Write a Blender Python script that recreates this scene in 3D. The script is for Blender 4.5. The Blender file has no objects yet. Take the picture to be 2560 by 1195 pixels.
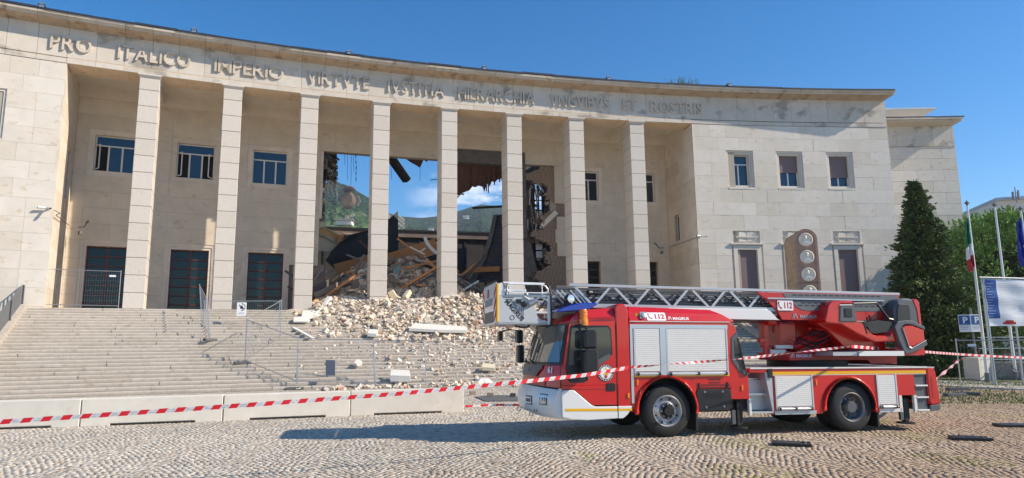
import bpy, math, random
import numpy as np
from mathutils import Vector, Matrix
rad = math.radians
rng = random.Random(11)
nr = np.random.RandomState(5)
scene = bpy.context.scene
COL = scene.collection

# ---------------------------------------------------------------- camera
F_PX, PITCH, ROLL, CAMZ = 1710.37, 0.157164, -0.0114174, 1.69
f_ = Vector((0, math.cos(PITCH), math.sin(PITCH)))
u_ = Vector((0, -math.sin(PITCH), math.cos(PITCH)))
x_ = Vector((1, 0, 0))
RX = math.cos(ROLL) * x_ + math.sin(ROLL) * u_
UX = -math.sin(ROLL) * x_ + math.cos(ROLL) * u_
CAM = Vector((0, 0, CAMZ))
cd = bpy.data.cameras.new("camera")
cam = bpy.data.objects.new("camera", cd)
COL.objects.link(cam)
cd.sensor_width = 36.0
cd.lens = F_PX / 2560 * 36
cd.clip_start = 0.1
cd.clip_end = 6000
m = Matrix.Identity(4)
for i in range(3):
    m[i][0] = RX[i]; m[i][1] = UX[i]; m[i][2] = -f_[i]; m[i][3] = CAM[i]
cam.matrix_world = m
scene.camera = cam
scene.view_settings.view_transform = 'Standard'
scene.view_settings.look = 'None'
scene.view_settings.gamma = 1
scene.view_settings.use_curve_mapping = False
scene.view_settings.exposure = 0.48
scene.cycles.max_bounces = 8
scene.cycles.diffuse_bounces = 6
scene.cycles.transparent_max_bounces = 24

# ---------------------------------------------------------------- sky and sun
EL, AZ = 34.0, 9.6          # elevation; azimuth from +X towards -Y
w = bpy.data.worlds.new("World")
scene.world = w
w.use_nodes = True
wn, wl = w.node_tree.nodes, w.node_tree.links
sky = wn.new('ShaderNodeTexSky')
sky.sky_type = 'NISHITA'
sky.sun_disc = False
sky.sun_elevation = rad(EL)
sky.sun_rotation = rad(90 + AZ)
sky.altitude = 300
sky.air_density = 1.0
sky.dust_density = 0.15
sky.ozone_density = 4.0
bg = wn['Background']
bg.inputs[1].default_value = 0.132
# small fair-weather clouds low over the mountains to the north
tc = wn.new('ShaderNodeTexCoord')
mp = wn.new('ShaderNodeMapping'); mp.inputs['Scale'].default_value = (6, 6, 17)
nz = wn.new('ShaderNodeTexNoise'); nz.inputs['Scale'].default_value = 1.7; nz.inputs['Detail'].default_value = 7; nz.inputs['Roughness'].default_value = 0.6
cr = wn.new('ShaderNodeValToRGB'); cr.color_ramp.elements[0].position = 0.47; cr.color_ramp.elements[1].position = 0.64
sx = wn.new('ShaderNodeSeparateXYZ')
mr = wn.new('ShaderNodeMapRange'); mr.inputs[1].default_value = 0.31; mr.inputs[2].default_value = 0.22
mr2 = wn.new('ShaderNodeMapRange'); mr2.inputs[1].default_value = -0.16; mr2.inputs[2].default_value = -0.04
mr3 = wn.new('ShaderNodeMapRange'); mr3.inputs[1].default_value = 0.16; mr3.inputs[2].default_value = 0.04
mu3 = wn.new('ShaderNodeMath'); mu3.operation = 'MULTIPLY'
mu = wn.new('ShaderNodeMath'); mu.operation = 'MULTIPLY'
mu2 = wn.new('ShaderNodeMath'); mu2.operation = 'MULTIPLY'
mx = wn.new('ShaderNodeMix'); mx.data_type = 'RGBA'
mx.inputs[7].default_value = (6.5, 7.0, 7.8, 1)
wl.new(tc.outputs['Generated'], mp.inputs[0]); wl.new(mp.outputs[0], nz.inputs['Vector'])
wl.new(nz.outputs['Fac'], cr.inputs[0]); wl.new(tc.outputs['Generated'], sx.inputs[0])
wl.new(sx.outputs['Z'], mr.inputs[0]); wl.new(sx.outputs['X'], mr2.inputs[0])
wl.new(cr.outputs[0], mu.inputs[0]); wl.new(mr.outputs[0], mu.inputs[1])
wl.new(sx.outputs['X'], mr3.inputs[0]); wl.new(mr2.outputs[0], mu3.inputs[0]); wl.new(mr3.outputs[0], mu3.inputs[1])
wl.new(mu.outputs[0], mu2.inputs[0]); wl.new(mu3.outputs[0], mu2.inputs[1])
wl.new(mu2.outputs[0], mx.inputs[0]); hs = wn.new('ShaderNodeHueSaturation'); hs.inputs['Saturation'].default_value = 1.34; hs.inputs['Value'].default_value = .93
wl.new(sky.outputs[0], hs.inputs['Color']); wl.new(hs.outputs[0], mx.inputs[6]); wl.new(mx.outputs[2], bg.inputs[0])
sl = bpy.data.lights.new("sun", 'SUN')
sl.energy = 4.7
sl.angle = rad(0.53)
sl.color = (1.0, 0.89, 0.735)
sun = bpy.data.objects.new("sun", sl)
COL.objects.link(sun)
SUND = Vector((math.cos(rad(EL)) * math.cos(rad(AZ)), -math.cos(rad(EL)) * math.sin(rad(AZ)), math.sin(rad(EL))))
sun.rotation_euler = SUND.to_track_quat('Z', 'Y').to_euler()
sun.location = SUND * 200

# ---------------------------------------------------------------- helpers
def ray(px, py):
    return f_ + RX * ((px - 1280) / F_PX) + UX * ((597.5 - py) / F_PX)
# the facade follows a circle: s = length along it, o = depth behind its face
CC = Vector((31.13554, -78.14065)); RR = 125.17333
def AP(s, o, z):
    th = s / RR; r = RR + o
    return Vector((CC[0] + r * math.sin(th), CC[1] + r * math.cos(th), z))
def arcpt(px, py, o):
    d = ray(px, py); r = RR + o
    a = d[0]**2 + d[1]**2; b = -CC[0] * d[0] - CC[1] * d[1]; c = CC[0]**2 + CC[1]**2 - r * r
    t = (-b + math.sqrt(b * b - a * c)) / a
    return CAM + d * t
def so(p):
    return math.atan2(p[0] - CC[0], p[1] - CC[1]) * RR, math.hypot(p[0] - CC[0], p[1] - CC[1]) - RR
def aty(px, py, Y):
    d = ray(px, py); return CAM + d * (Y / d[1])
def zg(x, y=0):
    return 0.035 - 0.0107 * min(max(0.0, x - 2.8), 20)
def gpt(px, py):
    z = 0.03; d = ray(px, py)
    for _ in range(20):
        p = CAM + d * ((z - CAMZ) / d[2]); z = zg(p[0])
    return p
LAND, TREAD, RISER, S0 = 3.93, 0.41, 0.15, 0.1
def zst(o):
    if o > -S0: return LAND
    return max(0.035, LAND - RISER * math.ceil((-o - S0) / TREAD - 1e-6))
def stairpt(px, py):
    d = ray(px, py); t = 14.0
    while t < 60:
        p = CAM + d * t; s, o = so(p)
        z = LAND if o > -S0 else max(0.035, LAND + (o + S0) * RISER / TREAD)
        if p[2] <= z: return Vector((p[0], p[1], zst(o)))
        t += 0.02
    return p

ORG = {}
def tag(o, label=None, cat=None, group=None, kind=None):
    if label: o['label'] = label
    if cat: o['category'] = cat
    if group: o['group'] = group
    if kind: o['kind'] = kind
    return o
def thing(name, label, cat, loc=(0, 0, 0), group=None, mat=None):
    o = bpy.data.objects.new(name, None); COL.objects.link(o)
    o.empty_display_size = 0.3
    if mat is not None:
        o.matrix_world = mat; ORG[o.name] = Vector((0, 0, 0))
    else:
        o.location = loc; ORG[o.name] = Vector(loc)
    return tag(o, label, cat, group)

class MB:
    def __init__(s): s.v = []; s.f = []; s.m = []
    def poly(s, pts, m=0):
        b = len(s.v); s.v += [tuple(p) for p in pts]; s.f.append(tuple(range(b, b + len(pts)))); s.m.append(m)
    def hex(s, p, m=0):
        # p: bottom ring 0-3, top ring 4-7
        b = len(s.v); s.v += [tuple(q) for q in p]
        for q in ((3, 2, 1, 0), (4, 5, 6, 7), (0, 1, 5, 4), (1, 2, 6, 5), (2, 3, 7, 6), (3, 0, 4, 7)):
            s.f.append(tuple(b + i for i in q)); s.m.append(m)
    def box(s, x0, x1, y0, y1, z0, z1, m=0, fn=None):
        p = [(x0, y0, z0), (x1, y0, z0), (x1, y1, z0), (x0, y1, z0), (x0, y0, z1), (x1, y0, z1), (x1, y1, z1), (x0, y1, z1)]
        if fn: p = [fn(*q) for q in p]
        s.hex(p, m)
    def ab(s, s0, s1, o0, o1, z0, z1, m=0, n=1):
        for i in range(n):
            a = s0 + (s1 - s0) * i / n; b = s0 + (s1 - s0) * (i + 1) / n
            s.hex([AP(a, o0, z0), AP(b, o0, z0), AP(b, o1, z0), AP(a, o1, z0), AP(a, o0, z1), AP(b, o0, z1), AP(b, o1, z1), AP(a, o1, z1)], m)
    def obox(s, c, sx, sy, sz, rot=None, m=0):
        c = Vector(c); M_ = rot.to_3x3() if rot is not None else Matrix.Identity(3)
        s.hex([c + M_ @ Vector((a * sx / 2, b * sy / 2, d * sz / 2)) for d in (-1, 1) for a, b in ((-1, -1), (1, -1), (1, 1), (-1, 1))], m)
    def bar(s, p, q, w, h, m=0, up=None):
        p = Vector(p); q = Vector(q); d = (q - p).normalized()
        up = Vector(up) if up is not None else Vector((0, 0, 1))
        if abs(d.dot(up)) > 0.98: up = Vector((1, 0, 0))
        a = d.cross(up).normalized() * (w / 2); b = a.cross(d).normalized() * (h / 2)
        s.hex([p - a - b, p + a - b, p + a + b, p - a + b, q - a - b, q + a - b, q + a + b, q - a + b], m)
    def cyl(s, p, q, r0, r1=None, n=10, m=0, caps=True):
        p = Vector(p); q = Vector(q); r1 = r0 if r1 is None else r1
        d = (q - p).normalized(); up = Vector((0, 0, 1)) if abs(d[2]) < 0.9 else Vector((1, 0, 0))
        a = d.cross(up).normalized(); c = a.cross(d)
        b = len(s.v)
        for (o, r) in ((p, r0), (q, r1)):
            for i in range(n):
                t = 2 * math.pi * i / n; s.v.append(tuple(o + (a * math.cos(t) + c * math.sin(t)) * r))
        for i in range(n):
            j = (i + 1) % n; s.f.append((b + i, b + j, b + n + j, b + n + i)); s.m.append(m)
        if caps:
            s.f.append(tuple(b + i for i in range(n))[::-1]); s.m.append(m)
            s.f.append(tuple(b + n + i for i in range(n))); s.m.append(m)
    def tube(s, pts, r, n=6, m=0):
        pts = [Vector(p) for p in pts]
        for i in range(len(pts) - 1): s.cyl(pts[i], pts[i + 1], r, r, n, m)
    def prism(s, outline, fn, d0, d1, m=0, mside=None):
        # outline of 2D points; fn(a,b,d) -> 3D
        n = len(outline); b = len(s.v)
        for d in (d0, d1):
            for a, c in outline: s.v.append(tuple(fn(a, c, d)))
        s.f.append(tuple(b + i for i in range(n))); s.m.append(m)
        s.f.append(tuple(b + n + i for i in range(n))[::-1]); s.m.append(m)
        for i in range(n):
            j = (i + 1) % n; s.f.append((b + j, b + i, b + n + i, b + n + j)); s.m.append(m if mside is None else mside)
    def lathe(s, prof, c, axis, n=32, m=0, a0=0, a1=2 * math.pi):
        # prof: (radius, along) pairs
        c = Vector(c); d = Vector(axis).normalized(); up = Vector((0, 0, 1)) if abs(d[2]) < 0.9 else Vector((1, 0, 0))
        a = d.cross(up).normalized(); e = a.cross(d); b = len(s.v); k = len(prof)
        for i in range(n + 1):
            t = a0 + (a1 - a0) * i / n
            for r, z in prof: s.v.append(tuple(c + d * z + (a * math.cos(t) + e * math.sin(t)) * r))
        for i in range(n):
            for j in range(k - 1):
                s.f.append((b + i * k + j, b + (i + 1) * k + j, b + (i + 1) * k + j + 1, b + i * k + j + 1)); s.m.append(m)
    def build(s, name, mat, parent=None, smooth=False, org=None, bevel=0, fixn=True, sharp=None):
        me = bpy.data.meshes.new(name)
        if org is None: org = ORG.get(parent.name, Vector((0, 0, 0))) if parent is not None else Vector((0, 0, 0))
        vs = [(p[0] - org[0], p[1] - org[1], p[2] - org[2]) for p in s.v]
        me.from_pydata(vs, [], s.f)
        for mm in (mat if isinstance(mat, (list, tuple)) else [mat]): me.materials.append(mm)
        if any(s.m): me.polygons.foreach_set('material_index', s.m)
        if fixn:
            import bmesh
            bm = bmesh.new(); bm.from_mesh(me)
            if smooth or bevel: bmesh.ops.remove_doubles(bm, verts=bm.verts, dist=1e-5)
            bmesh.ops.recalc_face_normals(bm, faces=bm.faces)
            if bevel:
                es = [e for e in bm.edges if len(e.link_faces) == 2 and e.calc_face_angle(0) > 0.5]
                bmesh.ops.bevel(bm, geom=es, offset=bevel, segments=1, affect='EDGES', profile=0.5)
            if smooth:
                for fc in bm.faces: fc.smooth = True
                sh = rad(sharp or 35)
                for e in bm.edges:
                    if len(e.link_faces) == 2 and e.calc_face_angle(0) > sh: e.smooth = False
            bm.to_mesh(me); bm.free()
        o = bpy.data.objects.new(name, me); COL.objects.link(o)
        if parent is not None:
            o.parent = parent; ORG[o.name] = org
        else:
            o.location = org; ORG[o.name] = org
        return o
def inst(name, me, parent, mat4=None, loc=None):
    o = bpy.data.objects.new(name, me); COL.objects.link(o)
    if parent is not None: o.parent = parent
    if mat4 is not None: o.matrix_local = mat4
    elif loc is not None: o.location = loc
    return o
def copy_tree(o, parent=None):
    c = o.copy(); COL.objects.link(c)
    if parent is not None: c.parent = parent; c.matrix_parent_inverse = o.matrix_parent_inverse.copy()
    ORG[c.name] = ORG.get(o.name, Vector((0, 0, 0)))
    for ch in list(KIDS.get(o.name, ())): copy_tree(ch, c)
    return c
KIDS = {}
def kids_index():
    KIDS.clear()
    for o in bpy.data.objects:
        if o.parent: KIDS.setdefault(o.parent.name, []).append(o)

# ---------------------------------------------------------------- materials
def mat(name, col, rough=0.7, metal=0.0, var=0.0, vscale=3.0, col2=None, objvar=0.0, bump=0.0, bscale=40.0,
        coat=0.0, spec=0.5, stain=None, attr=None, detail=5, emit=None, trans=0.0, alpha=1.0, pits=0.0, stretch=None, world=False):
    M_ = bpy.data.materials.new(name); M_.use_nodes = True
    n, l = M_.node_tree.nodes, M_.node_tree.links
    b = n['Principled BSDF']
    b.inputs['Roughness'].default_value = rough; b.inputs['Metallic'].default_value = metal
    b.inputs['Coat Weight'].default_value = coat; b.inputs['Coat Roughness'].default_value = 0.04
    b.inputs['Specular IOR Level'].default_value = spec
    c = (*col, 1); b.inputs['Base Color'].default_value = c
    b.inputs['Transmission Weight'].default_value = trans; b.inputs['Alpha'].default_value = alpha
    if emit: b.inputs['Emission Color'].default_value = (*emit[0], 1); b.inputs['Emission Strength'].default_value = emit[1]
    src = None
    def coord():
        if world: return n.new('ShaderNodeNewGeometry').outputs['Position']
        return n.new('ShaderNodeTexCoord').outputs['Object']
    co = coord()
    if stretch:
        q = n.new('ShaderNodeMapping'); q.inputs['Scale'].default_value = stretch; l.new(co, q.inputs[0]); cs = q.outputs[0]
    else: cs = co
    if objvar:   # shift texture per object so that copies differ
        oi = n.new('ShaderNodeObjectInfo'); sc = n.new('ShaderNodeVectorMath'); sc.operation = 'SCALE'
        cmb = n.new('ShaderNodeCombineXYZ'); l.new(oi.outputs['Random'], cmb.inputs[0]); l.new(oi.outputs['Random'], cmb.inputs[1])
        l.new(cmb.outputs[0], sc.inputs[0]); sc.inputs['Scale'].default_value = 37.0
        ad = n.new('ShaderNodeVectorMath'); l.new(cs, ad.inputs[0]); l.new(sc.outputs[0], ad.inputs[1]); cs = ad.outputs[0]
    cur = None
    def mixc(fac, a, bcol, mode='MIX'):
        x = n.new('ShaderNodeMix'); x.data_type = 'RGBA'; x.blend_type = mode
        if isinstance(fac, float): x.inputs[0].default_value = fac
        else: l.new(fac, x.inputs[0])
        if isinstance(a, tuple): x.inputs[6].default_value = a
        else: l.new(a, x.inputs[6])
        if isinstance(bcol, tuple): x.inputs[7].default_value = bcol
        else: l.new(bcol, x.inputs[7])
        return x.outputs[2]
    cur = c
    if attr:
        at = n.new('ShaderNodeAttribute'); at.attribute_name = attr; cur = mixc(1.0, cur, at.outputs['Color'], 'MULTIPLY')
    if objvar:
        oi2 = n.new('ShaderNodeObjectInfo'); rp = n.new('ShaderNodeValToRGB')
        e = rp.color_ramp.elements
        e[0].position = 0; e[0].color = (1 - objvar, 1 - objvar * 1.15, 1 - objvar * 1.5, 1)
        e[1].position = 1; e[1].color = (1, 1, 1, 1)
        e3 = e.new(0.5); e3.color = (1 - objvar * .25, 1 - objvar * .4, 1 - objvar * .45, 1)
        l.new(oi2.outputs['Random'], rp.inputs[0]); cur = mixc(1.0, cur, rp.outputs[0], 'MULTIPLY')
    if var:
        no = n.new('ShaderNodeTexNoise'); no.inputs['Scale'].default_value = vscale; no.inputs['Detail'].default_value = detail; no.inputs['Roughness'].default_value = 0.62
        l.new(cs, no.inputs['Vector'])
        rp = n.new('ShaderNodeValToRGB'); e = rp.color_ramp.elements
        e[0].position = 0.32; e[1].position = 0.68
        lo = col2 if col2 else tuple(x * (1 - var) for x in (1, 1, 1))
        if col2: cr_ = rp; e[0].color = (0, 0, 0, 1); e[1].color = (1, 1, 1, 1); l.new(no.outputs['Fac'], rp.inputs[0]); cur = mixc(rp.outputs[0], cur, (*col2, 1))
        else:
            e[0].color = (*lo, 1); e[1].color = (1, 1, 1, 1); l.new(no.outputs['Fac'], rp.inputs[0]); cur = mixc(1.0, cur, rp.outputs[0], 'MULTIPLY')
    if stain:
        # stain = (scale, threshold, colour multiplier, stretch)
        q = n.new('ShaderNodeMapping'); q.inputs['Scale'].default_value = stain[3]; l.new(co, q.inputs[0])
        no = n.new('ShaderNodeTexNoise'); no.inputs['Scale'].default_value = stain[0]; no.inputs['Detail'].default_value = 6; l.new(q.outputs[0], no.inputs['Vector'])
        rp = n.new('ShaderNodeValToRGB'); e = rp.color_ramp.elements; e[0].position = stain[1]; e[0].color = (1, 1, 1, 1); e[1].position = stain[1] + 0.1; e[1].color = (*stain[2], 1)
        l.new(no.outputs['Fac'], rp.inputs[0]); cur = mixc(1.0, cur, rp.outputs[0], 'MULTIPLY')
    if pits:
        vo = n.new('ShaderNodeTexVoronoi'); vo.inputs['Scale'].default_value = 14; l.new(cs, vo.inputs['Vector'])
        rp = n.new('ShaderNodeValToRGB'); e = rp.color_ramp.elements; e[0].position = 0.05; e[0].color = (1 - pits, 1 - pits, 1 - pits, 1); e[1].position = 0.16; e[1].color = (1, 1, 1, 1)
        l.new(vo.outputs['Distance'], rp.inputs[0]); cur = mixc(1.0, cur, rp.outputs[0], 'MULTIPLY')
    if not isinstance(cur, tuple): l.new(cur, b.inputs['Base Color'])
    if bump:
        nb = n.new('ShaderNodeTexNoise'); nb.inputs['Scale'].default_value = bscale; nb.inputs['Detail'].default_value = 6; l.new(cs, nb.inputs['Vector'])
        bp = n.new('ShaderNodeBump'); bp.inputs['Strength'].default_value = bump; bp.inputs['Distance'].default_value = 0.02
        l.new(nb.outputs['Fac'], bp.inputs['Height']); l.new(bp.outputs[0], b.inputs['Normal'])
    return M_
X = {}
X['stone'] = mat('smooth_limestone', (.73, .665, .575), .75, var=.10, vscale=1.3, objvar=.12, bump=.12, bscale=30, stain=(2.2, .6, (.88, .82, .74), (1, 1, 2.2)))
X['stone2'] = mat('inner_limestone', (.80, .70, .575), .8, var=.16, vscale=1.0, objvar=.13, bump=.15, bscale=25, stain=(1.6, .62, (.84, .79, .72), (1, 1, 2)), pits=.12)
X['frieze'] = mat('weathered_frieze_stone', (.66, .59, .50), .8, var=.14, vscale=1.6, objvar=.08, bump=.15, bscale=22, stain=(.85, .56, (.6, .59, .58), (1, 1, 1.4)))
X['corn'] = mat('cornice_stone', (.64, .56, .46), .8, var=.16, vscale=2, objvar=.12, bump=.15, bscale=20, stain=(1.5, .6, (.66, .62, .56), (1, 1, 1)))
X['cornsof'] = mat('bounce_tinted_cornice_underside', (.56, .42, .29), .85, var=.25, vscale=2, stain=(1.5, .58, (.7, .62, .55), (1, 1, 1)))  # brown base puts warm bounced light into the colour, over random stains
X['col'] = mat('bush_hammered_column_stone', (.66, .595, .52), .88, var=.1, vscale=9, objvar=.07, bump=.5, bscale=24, detail=8, stain=(5, .64, (.9, .86, .8), (1, 1, 1)))
X['soffit'] = mat('travertine_soffit', (.76, .58, .39), .8, var=.15, vscale=1.4, bump=.1, stain=(2, .6, (.8, .7, .6), (1, 1, 1)))
X['plaster'] = mat('grey_coffer_plaster', (.78, .70, .57), .9, var=.1, vscale=1.2)
X['step'] = mat('step_stone', (.52, .465, .395), .8, var=.18, vscale=4, objvar=.10, bump=.25, bscale=30, stain=(3, .6, (.82, .78, .74), (1, 1, 1)))
X['stepdark'] = mat('step_bedding', (.22, .19, .17), .9)
X['joint'] = mat('wall_mortar', (.40, .35, .285), .95)
X['roof'] = mat('dark_roof_sheet', (.035, .037, .05), .5, var=.35, vscale=2, bump=.3, bscale=5)
X['glass'] = mat('window_glass', (.02, .03, .045), .03, spec=.8)
X['glassg'] = mat('green_door_glass', (.010, .022, .022), .10, spec=.4)
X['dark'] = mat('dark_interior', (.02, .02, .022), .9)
X['white'] = mat('white_window_frame', (.72, .70, .66), .5)
X['shutter'] = mat('brown_roller_shutter', (.23, .155, .15), .6, var=.12, vscale=6)
X['redwood'] = mat('dark_red_door_frame', (.10, .026, .02), .5)
X['rail'] = mat('grey_rail_metal', (.16, .165, .17), .5, metal=.3)
X['galv'] = mat('galvanised_steel', (.50, .51, .52), .38, metal=.75, var=.12, vscale=8)
X['mesh'] = mat('fence_mesh_wire', (.45, .46, .47), .45, metal=.5)
X['conc'] = mat('pale_concrete', (.74, .68, .585), .85, var=.1, vscale=2.5, bump=.2, bscale=40, stain=(3, .62, (.9, .87, .82), (1, 1, 1)))
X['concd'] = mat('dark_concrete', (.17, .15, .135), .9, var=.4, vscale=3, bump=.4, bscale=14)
X['ballast'] = mat('recycled_rubber_foot', (.13, .13, .13), .85, var=.3, vscale=8, bump=.3)
X['brick'] = mat('rough_brick', (.36, .22, .15), .9, var=.4, vscale=9, col2=(.30, .26, .2), bump=.6, bscale=20)
X['wood'] = mat('orange_glulam', (.66, .27, .08), .55, var=.25, vscale=4, stretch=(1, 1, 6), bump=.1)
X['woody'] = mat('yellow_plywood', (.85, .55, .22), .65, var=.2, vscale=3)
X['woodg'] = mat('weathered_timber', (.32, .25, .19), .85, var=.35, vscale=5, stretch=(1, 1, 5), bump=.3)
X['woodr'] = mat('brown_roof_boarding', (.13, .06, .035), .75, var=.35, vscale=5, bump=.2)
X['black'] = mat('bitumen_sheet', (.018, .019, .022), .55, var=.3, vscale=1.5, bump=.2, bscale=6)
X['corr'] = mat('corrugated_metal', (.09, .095, .10), .5, metal=.4, var=.3, vscale=3)
X['insul'] = mat('cream_insulation_board', (.70, .62, .44), .9, var=.1, vscale=5)
X['whitep'] = mat('white_plaster_slab', (.74, .71, .64), .85, var=.08, vscale=4, bump=.15)
X['rub'] = mat('rubble_stone', (.66, .60, .52), .92, attr='tint', var=.22, vscale=9, bump=.5, bscale=18)
X['heap'] = mat('rubble_fines', (.58, .50, .40), .95, var=.4, vscale=5, bump=1.0, bscale=7, detail=8)
X['red'] = mat('fire_engine_red', (.60, .008, .006), .28, coat=.6, var=.10, vscale=3.5)
X['redd'] = mat('plain_red_paint', (.50, .012, .008), .35, coat=.3)
X['tw'] = mat('truck_white_paint', (.74, .74, .72), .3, coat=.4)
X['tg'] = mat('truck_grey_plastic', (.10, .105, .11), .45)
X['tb'] = mat('black_plastic', (.015, .015, .017), .38)
X['tbm'] = mat('black_rubber', (.022, .022, .022), .75, var=.25, vscale=12, bump=.2)
X['under'] = mat('black_chassis', (.012, .012, .012), .6)
X['alu'] = mat('brushed_aluminium', (.62, .63, .64), .35, metal=.8)
X['bgrey'] = mat('basket_shaded_white', (.52, .53, .54), .4)  # grey puts the shading of the basket side into its colour
X['alud'] = mat('ladder_aluminium', (.48, .49, .50), .42, metal=.45)
X['ladd'] = mat('inner_ladder_grey', (.10, .105, .115), .45, metal=.4)
X['lgrey'] = mat('ladder_panel_grey', (.13, .14, .15), .45)
X['shutw'] = mat('silver_shutter', (.78, .76, .72), .42, metal=.0, var=.04, vscale=5)
X['yel'] = mat('yellow_reflective_band', (.78, .42, .01), .4)
X['orange'] = mat('amber_lens', (.85, .22, .01), .2, coat=.5)
X['blue'] = mat('blue_beacon_lens', (.005, .03, .35), .15, coat=.6)
X['rimw'] = mat('polished_rim', (.55, .55, .56), .34, metal=.7)
X['rimd'] = mat('grey_rim', (.28, .28, .29), .4, metal=.6)
X['lamp'] = mat('headlamp_glass', (.55, .58, .60), .08, metal=.5)
X['ink'] = mat('black_print', (.02, .02, .02), .5)
X['inkr'] = mat('red_print', (.5, .02, .02), .5)
X['inkw'] = mat('white_print', (.8, .8, .8), .5)
X['inkg'] = mat('grey_print', (.35, .36, .38), .5)
X['inkb'] = mat('blue_print', (.02, .09, .32), .5)
X['inkp'] = mat('parking_blue', (.025, .10, .30), .5)
X['tapew'] = mat('white_tape_film', (.62, .61, .61), .35)
X['taper'] = mat('red_tape_film', (.60, .01, .02), .35)
X['cyan'] = mat('dark_tempered_glass', (.02, .03, .035), .05, spec=.9)

def text_mesh(txt, size, ext=0.01, off=0.0):
    cu = bpy.data.curves.new('t', 'FONT'); cu.body = txt; cu.size = size; cu.extrude = ext; cu.offset = off
    cu.resolution_u = 3
    o = bpy.data.objects.new('t', cu)
    me = bpy.data.meshes.new_from_object(o)
    bpy.data.objects.remove(o); bpy.data.curves.remove(cu)
    return me
# ================================================================ SETTING: ground, pavement, steps
COURT = thing('courthouse', 'huge curved pale stone building with tall square columns and a collapsed middle', 'courthouse', AP(-37.6, 0, 0))

# ground sheet (reaches the horizon)
def ground():
    b = MB()
    xs = [-3000, -600, -120, -60, -30, 2.8, 22.8, 60, 120, 600, 3000]; ys = [-3000, -300, -60, 0, 24, 60, 120, 400, 3000]
    for i in range(len(xs) - 1):
        for j in range(len(ys) - 1):
            b.poly([(x, y, zg(x) - 0.0135) for x, y in ((xs[i], ys[j]), (xs[i+1], ys[j]), (xs[i+1], ys[j+1]), (xs[i], ys[j+1]))])
    mg = mat('paved_ground', (.40, .36, .30), .92, var=.25, vscale=.5, col2=None, bump=.3, bscale=9, detail=8)
    return tag(b.build('ground', mg), kind='structure')
GROUND = ground()

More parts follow.
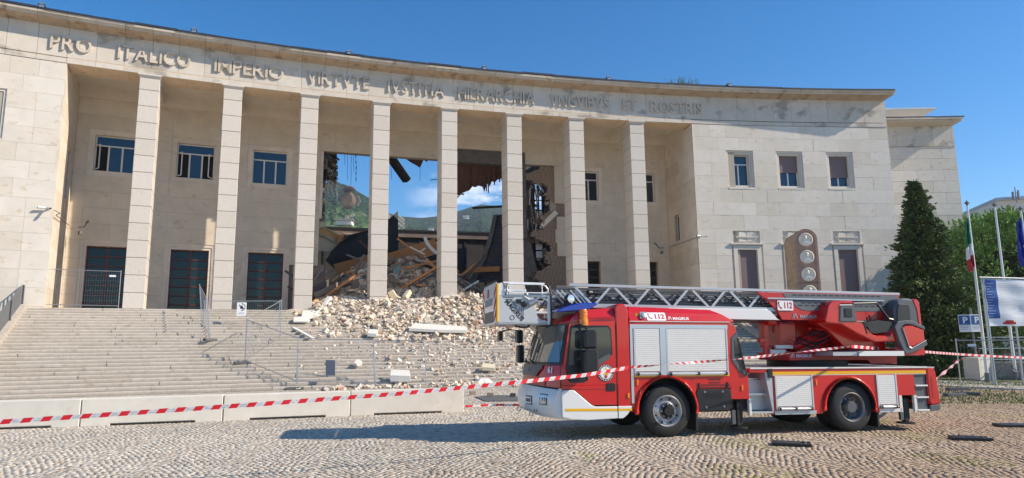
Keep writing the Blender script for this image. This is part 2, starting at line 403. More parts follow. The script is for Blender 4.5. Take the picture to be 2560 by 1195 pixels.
# cobbles laid in segmental arcs: every sett is geometry
def cobbles():
    W = 1.15; Rr = W / 1.32; d = 0.092; nA = 14
    A0, A1 = -0.72, 0.72
    V, Fc, T = [], [], []
    cand = []
    ang = [A0 + (A1 - A0) * (i + .5) / nA for i in range(nA)]
    aw = (A1 - A0) / nA * Rr
    rot = rad(9); cr_, sr_ = math.cos(rot), math.sin(rot)
    for bnd in range(-23, 25):
        ph = rng.random()
        for row in range(0, 390):
            jr = (.5 * (row % 2) + rng.uniform(-.2, .2)) * (A1 - A0) / nA
            for k, a in enumerate(ang):
                a = a + jr
                x = (bnd + .5) * W + Rr * math.sin(a); y = row * d + Rr * math.cos(a) - 2 + (bnd % 2) * .05
                X_ = x * cr_ - y * sr_; Y_ = x * sr_ + y * cr_
                if Y_ < 7.4 or Y_ > 29.5: continue
                if abs(X_) > .78 * Y_ + 1.2: continue
                if math.hypot(X_ - CC[0], Y_ - CC[1]) - RR > -10.3 and so((X_, Y_))[0] < -16.5: continue
                cand.append((X_, Y_, a + rot * 0, aw, d * max(.72, math.cos(a))))
    n = len(cand); c = np.array(cand)
    X_, Y_, a = c[:, 0], c[:, 1], c[:, 2]
    hx = c[:, 3] * .5 * (0.87 + .10 * nr.rand(n)); hy = c[:, 4] * .5 * (.86 + .10 * nr.rand(n))
    th = -a + rot + nr.normal(0, .08, n)
    X_ = X_ + nr.normal(0, .006, n); Y_ = Y_ + nr.normal(0, .007, n)
    g = 0.035 - 0.0107 * np.clip(X_ - 2.8, 0, 20)
    top = g + nr.normal(0, .0016, n) - .003
    tilt = nr.normal(0, .012, (n, 2))
    loc = np.array([[-1, -1], [1, -1], [1, 1], [-1, 1]])
    V = np.zeros((n, 8, 3))
    for i, (u, v) in enumerate(loc):
        for lay, (sc, dz) in enumerate(((1.0, -.011), (.97, 0))):
            ju = hx * u * sc * (1 + nr.normal(0, .05, n)); jv = hy * v * sc * (1 + nr.normal(0, .05, n))
            V[:, lay * 4 + i, 0] = X_ + ju * np.cos(th) - jv * np.sin(th)
            V[:, lay * 4 + i, 1] = Y_ + ju * np.sin(th) + jv * np.cos(th)
            V[:, lay * 4 + i, 2] = top + dz + (ju * tilt[:, 0] + jv * tilt[:, 1] if lay else 0)
    quads = np.array([[4, 5, 6, 7], [0, 1, 5, 4], [1, 2, 6, 5], [2, 3, 7, 6], [3, 0, 4, 7]])
    # tint: pale on the left, warmer and browner to the right, greenish moss patches
    r = nr.rand(n)
    base = np.stack([.57 + .16 * r, .505 + .145 * r, .41 + .125 * r], 1)
    q = nr.rand(n) < .18; base[q] *= np.array([.86, .78, .72])
    q = nr.rand(n) < .10; base[q] *= .74
    wr = np.clip((X_ - (-2) + 1.3 * np.sin(Y_ * .9) + (12 - Y_) * .5) / 9, 0, 1)[:, None]
    base = base * (1 - wr) + base * np.array([.70, .56, .44]) * wr
    dirt = .5 + .5 * np.sin(X_ * .55 + 1.3 * np.sin(Y_ * .31)) * np.sin(Y_ * .47 + .8 * np.sin(X_ * .4)); dirt2 = .5 + .5 * np.sin(X_ * 2.3 + Y_ * 1.1) * np.sin(Y_ * 2.9 - X_ * 1.7)
    base *= (1.04 - .16 * dirt - .07 * dirt2)[:, None]
    ms = (np.sin(X_ * 1.7 + Y_ * .6) * np.sin(Y_ * 1.3 - X_ * .4) > .55) & (nr.rand(n) < .5) & (X_ > 1)
    base[ms] *= np.array([.80, .88, .62])
    dist = np.hypot(X_, Y_); order = np.argsort(dist); vis = [i for i in order if abs(X_[i]) < .72 * Y_[i] and Y_[i] > 8.35][:300]
    mc = mat('cobblestone', (1, 1, 1), .8, attr='tint', var=.22, vscale=18, bump=.3, bscale=60)
    iv = set(vis); rest = np.array([i for i in range(n) if i not in iv])
    pv = thing('pavement', None, None, (0, 0, 0)); pv['kind'] = 'structure'
    def mk(idx, name):
        k = len(idx); me = bpy.data.meshes.new(name)
        me.vertices.add(k * 8); me.vertices.foreach_set('co', V[idx].reshape(-1))
        me.loops.add(k * 20); me.polygons.add(k * 5)
        li = (quads[None] + (np.arange(k) * 8)[:, None, None]).reshape(-1)
        me.loops.foreach_set('vertex_index', li.astype(np.int32))
        me.polygons.foreach_set('loop_start', np.arange(k * 5, dtype=np.int32) * 4)
        me.materials.append(mc)
        at = me.color_attributes.new('tint', 'FLOAT_COLOR', 'POINT')
        cc = np.ones((k, 8, 4)); cc[:, :, :3] = base[idx][:, None]
        at.data.foreach_set('color', cc.reshape(-1)); me.update(calc_edges=True)
        return inst(name, me, pv)
    tag(mk(rest, 'cobblestone_field'), kind='stuff')
    for i in vis: mk(np.array([i]), 'cobblestone')
    return n
print('cobbles', cobbles())

# steps: 26 rows of long stone blocks following the curve
STEPS = thing('steps', None, None, AP(-37.6, -5, 0)); STEPS['kind'] = 'structure'
SL, SR_ = -57.3, -17.45
def steps():
    core = MB(); rest = MB(); cnt = 0; todo = []
    for k in range(26):
        zt = LAND - RISER * k; o0 = -S0 - TREAD * k; bl = 1.70
        off = rng.random() * bl
        core.ab(SL, SR_, o0 + .02, .35 - S0, -0.3 if k == 25 else zt - RISER - .03, zt - .03, n=24)
        s = SL - off
        while s < SR_:
            a = max(s + .006, SL); e = min(s + bl - .004, SR_)
            if e - a > .15: todo.append((k, a, e, o0, zt, e - a))
            s += bl * rng.choice((1, 1, 1, .98, 1.02))
    def px(t):
        k, a, e, o0, zt, _ = t
        v = AP((a + e) / 2, o0, zt) - CAM; return v.dot(f_) + (8 if so(v + CAM)[0] > -33 else 0)
    todo.sort(key=px)
    for i, (k, a, e, o0, zt, _) in enumerate(todo):
        jo = rng.gauss(0, .004); jz = rng.gauss(0, .002)
        b = MB() if i < 300 else rest
        prof = [(o0 + jo + .012, zt - RISER + .012), (o0 + jo, zt - .075), (o0 + jo, zt - .038 + jz), (o0 + jo + .048, zt + jz), (o0 + TREAD + .03, zt + jz), (o0 + TREAD + .03, zt - RISER + .012)]
        nb_ = len(b.v); b.v += [tuple(AP(a, o_, z_)) for o_, z_ in prof] + [tuple(AP(e, o_, z_)) for o_, z_ in prof]
        b.f += [tuple(nb_ + q_ for q_ in range(6))[::-1], tuple(nb_ + 6 + q_ for q_ in range(6))] + [(nb_ + q_, nb_ + (q_ + 1) % 6, nb_ + 6 + (q_ + 1) % 6, nb_ + 6 + q_) for q_ in range(6)]; b.m += [0] * 8
        if i < 300: b.build('step_block', X['step'], STEPS, fixn=False)
    tag(rest.build('step_blocks', X['step'], STEPS, fixn=False), kind='stuff')
    core.build('step_bedding', X['stepdark'], STEPS, fixn=False)
    lf = MB()
    for i in range(30):
        a = SL + (SR_ - SL) * i / 30; e = SL + (SR_ - SL) * (i + 1) / 30
        lf.ab(a + .006, e - .006, -S0 + .38, 2.2, LAND - .1, LAND - .002); lf.ab(a + .01, e - .004, 2.21, 5.3, LAND - .1, LAND - .002)
    lf.build('landing_paving', X['step'], STEPS, fixn=False)
    c2 = MB(); c2.ab(SL - .5, SR_ + .5, .3, 24, -.3, LAND - .03, n=20); c2.build('podium_core', X['concd'], STEPS, fixn=False)
steps()
def stringer(s0, s1, right):
    t = thing('stair_side_wall', 'sloping stone side wall of the steps with a grey bar railing, %s' % ('behind the fire engine' if right else 'at the left edge of the photo'), 'stair wall', AP(s0, -5, 0), 'side walls of the steps')
    b = MB(); N = 12
    for i in range(N):
        oa = -S0 + .05 - i * 10.6 / N; ob = -S0 + .05 - (i + 1) * 10.6 / N - .0
        za = LAND + .16 + (oa + S0) * RISER / TREAD; zb = LAND + .16 + (ob + S0) * RISER / TREAD
        g = .004
        b.hex([AP(s0, oa - g, -.2), AP(s1, oa - g, -.2), AP(s1, ob + g, -.2), AP(s0, ob + g, -.2), AP(s0, oa - g, max(za, .1)), AP(s1, oa - g, max(za, .1)), AP(s1, ob + g, max(zb, .1)), AP(s0, ob + g, max(zb, .1))])
    b.build('coping', X['step'], t)
    sm = (s0 + s1) / 2 if not right else s0 + .35
    r = MB(); n = 62 if right else 96
    for i in range(n):
        o = -S0 - i * (10.3 / n); z = LAND + .16 + (o + S0) * RISER / TREAD
        if z < .1: break
        r.bar(AP(sm, o, z), AP(sm, o, z + .92), .012, .045 if not right else .03, up=(0, 1, 0))
    tag(r.build('balusters', X['rail'], t), kind='stuff')
    q = MB(); z1 = LAND + .16 + (-10.2 + S0) * RISER / TREAD
    q.bar(AP(sm, -S0, LAND + 1.1), AP(sm, -10.2, z1 + .94), .05, .04); q.bar(AP(sm, -S0, LAND + .26), AP(sm, -10.2, z1 + .1), .03, .03)
    q.build('handrail', X['rail'], t)
    for k in range(5):
        o = -S0 - k * 2.5; z = LAND + .1 + (o + S0) * RISER / TREAD
        p = MB(); p.bar(AP(sm + .06, o, max(z, .1)), AP(sm + .06, o, z + 1.0), .05, .05); p.build('post', X['rail'], t)
    if not right:
        e = MB(); e.bar(AP(sm, -S0, LAND + 1.1), AP(sm + .1, .55, LAND + .86), .04, .04)
        for i in range(12): e.bar(AP(sm, -S0 + .05 * i, LAND + .1), AP(sm, -S0 + .05 * i, LAND + 1.05 - .02 * i), .012, .045)
        e.build('end_panel', X['rail'], t)
stringer(SL - .5, SL - .004, False)
stringer(SR_ + .004, SR_ + .5, True)

# ================================================================ COURTHOUSE
ZA, ZF0, ZF1 = 16.90, 17.16, 18.85     # architrave underside, frieze
PL, PR, WR = -56.6, -18.65, -4.32      # portico edges, right wing end
stone_n = [0]; stone_rest = MB(); stone_rest2 = MB()
def panel(s0, s1, o0, o1, z0, z1, m='stone', nm='stone_panel'):
    g = .0038; n = 1
    j = rng.gauss(0, .0025)
    if stone_n[0] < 300:
        b = MB(); b.ab(s0 + g, s1 - g, o0 + j, o1, z0 + g, z1 - g); b.build(nm, X[m], COURT, fixn=False); stone_n[0] += 1
    else:
        (stone_rest if m == 'stone' else stone_rest2).ab(s0 + g, s1 - g, o0 + j, o1, z0 + g, z1 - g)
C1 = [16.88 - .92 * i for i in range(20)]
C1[2] = 15.06; C1[5] = 12.32; C1[8] = 9.48; C1[9] = 8.50
def wing(sb, wins, lows, zs, s_lo, s_hi, o=0.0):
    core = MB()
    for i in range(len(zs) - 1):
        z1, z0 = zs[i], zs[i + 1]
        up = 2 <= i <= 4; lowp = i == 8; low = 9 <= i <= 15
        ops = wins if up else (lows if (lowp or low) else [])
        if ops:
            br = sorted(set(sb) | {x for w_ in ops for x in w_})
            br = [x for x in br if not any(a < x < b for a, b in ops)]
        else:
            br = list(sb); 
            if i % 2: br = [sb[0]] + [(a + b) / 2 for a, b in zip(sb[:-1], sb[1:])] + [sb[-1]]
            if i % 2: br = [br[0]] + br[2:-2] + [br[-1]] if len(br) > 5 else br
        for a, b in zip(br[:-1], br[1:]):
            if any(abs(a - q) < .01 and abs(b - r) < .01 for q, r in ops):
                if lowp: pass
                continue
            panel(a, b, o, o + .11, z0, z1)
            core.ab(a + (.12 if abs(a - PR) < .01 else 0), b - (.12 if abs(b - PL) < .01 else 0), o + .10, o + .6, z0, z1, n=2)
    core.build('wall_core', X['joint'], COURT, fixn=False)
wr_w = [(-16.24, -14.30), (-12.63, -10.69), (-8.97, -7.03)]
wr_l = [(-16.28, -14.05), (-12.72, -10.5), (-9.10, -6.88)]
wing([PR, -17.4, -16.24, -14.30, -12.63, -10.69, -8.97, -7.03, -5.7, WR], wr_w, wr_l, C1, PR, WR)
wl_w = [(-61.0, -59.06), (-64.6, -62.66)]
wing([-70, -68.2, -66.4, -64.6, -62.66, -61.0, -59.06, -57.8, PL], wl_w, [(-61.1, -59.0), (-64.7, -62.6)], C1[:16], -70, PL)
# windows
def win_frame_pair(o_parent, a, b, z0, z1, od, glassm, framem, mull=1, transom=None, open_=None, fw=.055):
    """frame with panes at depth od between s=a..b, z0..z1"""
    w_ = MB()
    w_.ab(a, a + fw, od, od + .06, z0, z1); w_.ab(b - fw, b, od, od + .06, z0, z1)
    w_.ab(a + fw, b - fw, od, od + .06, z0, z0 + fw); w_.ab(a + fw, b - fw, od, od + .06, z1 - fw, z1)
    if transom: w_.ab(a + fw, b - fw, od + .002, od + .058, transom - .04, transom + .04)
    zt = transom if transom else z1
    for i in range(mull):
        x = a + (b - a) * (i + 1) / (mull + 1); w_.ab(x - .045, x + .045, od + .003, od + .057, z0 + fw, zt - .04 if transom else z1 - fw)
    fr = w_.build('frame', framem, o_parent, fixn=False)
    xs = [a + (b - a) * i / (mull + 1) for i in range(mull + 2)]
    for i in range(mull + 1):
        if open_ and i in open_: continue
        p = MB(); p.ab(xs[i] + .03, xs[i + 1] - .03, od + .035, od + .045, z0 + .03, zt - .02); p.build('pane', glassm, o_parent, fixn=False)
    if transom:
        p = MB(); p.ab(a + .03, b - .03, od + .035, od + .045, transom + .02, z1 - .03); p.build('pane', glassm, o_parent, fixn=False)
def surround(w_, a, b, z0, z1, steps_, depth0=0.0, bottom=True, mt='stone'):
    """stepped stone surround: list of (inset, depth) ; returns inner rect"""
    mb = MB(); ca, cb, c0, c1 = a, b, z0, z1; d0 = depth0
    for ins, d1 in steps_:
        # reveal walls from d0 to d1 then ring of width ins at depth d1
        na, nb, nz1 = ca + ins, cb - ins, c1 - ins; nz0 = c0 + (ins if bottom else 0)
        mb.ab(ca - .03, na, d1, d1 + .5, c0 - (.03 if bottom else 0), c1 + .03); mb.ab(nb, cb + .03, d1, d1 + .5, c0 - (.03 if bottom else 0), c1 + .03)
        mb.ab(na, nb, d1 + .001, d1 + .5, nz1, c1 + .03)
        if bottom: mb.ab(na, nb, d1 + .001, d1 + .5, c0 - .03, nz0)
        ca, cb, c0, c1 = na, nb, nz0, nz1
    return mb.build('surround', X[mt], w_, fixn=False), (ca, cb, c0, c1)
def empt(name, parent, label=None):
    o = bpy.data.objects.new(name, None); COL.objects.link(o); o.parent = parent; ORG[o.name] = ORG[parent.name]
    if label: o['label'] = label
    return o
def cwindow(a, b, z0, z1, kind, label=None):
    w_ = empt('window', COURT, label)
    s_, (ia, ib, i0, i1) = surround(w_, a, b, z0, z1, [(.13, .07), (.14, .14)])
    i0 += .02
    bk = MB(); bk.ab(ia - .02, ib + .02, .9, 1.2, i0, i1 + .1); bk.build('room_dark', X['dark'], w_, fixn=False)
    sl_ = MB(); sl_.ab(a + .02, b - .02, -.02, .3, z0 - .02, z0 + .1); sl_.build('sill', X['stone'], w_, fixn=False)
    win_frame_pair(w_, ia, ib, i0, i1, .42, X['glass'], X['white'], 1, i0 + (i1 - i0) * .70)
    if kind:
        zc = i1 - (i1 - i0) * kind; q = MB(); n = int((i1 - zc) / .055)
        for i in range(n): q.ab(ia + .01, ib - .01, .36, .385, zc + (i1 - zc) * i / n, zc + (i1 - zc) * (i + 1) / n - .008)
        q.ab(ia + .01, ib - .01, .372, .392, zc, i1)
        q.build('roller_shutter', X['shutter'], w_, fixn=False)
for (a, b), k in zip(wr_w, (0, .55, .70)): cwindow(a, b, 12.32, 15.06, k)
for (a, b), k in zip(wl_w, (.95, 1)): cwindow(a, b, 12.32, 15.06, k)
for (a, b) in wr_l + [(-61.1, -59.0), (-64.7, -62.6)]:
    w_ = empt('window', COURT)
    zb = C1[16] if a > -30 else LAND - .1
    s_, (ia, ib, i0, i1) = surround(w_, a, b, zb, 8.50, [(.16, .10), (.25, -.02)], bottom=False)
    lt = MB(); lt.ab(a - .08, b + .08, -.13, .3, 8.42, 8.53); lt.build('lintel_moulding', X['stone'], w_, fixn=False)
    q = MB(); n = 60
    for i in range(n): q.ab(ia, ib, .20, .225, zb + (i1 - zb) * i / n, zb + (i1 - zb) * (i + 1) / n - .012)
    q.ab(ia, ib, .212, .3, zb, i1); q.build('roller_shutter', X['shutter'], w_, fixn=False)
    # recessed relief panel above
    ra, rb = a + .15, b - .15
    r_ = empt('relief_panel', COURT)
    mb = MB(); mb.ab(a - .03, ra, .0, .5, 8.53, 9.49); mb.ab(rb, b + .03, 0, .5, 8.53, 9.49); mb.ab(ra, rb, .12, .5, 8.53, 9.49); mb.ab(ra, rb, 0, .12, 9.38, 9.49)
    mb.build('niche', X['stone'], r_, fixn=False)
    # open book crossed by a sword (raised stone)
    c = (ra + rb) / 2; bk = MB(); N = 6
    for sg in (-1, 1):
        for i in range(N):
            u0, u1 = i / N, (i + 1) / N; x0, x1 = c + sg * (.02 + u0 * .52), c + sg * (.02 + u1 * .52)
            h = lambda u: .05 * math.sin(u * math.pi)
            p = []
            for zz in (0, 1):
                for oo in (0, 1):
                    for xx, u in ((x0, u0), (x1, u1)):
                        z = (8.62 + h(u)) if zz == 0 else (9.30 - .03 + h(u)); p.append(AP(xx, .02 + oo * .1 + .03 * (1 - u), z))
            bk.hex([p[0], p[1], p[3], p[2], p[4], p[5], p[7], p[6]])
    bk.build('stone_book', X['stone'], r_)
    sw = MB(); z = 8.96; d_ = 1 if a > -13 and a < -9.05 else -1
    sw.bar(AP(c - .78, .0, z), AP(c + .8, .0, z), .05, .09); sw.bar(AP(c + d_ * -.62, -.01, z - .24), AP(c + d_ * -.62, -.01, z + .24), .05, .07)
    sw.lathe([(0, -.06), (.06, 0), (0, .06)], AP(c + d_ * -.80, 0, z), (1, 0, 0), 8)
    sw.build('stone_sword', X['stone'], r_)

# frieze, groove, architrave, cornice
def upper(s0, s1, o=0.0, right_end=True):
    core = MB(); core.ab(s0, s1, o + .1, o + 1.4, ZA + .02, 19.3, n=40); core.build('frieze_core', X['joint'], COURT, fixn=False)
    s = s0; i = 0
    while s < s1 - .01:
        e = min(s + 1.335, s1)
        if s1 - e < .5: e = s1
        b = MB(); g = .007; j = rng.gauss(0, .002)
        b.ab(s + g, e - g, o + j, o + .15, ZF0 + .06, ZF1 + .03); b.build('frieze_block', X['frieze'], COURT, fixn=False)
        b = MB(); b.ab(s + g, e - g, o - .03 + j, o + .15, ZA, ZF0); b.build('architrave_block', X['frieze'], COURT, fixn=False)
        # cornice block: sloped soffit, two fasciae
        sh = (lambda q: min(q, 1e9))
        ext = .34 if (right_end and e >= s1 - .01) else 0
        pr = [(0.05, ZF1 + .02), (-.10, ZF1 + .025), (-.14, ZF1 + .06), (-.78, ZF1 + .17), (-.80, ZF1 + .27), (-.86, ZF1 + .285), (-.93, ZF1 + .30), (-.95, ZF1 + .42), (.05, ZF1 + .46)]
        b = MB(); n = len(pr)
        for k in range(n): b.v.append(tuple(AP(s + g, o + pr[k][0], pr[k][1])))
        for k in range(n): b.v.append(tuple(AP(e - (g if not ext else 0) + ext * max(0, -pr[k][0]), o + pr[k][0], pr[k][1])))
        b.f += [tuple(range(n)), tuple(range(2 * n - 1, n - 1, -1))] + [(k, (k + 1) % n, n + (k + 1) % n, n + k) for k in range(n)]
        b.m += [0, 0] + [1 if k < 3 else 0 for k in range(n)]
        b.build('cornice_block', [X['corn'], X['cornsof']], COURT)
        s = e; i += 1
upper(-70, WR)
def roofedge(s0, s1, o, z=ZF1 + .43):
    b = MB(); n = int((s1 - s0) / 2)
    for i in range(n):
        a = s0 + (s1 - s0) * i / n; e = s0 + (s1 - s0) * (i + 1) / n
        j = rng.gauss(0, .012); z0 = z + j
        b.hex([AP(a, o - 1.0 + j, z0), AP(e + .05, o - 1.0 + j, z0), AP(e + .05, o + 1.2, z0 + .28), AP(a, o + 1.2, z0 + .28), AP(a, o - 1.0 + j, z0 + .10 + j), AP(e + .05, o - 1.0 + j, z0 + .10 + j), AP(e + .05, o + 1.2, z0 + .36), AP(a, o + 1.2, z0 + .36)])
    b.build('roof_edge_sheet', X['roof'], COURT, fixn=False)
roofedge(-70, WR + .2, 0)
# lettering in raised stone
WORDS = [('PRO', -57.43, -55.55), ('ITALICO', -54.31, -50.71), ('IMPERIO', -49.46, -45.66), ('VIRTVTE', -44.33, -40.6), ('IVSTITIA', -39.46, -35.89),
         ('HIERARCHIA', -34.97, -29.84), ('VNGVIBVS', -28.76, -24.63), ('ET', -23.6, -22.62), ('ROSTRIS', -21.61, -17.87)]
cache = {}
for word, a, b in WORDS:
    gl = []
    for ch in word:
        if ch not in cache:
            me = text_mesh(ch, 1.13, .06, .008); me.materials.append(X['corn'])
            xs = [v.co.x for v in me.vertices]; ys = [v.co.y for v in me.vertices]
            k = .80 / max(.01, max(ys) - min(ys)); x0 = min(xs); y0 = min(ys)
            for v in me.vertices: v.co.x -= x0; v.co.y = (v.co.y - y0) * k
            cache[ch] = (me, max(xs) - x0)
        gl.append(cache[ch])
    tot = sum(x[1] for x in gl); gap = (b - a - tot) / (len(gl) - 1) if len(gl) > 1 else 0
    sc = 1.0
    if gap < .05: sc = (b - a - .09 * (len(gl) - 1)) / tot; gap = .09
    s = a
    for me, wd in gl:
        c = s + wd * sc / 2; th = c / RR
        p = AP(c, -.055, 17.57) - ORG[COURT.name]
        M4 = Matrix.Translation(p) @ Matrix.Rotation(-th, 4, 'Z') @ Matrix.Rotation(rad(90), 4, 'X') @ Matrix.Diagonal((sc, 1, 1, 1)) @ Matrix.Translation((-wd / 2, 0, 0))
        inst('letter', me, COURT, M4); s += wd * sc + gap
# columns
for i in range(8):
    s0 = -53.18 + 4.2915 * i
    c_ = empt('column', COURT)
    zs = [3.93, 4.77] + [4.77 + .936 * k for k in range(1, 13)] + [16.695]
    for a, b in zip(zs[:-1], zs[1:]):
        q = MB(); j = rng.gauss(0, .003); q.ab(s0 + j, s0 + 1.0 + j, .02 + j, 1.55, a + .013, b - .013); q.build('column_block', X['col'], c_, bevel=.014)
    q = MB(); q.ab(s0 + .03, s0 + .97, .05, 1.42, 3.9, 16.7, n=1); q.build('column_core', X['joint'], c_, fixn=False)
    q = MB()
    q.hex([AP(s0, .01, 16.70), AP(s0 + 1, .01, 16.70), AP(s0 + 1, 1.46, 16.70), AP(s0, 1.46, 16.70), AP(s0 - .07, -.06, 16.82), AP(s0 + 1.07, -.06, 16.82), AP(s0 + 1.07, 1.5, 16.82), AP(s0 - .07, 1.5, 16.82)])
    q.ab(s0 - .09, s0 + 1.09, -.085, 1.5, 16.82, 16.895); q.build('capital', X['col'], c_)
# portico ceiling: beam soffit, coffers, cross beams
b = MB()
k = PL
while k < PR: 
    b.ab(k + .006, min(k + 1.42, PR) - .006, -.01, 1.5, 16.898, 17.2); k += 1.423
b.build('beam_soffit', X['soffit'], COURT, fixn=False)
b = MB(); b.ab(PL, PR, 1.45, 5.3, 17.5, 17.62, n=30); b.build('coffer_ceiling', X['plaster'], COURT, fixn=False)
for i in range(8):
    s0 = -53.18 + 4.2915 * i; b = MB(); b.ab(s0 + .1, s0 + .9, 1.46, 5.2, 16.9, 17.5); b.build('ceiling_beam', X['plaster'], COURT, fixn=False)
b = MB()
b.ab(PL, PR, 1.5, 1.7, 16.95, 17.5, n=30); b.build('ceiling_cornice', X['plaster'], COURT, fixn=False); b = MB(); b.ab(PL, PR, 4.9, 5.3, 16.82, 17.5, n=30); b.build('ceiling_cornice', X['plaster'], COURT, fixn=False)
b = MB(); b.ab(-70, WR, .9, 6.6, 19.0, 19.28, n=30); b.build('roof_slab', X['concd'], COURT, fixn=False)
# portico side walls
def side(sx, sgn):
    zs = [16.86, 15.85, 14.95, 14.0, 13.05, 12.1, 11.12, 10.15, 9.18, 8.2, 7.13, 6.07, 5.0, 3.9]
    for i in range(13):
        wn_ = i in (6, 7) if sgn > 0 else i in (4, 5, 6)
        br = [0.0, 2.2, 3.1, 4.05, 5.2] if wn_ else ([0.0, 1.6, 3.4, 5.2] if i % 2 else [0.0, 2.6, 5.2])
        for a, c in zip(br[:-1], br[1:]):
            if wn_ and a == 3.1: continue
            if sgn > 0: panel(sx, sx + .1, a, c - .015, zs[i+1], zs[i], 'stone2')
            else: panel(sx - .1, sx, a, c - .015, zs[i+1], zs[i], 'stone2')
    q = MB(); z1, z0 = (11.12, 9.18) if sgn > 0 else (13.05, 10.15)
    lo, hi = (sx + .09, sx + 3) if sgn > 0 else (sx - 3, sx - .09)
    q.ab(lo, hi, .12, 3.1, 3.5, 17); q.ab(lo, hi, 4.05, 5.2, 3.5, 17); q.ab(lo, hi, 3.1, 4.05, 3.5, z0); q.ab(lo, hi, 3.1, 4.05, z1, 17)
    q.build('side_wall_core', X['joint'], COURT, fixn=False)
    q = MB(); q.ab(*((sx, sx + .15) if sgn > 0 else (sx - .15, sx)), 1.45, 5.25, 16.84, 17.62); q.build('side_wall_top', X['plaster'], COURT, fixn=False)
    w_ = empt('window', COURT); q = MB(); e = .22 * sgn
    a, c = (sx + e, sx + e + .06) if sgn > 0 else (sx + e - .06, sx + e)
    q.ab(a, c, 3.16, 3.24, z0, z1); q.ab(a, c, 3.91, 3.99, z0, z1); q.ab(a, c, 3.24, 3.91, z0, z0 + .08); q.ab(a, c, 3.24, 3.91, z1 - .08, z1); q.build('frame', X['white'], w_, fixn=False)
    q = MB(); q.ab(a + .02, c - .02, 3.2, 3.95, z0 + .04, z1 - .04); q.build('pane', X['glass'], w_, fixn=False)
    q = MB(); t_ = (sx - .05, sx + .3) if sgn > 0 else (sx - .3, sx + .05)
    q.ab(*t_, 3.05, 4.1, z0 - .1, z0); q.build('sill', X['stone2'], w_, fixn=False)
side(PR, 1); side(PL, -1)
# back wall of the portico
OB = 5.2
ZB = [16.84, 15.85, 14.95, 14.0, 13.05, 12.1, 11.12, 10.15, 9.18, 8.2, 7.13, 6.07, 5.0, 3.93]
BC = [-54.6 + 4.2555 * i for i in range(9)]
def gone(a, b, z0, z1):
    c = (a + b) / 2
    if -43.0 < c < -27.05 and z1 <= 14.96: return True
    if -34.6 < c < -29.2 and z1 <= 15.86: return True
    if -27.05 < c < -26.2:
        return (z1 <= 12.2 and z0 >= 10.1) or (z0 < 8.3 and z1 > 7.0) or (z1 <= 7.2 and z0 > 5.5 and c < -26.6)
    if -45.0 < c < -43.0 and z1 <= 7.2: return True
    return False
core = MB()
for i in range(13):
    z1, z0 = ZB[i], ZB[i + 1]
    wrow, drow = i in (2, 3, 4), i >= 9
    for bi, c in enumerate(BC):
        L_, R__ = c - 2.128, c + 2.128
        if bi == 0: L_ = PL
        if bi == 8: R__ = PR
        hole = bi in (0, 1, 2, 7, 8) and (wrow or drow)
        br = [L_, c - 1.35, c + 1.35, R__] if (hole or i % 2 or bi in (3, 4, 5, 6)) else [L_, c, R__]
        if bi == 3: br = [L_, -43.0, c - .3, R__]
        if bi == 6: br = [L_, -29.15, -27.05, R__]
        for a, b in zip(br[:-1], br[1:]):
            if hole and a == c - 1.35: continue
            if gone(a, b, z0, z1): continue
            panel(a, b, OB, OB + .12, z0, z1, 'stone2')
            if bi != 6 or z0 > 14.9 or a > -27.1: core.ab(a, b, OB + .11, OB + .55, z0, z1)
core.build('portico_wall_core', X['joint'], COURT, fixn=False)
for bi in (0, 1, 2, 7, 8):
    c = BC[bi]
    w_ = empt('window', COURT)
    s_, (a, b, z0, z1) = surround(w_, c - 1.35, c + 1.35, 12.1, 14.95, [(.31, OB + .05)], mt='stone2')
    op = {0: (0,), 1: (0, 2)}.get(bi)
    win_frame_pair(w_, a, b, z0, z1, OB + .3, X['glass'], X['white'], 2, z0 + 1.62, op, .07)
    bk = MB(); bk.ab(a - .1, b + .1, OB + .56, OB + .66, z0, z1); bk.build('room_dark', X['dark'], w_, fixn=False)
    if op:
        for k in op:
            x = a + (b - a) * (k / 3 if k == 0 else 1); e = x + (.3 if k == 0 else -.3); q = MB()
            for (u, v) in (((x, z0 + .1), (x, z0 + 1.55)), ((e, z0 + .1), (e, z0 + 1.55))): q.bar(AP(u[0], OB + (.3 if u[0] == x else -.25), u[1]), AP(v[0], OB + (.3 if v[0] == x else -.25), v[1]), .05, .05)
            for zz in (z0 + .1, z0 + 1.55): q.bar(AP(x, OB + .3, zz), AP(e, OB - .25, zz), .05, .05)
            q.build('open_casement', X['white'], w_)
    d_ = empt('door', COURT)
    s_, (a, b, z0, z1) = surround(d_, c - 1.35, c + 1.35, 3.9, 8.2, [(.16, OB + .03), (.16, OB + .08)], bottom=False, mt='stone2')
    q = MB(); od = OB + .45
    q.ab(a, a + .09, od, od + .08, z0, z1); q.ab(b - .09, b, od, od + .08, z0, z1); q.ab(c - .06, c + .06, od, od + .08, z0, z1 - .1)
    for r_ in range(8):
        z = z0 + (z1 - z0 - .07) * r_ / 7; q.ab(a + .09, c - .06, od, od + .08, z, z + .08); q.ab(c + .06, b - .09, od, od + .08, z, z + .08)
    q.build('frame', X['redwood'], d_, fixn=False)
    for r_ in range(7):
        for sd in (0, 1):
            z = z0 + (z1 - z0 - .07) * r_ / 7; u, v = (a + .05, c - .03) if sd == 0 else (c + .03, b - .05)
            q = MB(); q.ab(u, v, od + .03, od + .045, z + .05, z + .54); q.build('pane', X['glassg'], d_, fixn=False)
    bk = MB(); bk.ab(a, b, od + .7, od + .8, z0, z1); bk.build('room_dark', X['dark'], d_, fixn=False)
tag(stone_rest2.build('stone_panels', X['stone2'], COURT, fixn=False), kind='stuff') if stone_rest2.v else None
tag(stone_rest.build('stone_panels', X['stone'], COURT, fixn=False), kind='stuff') if stone_rest.v else None
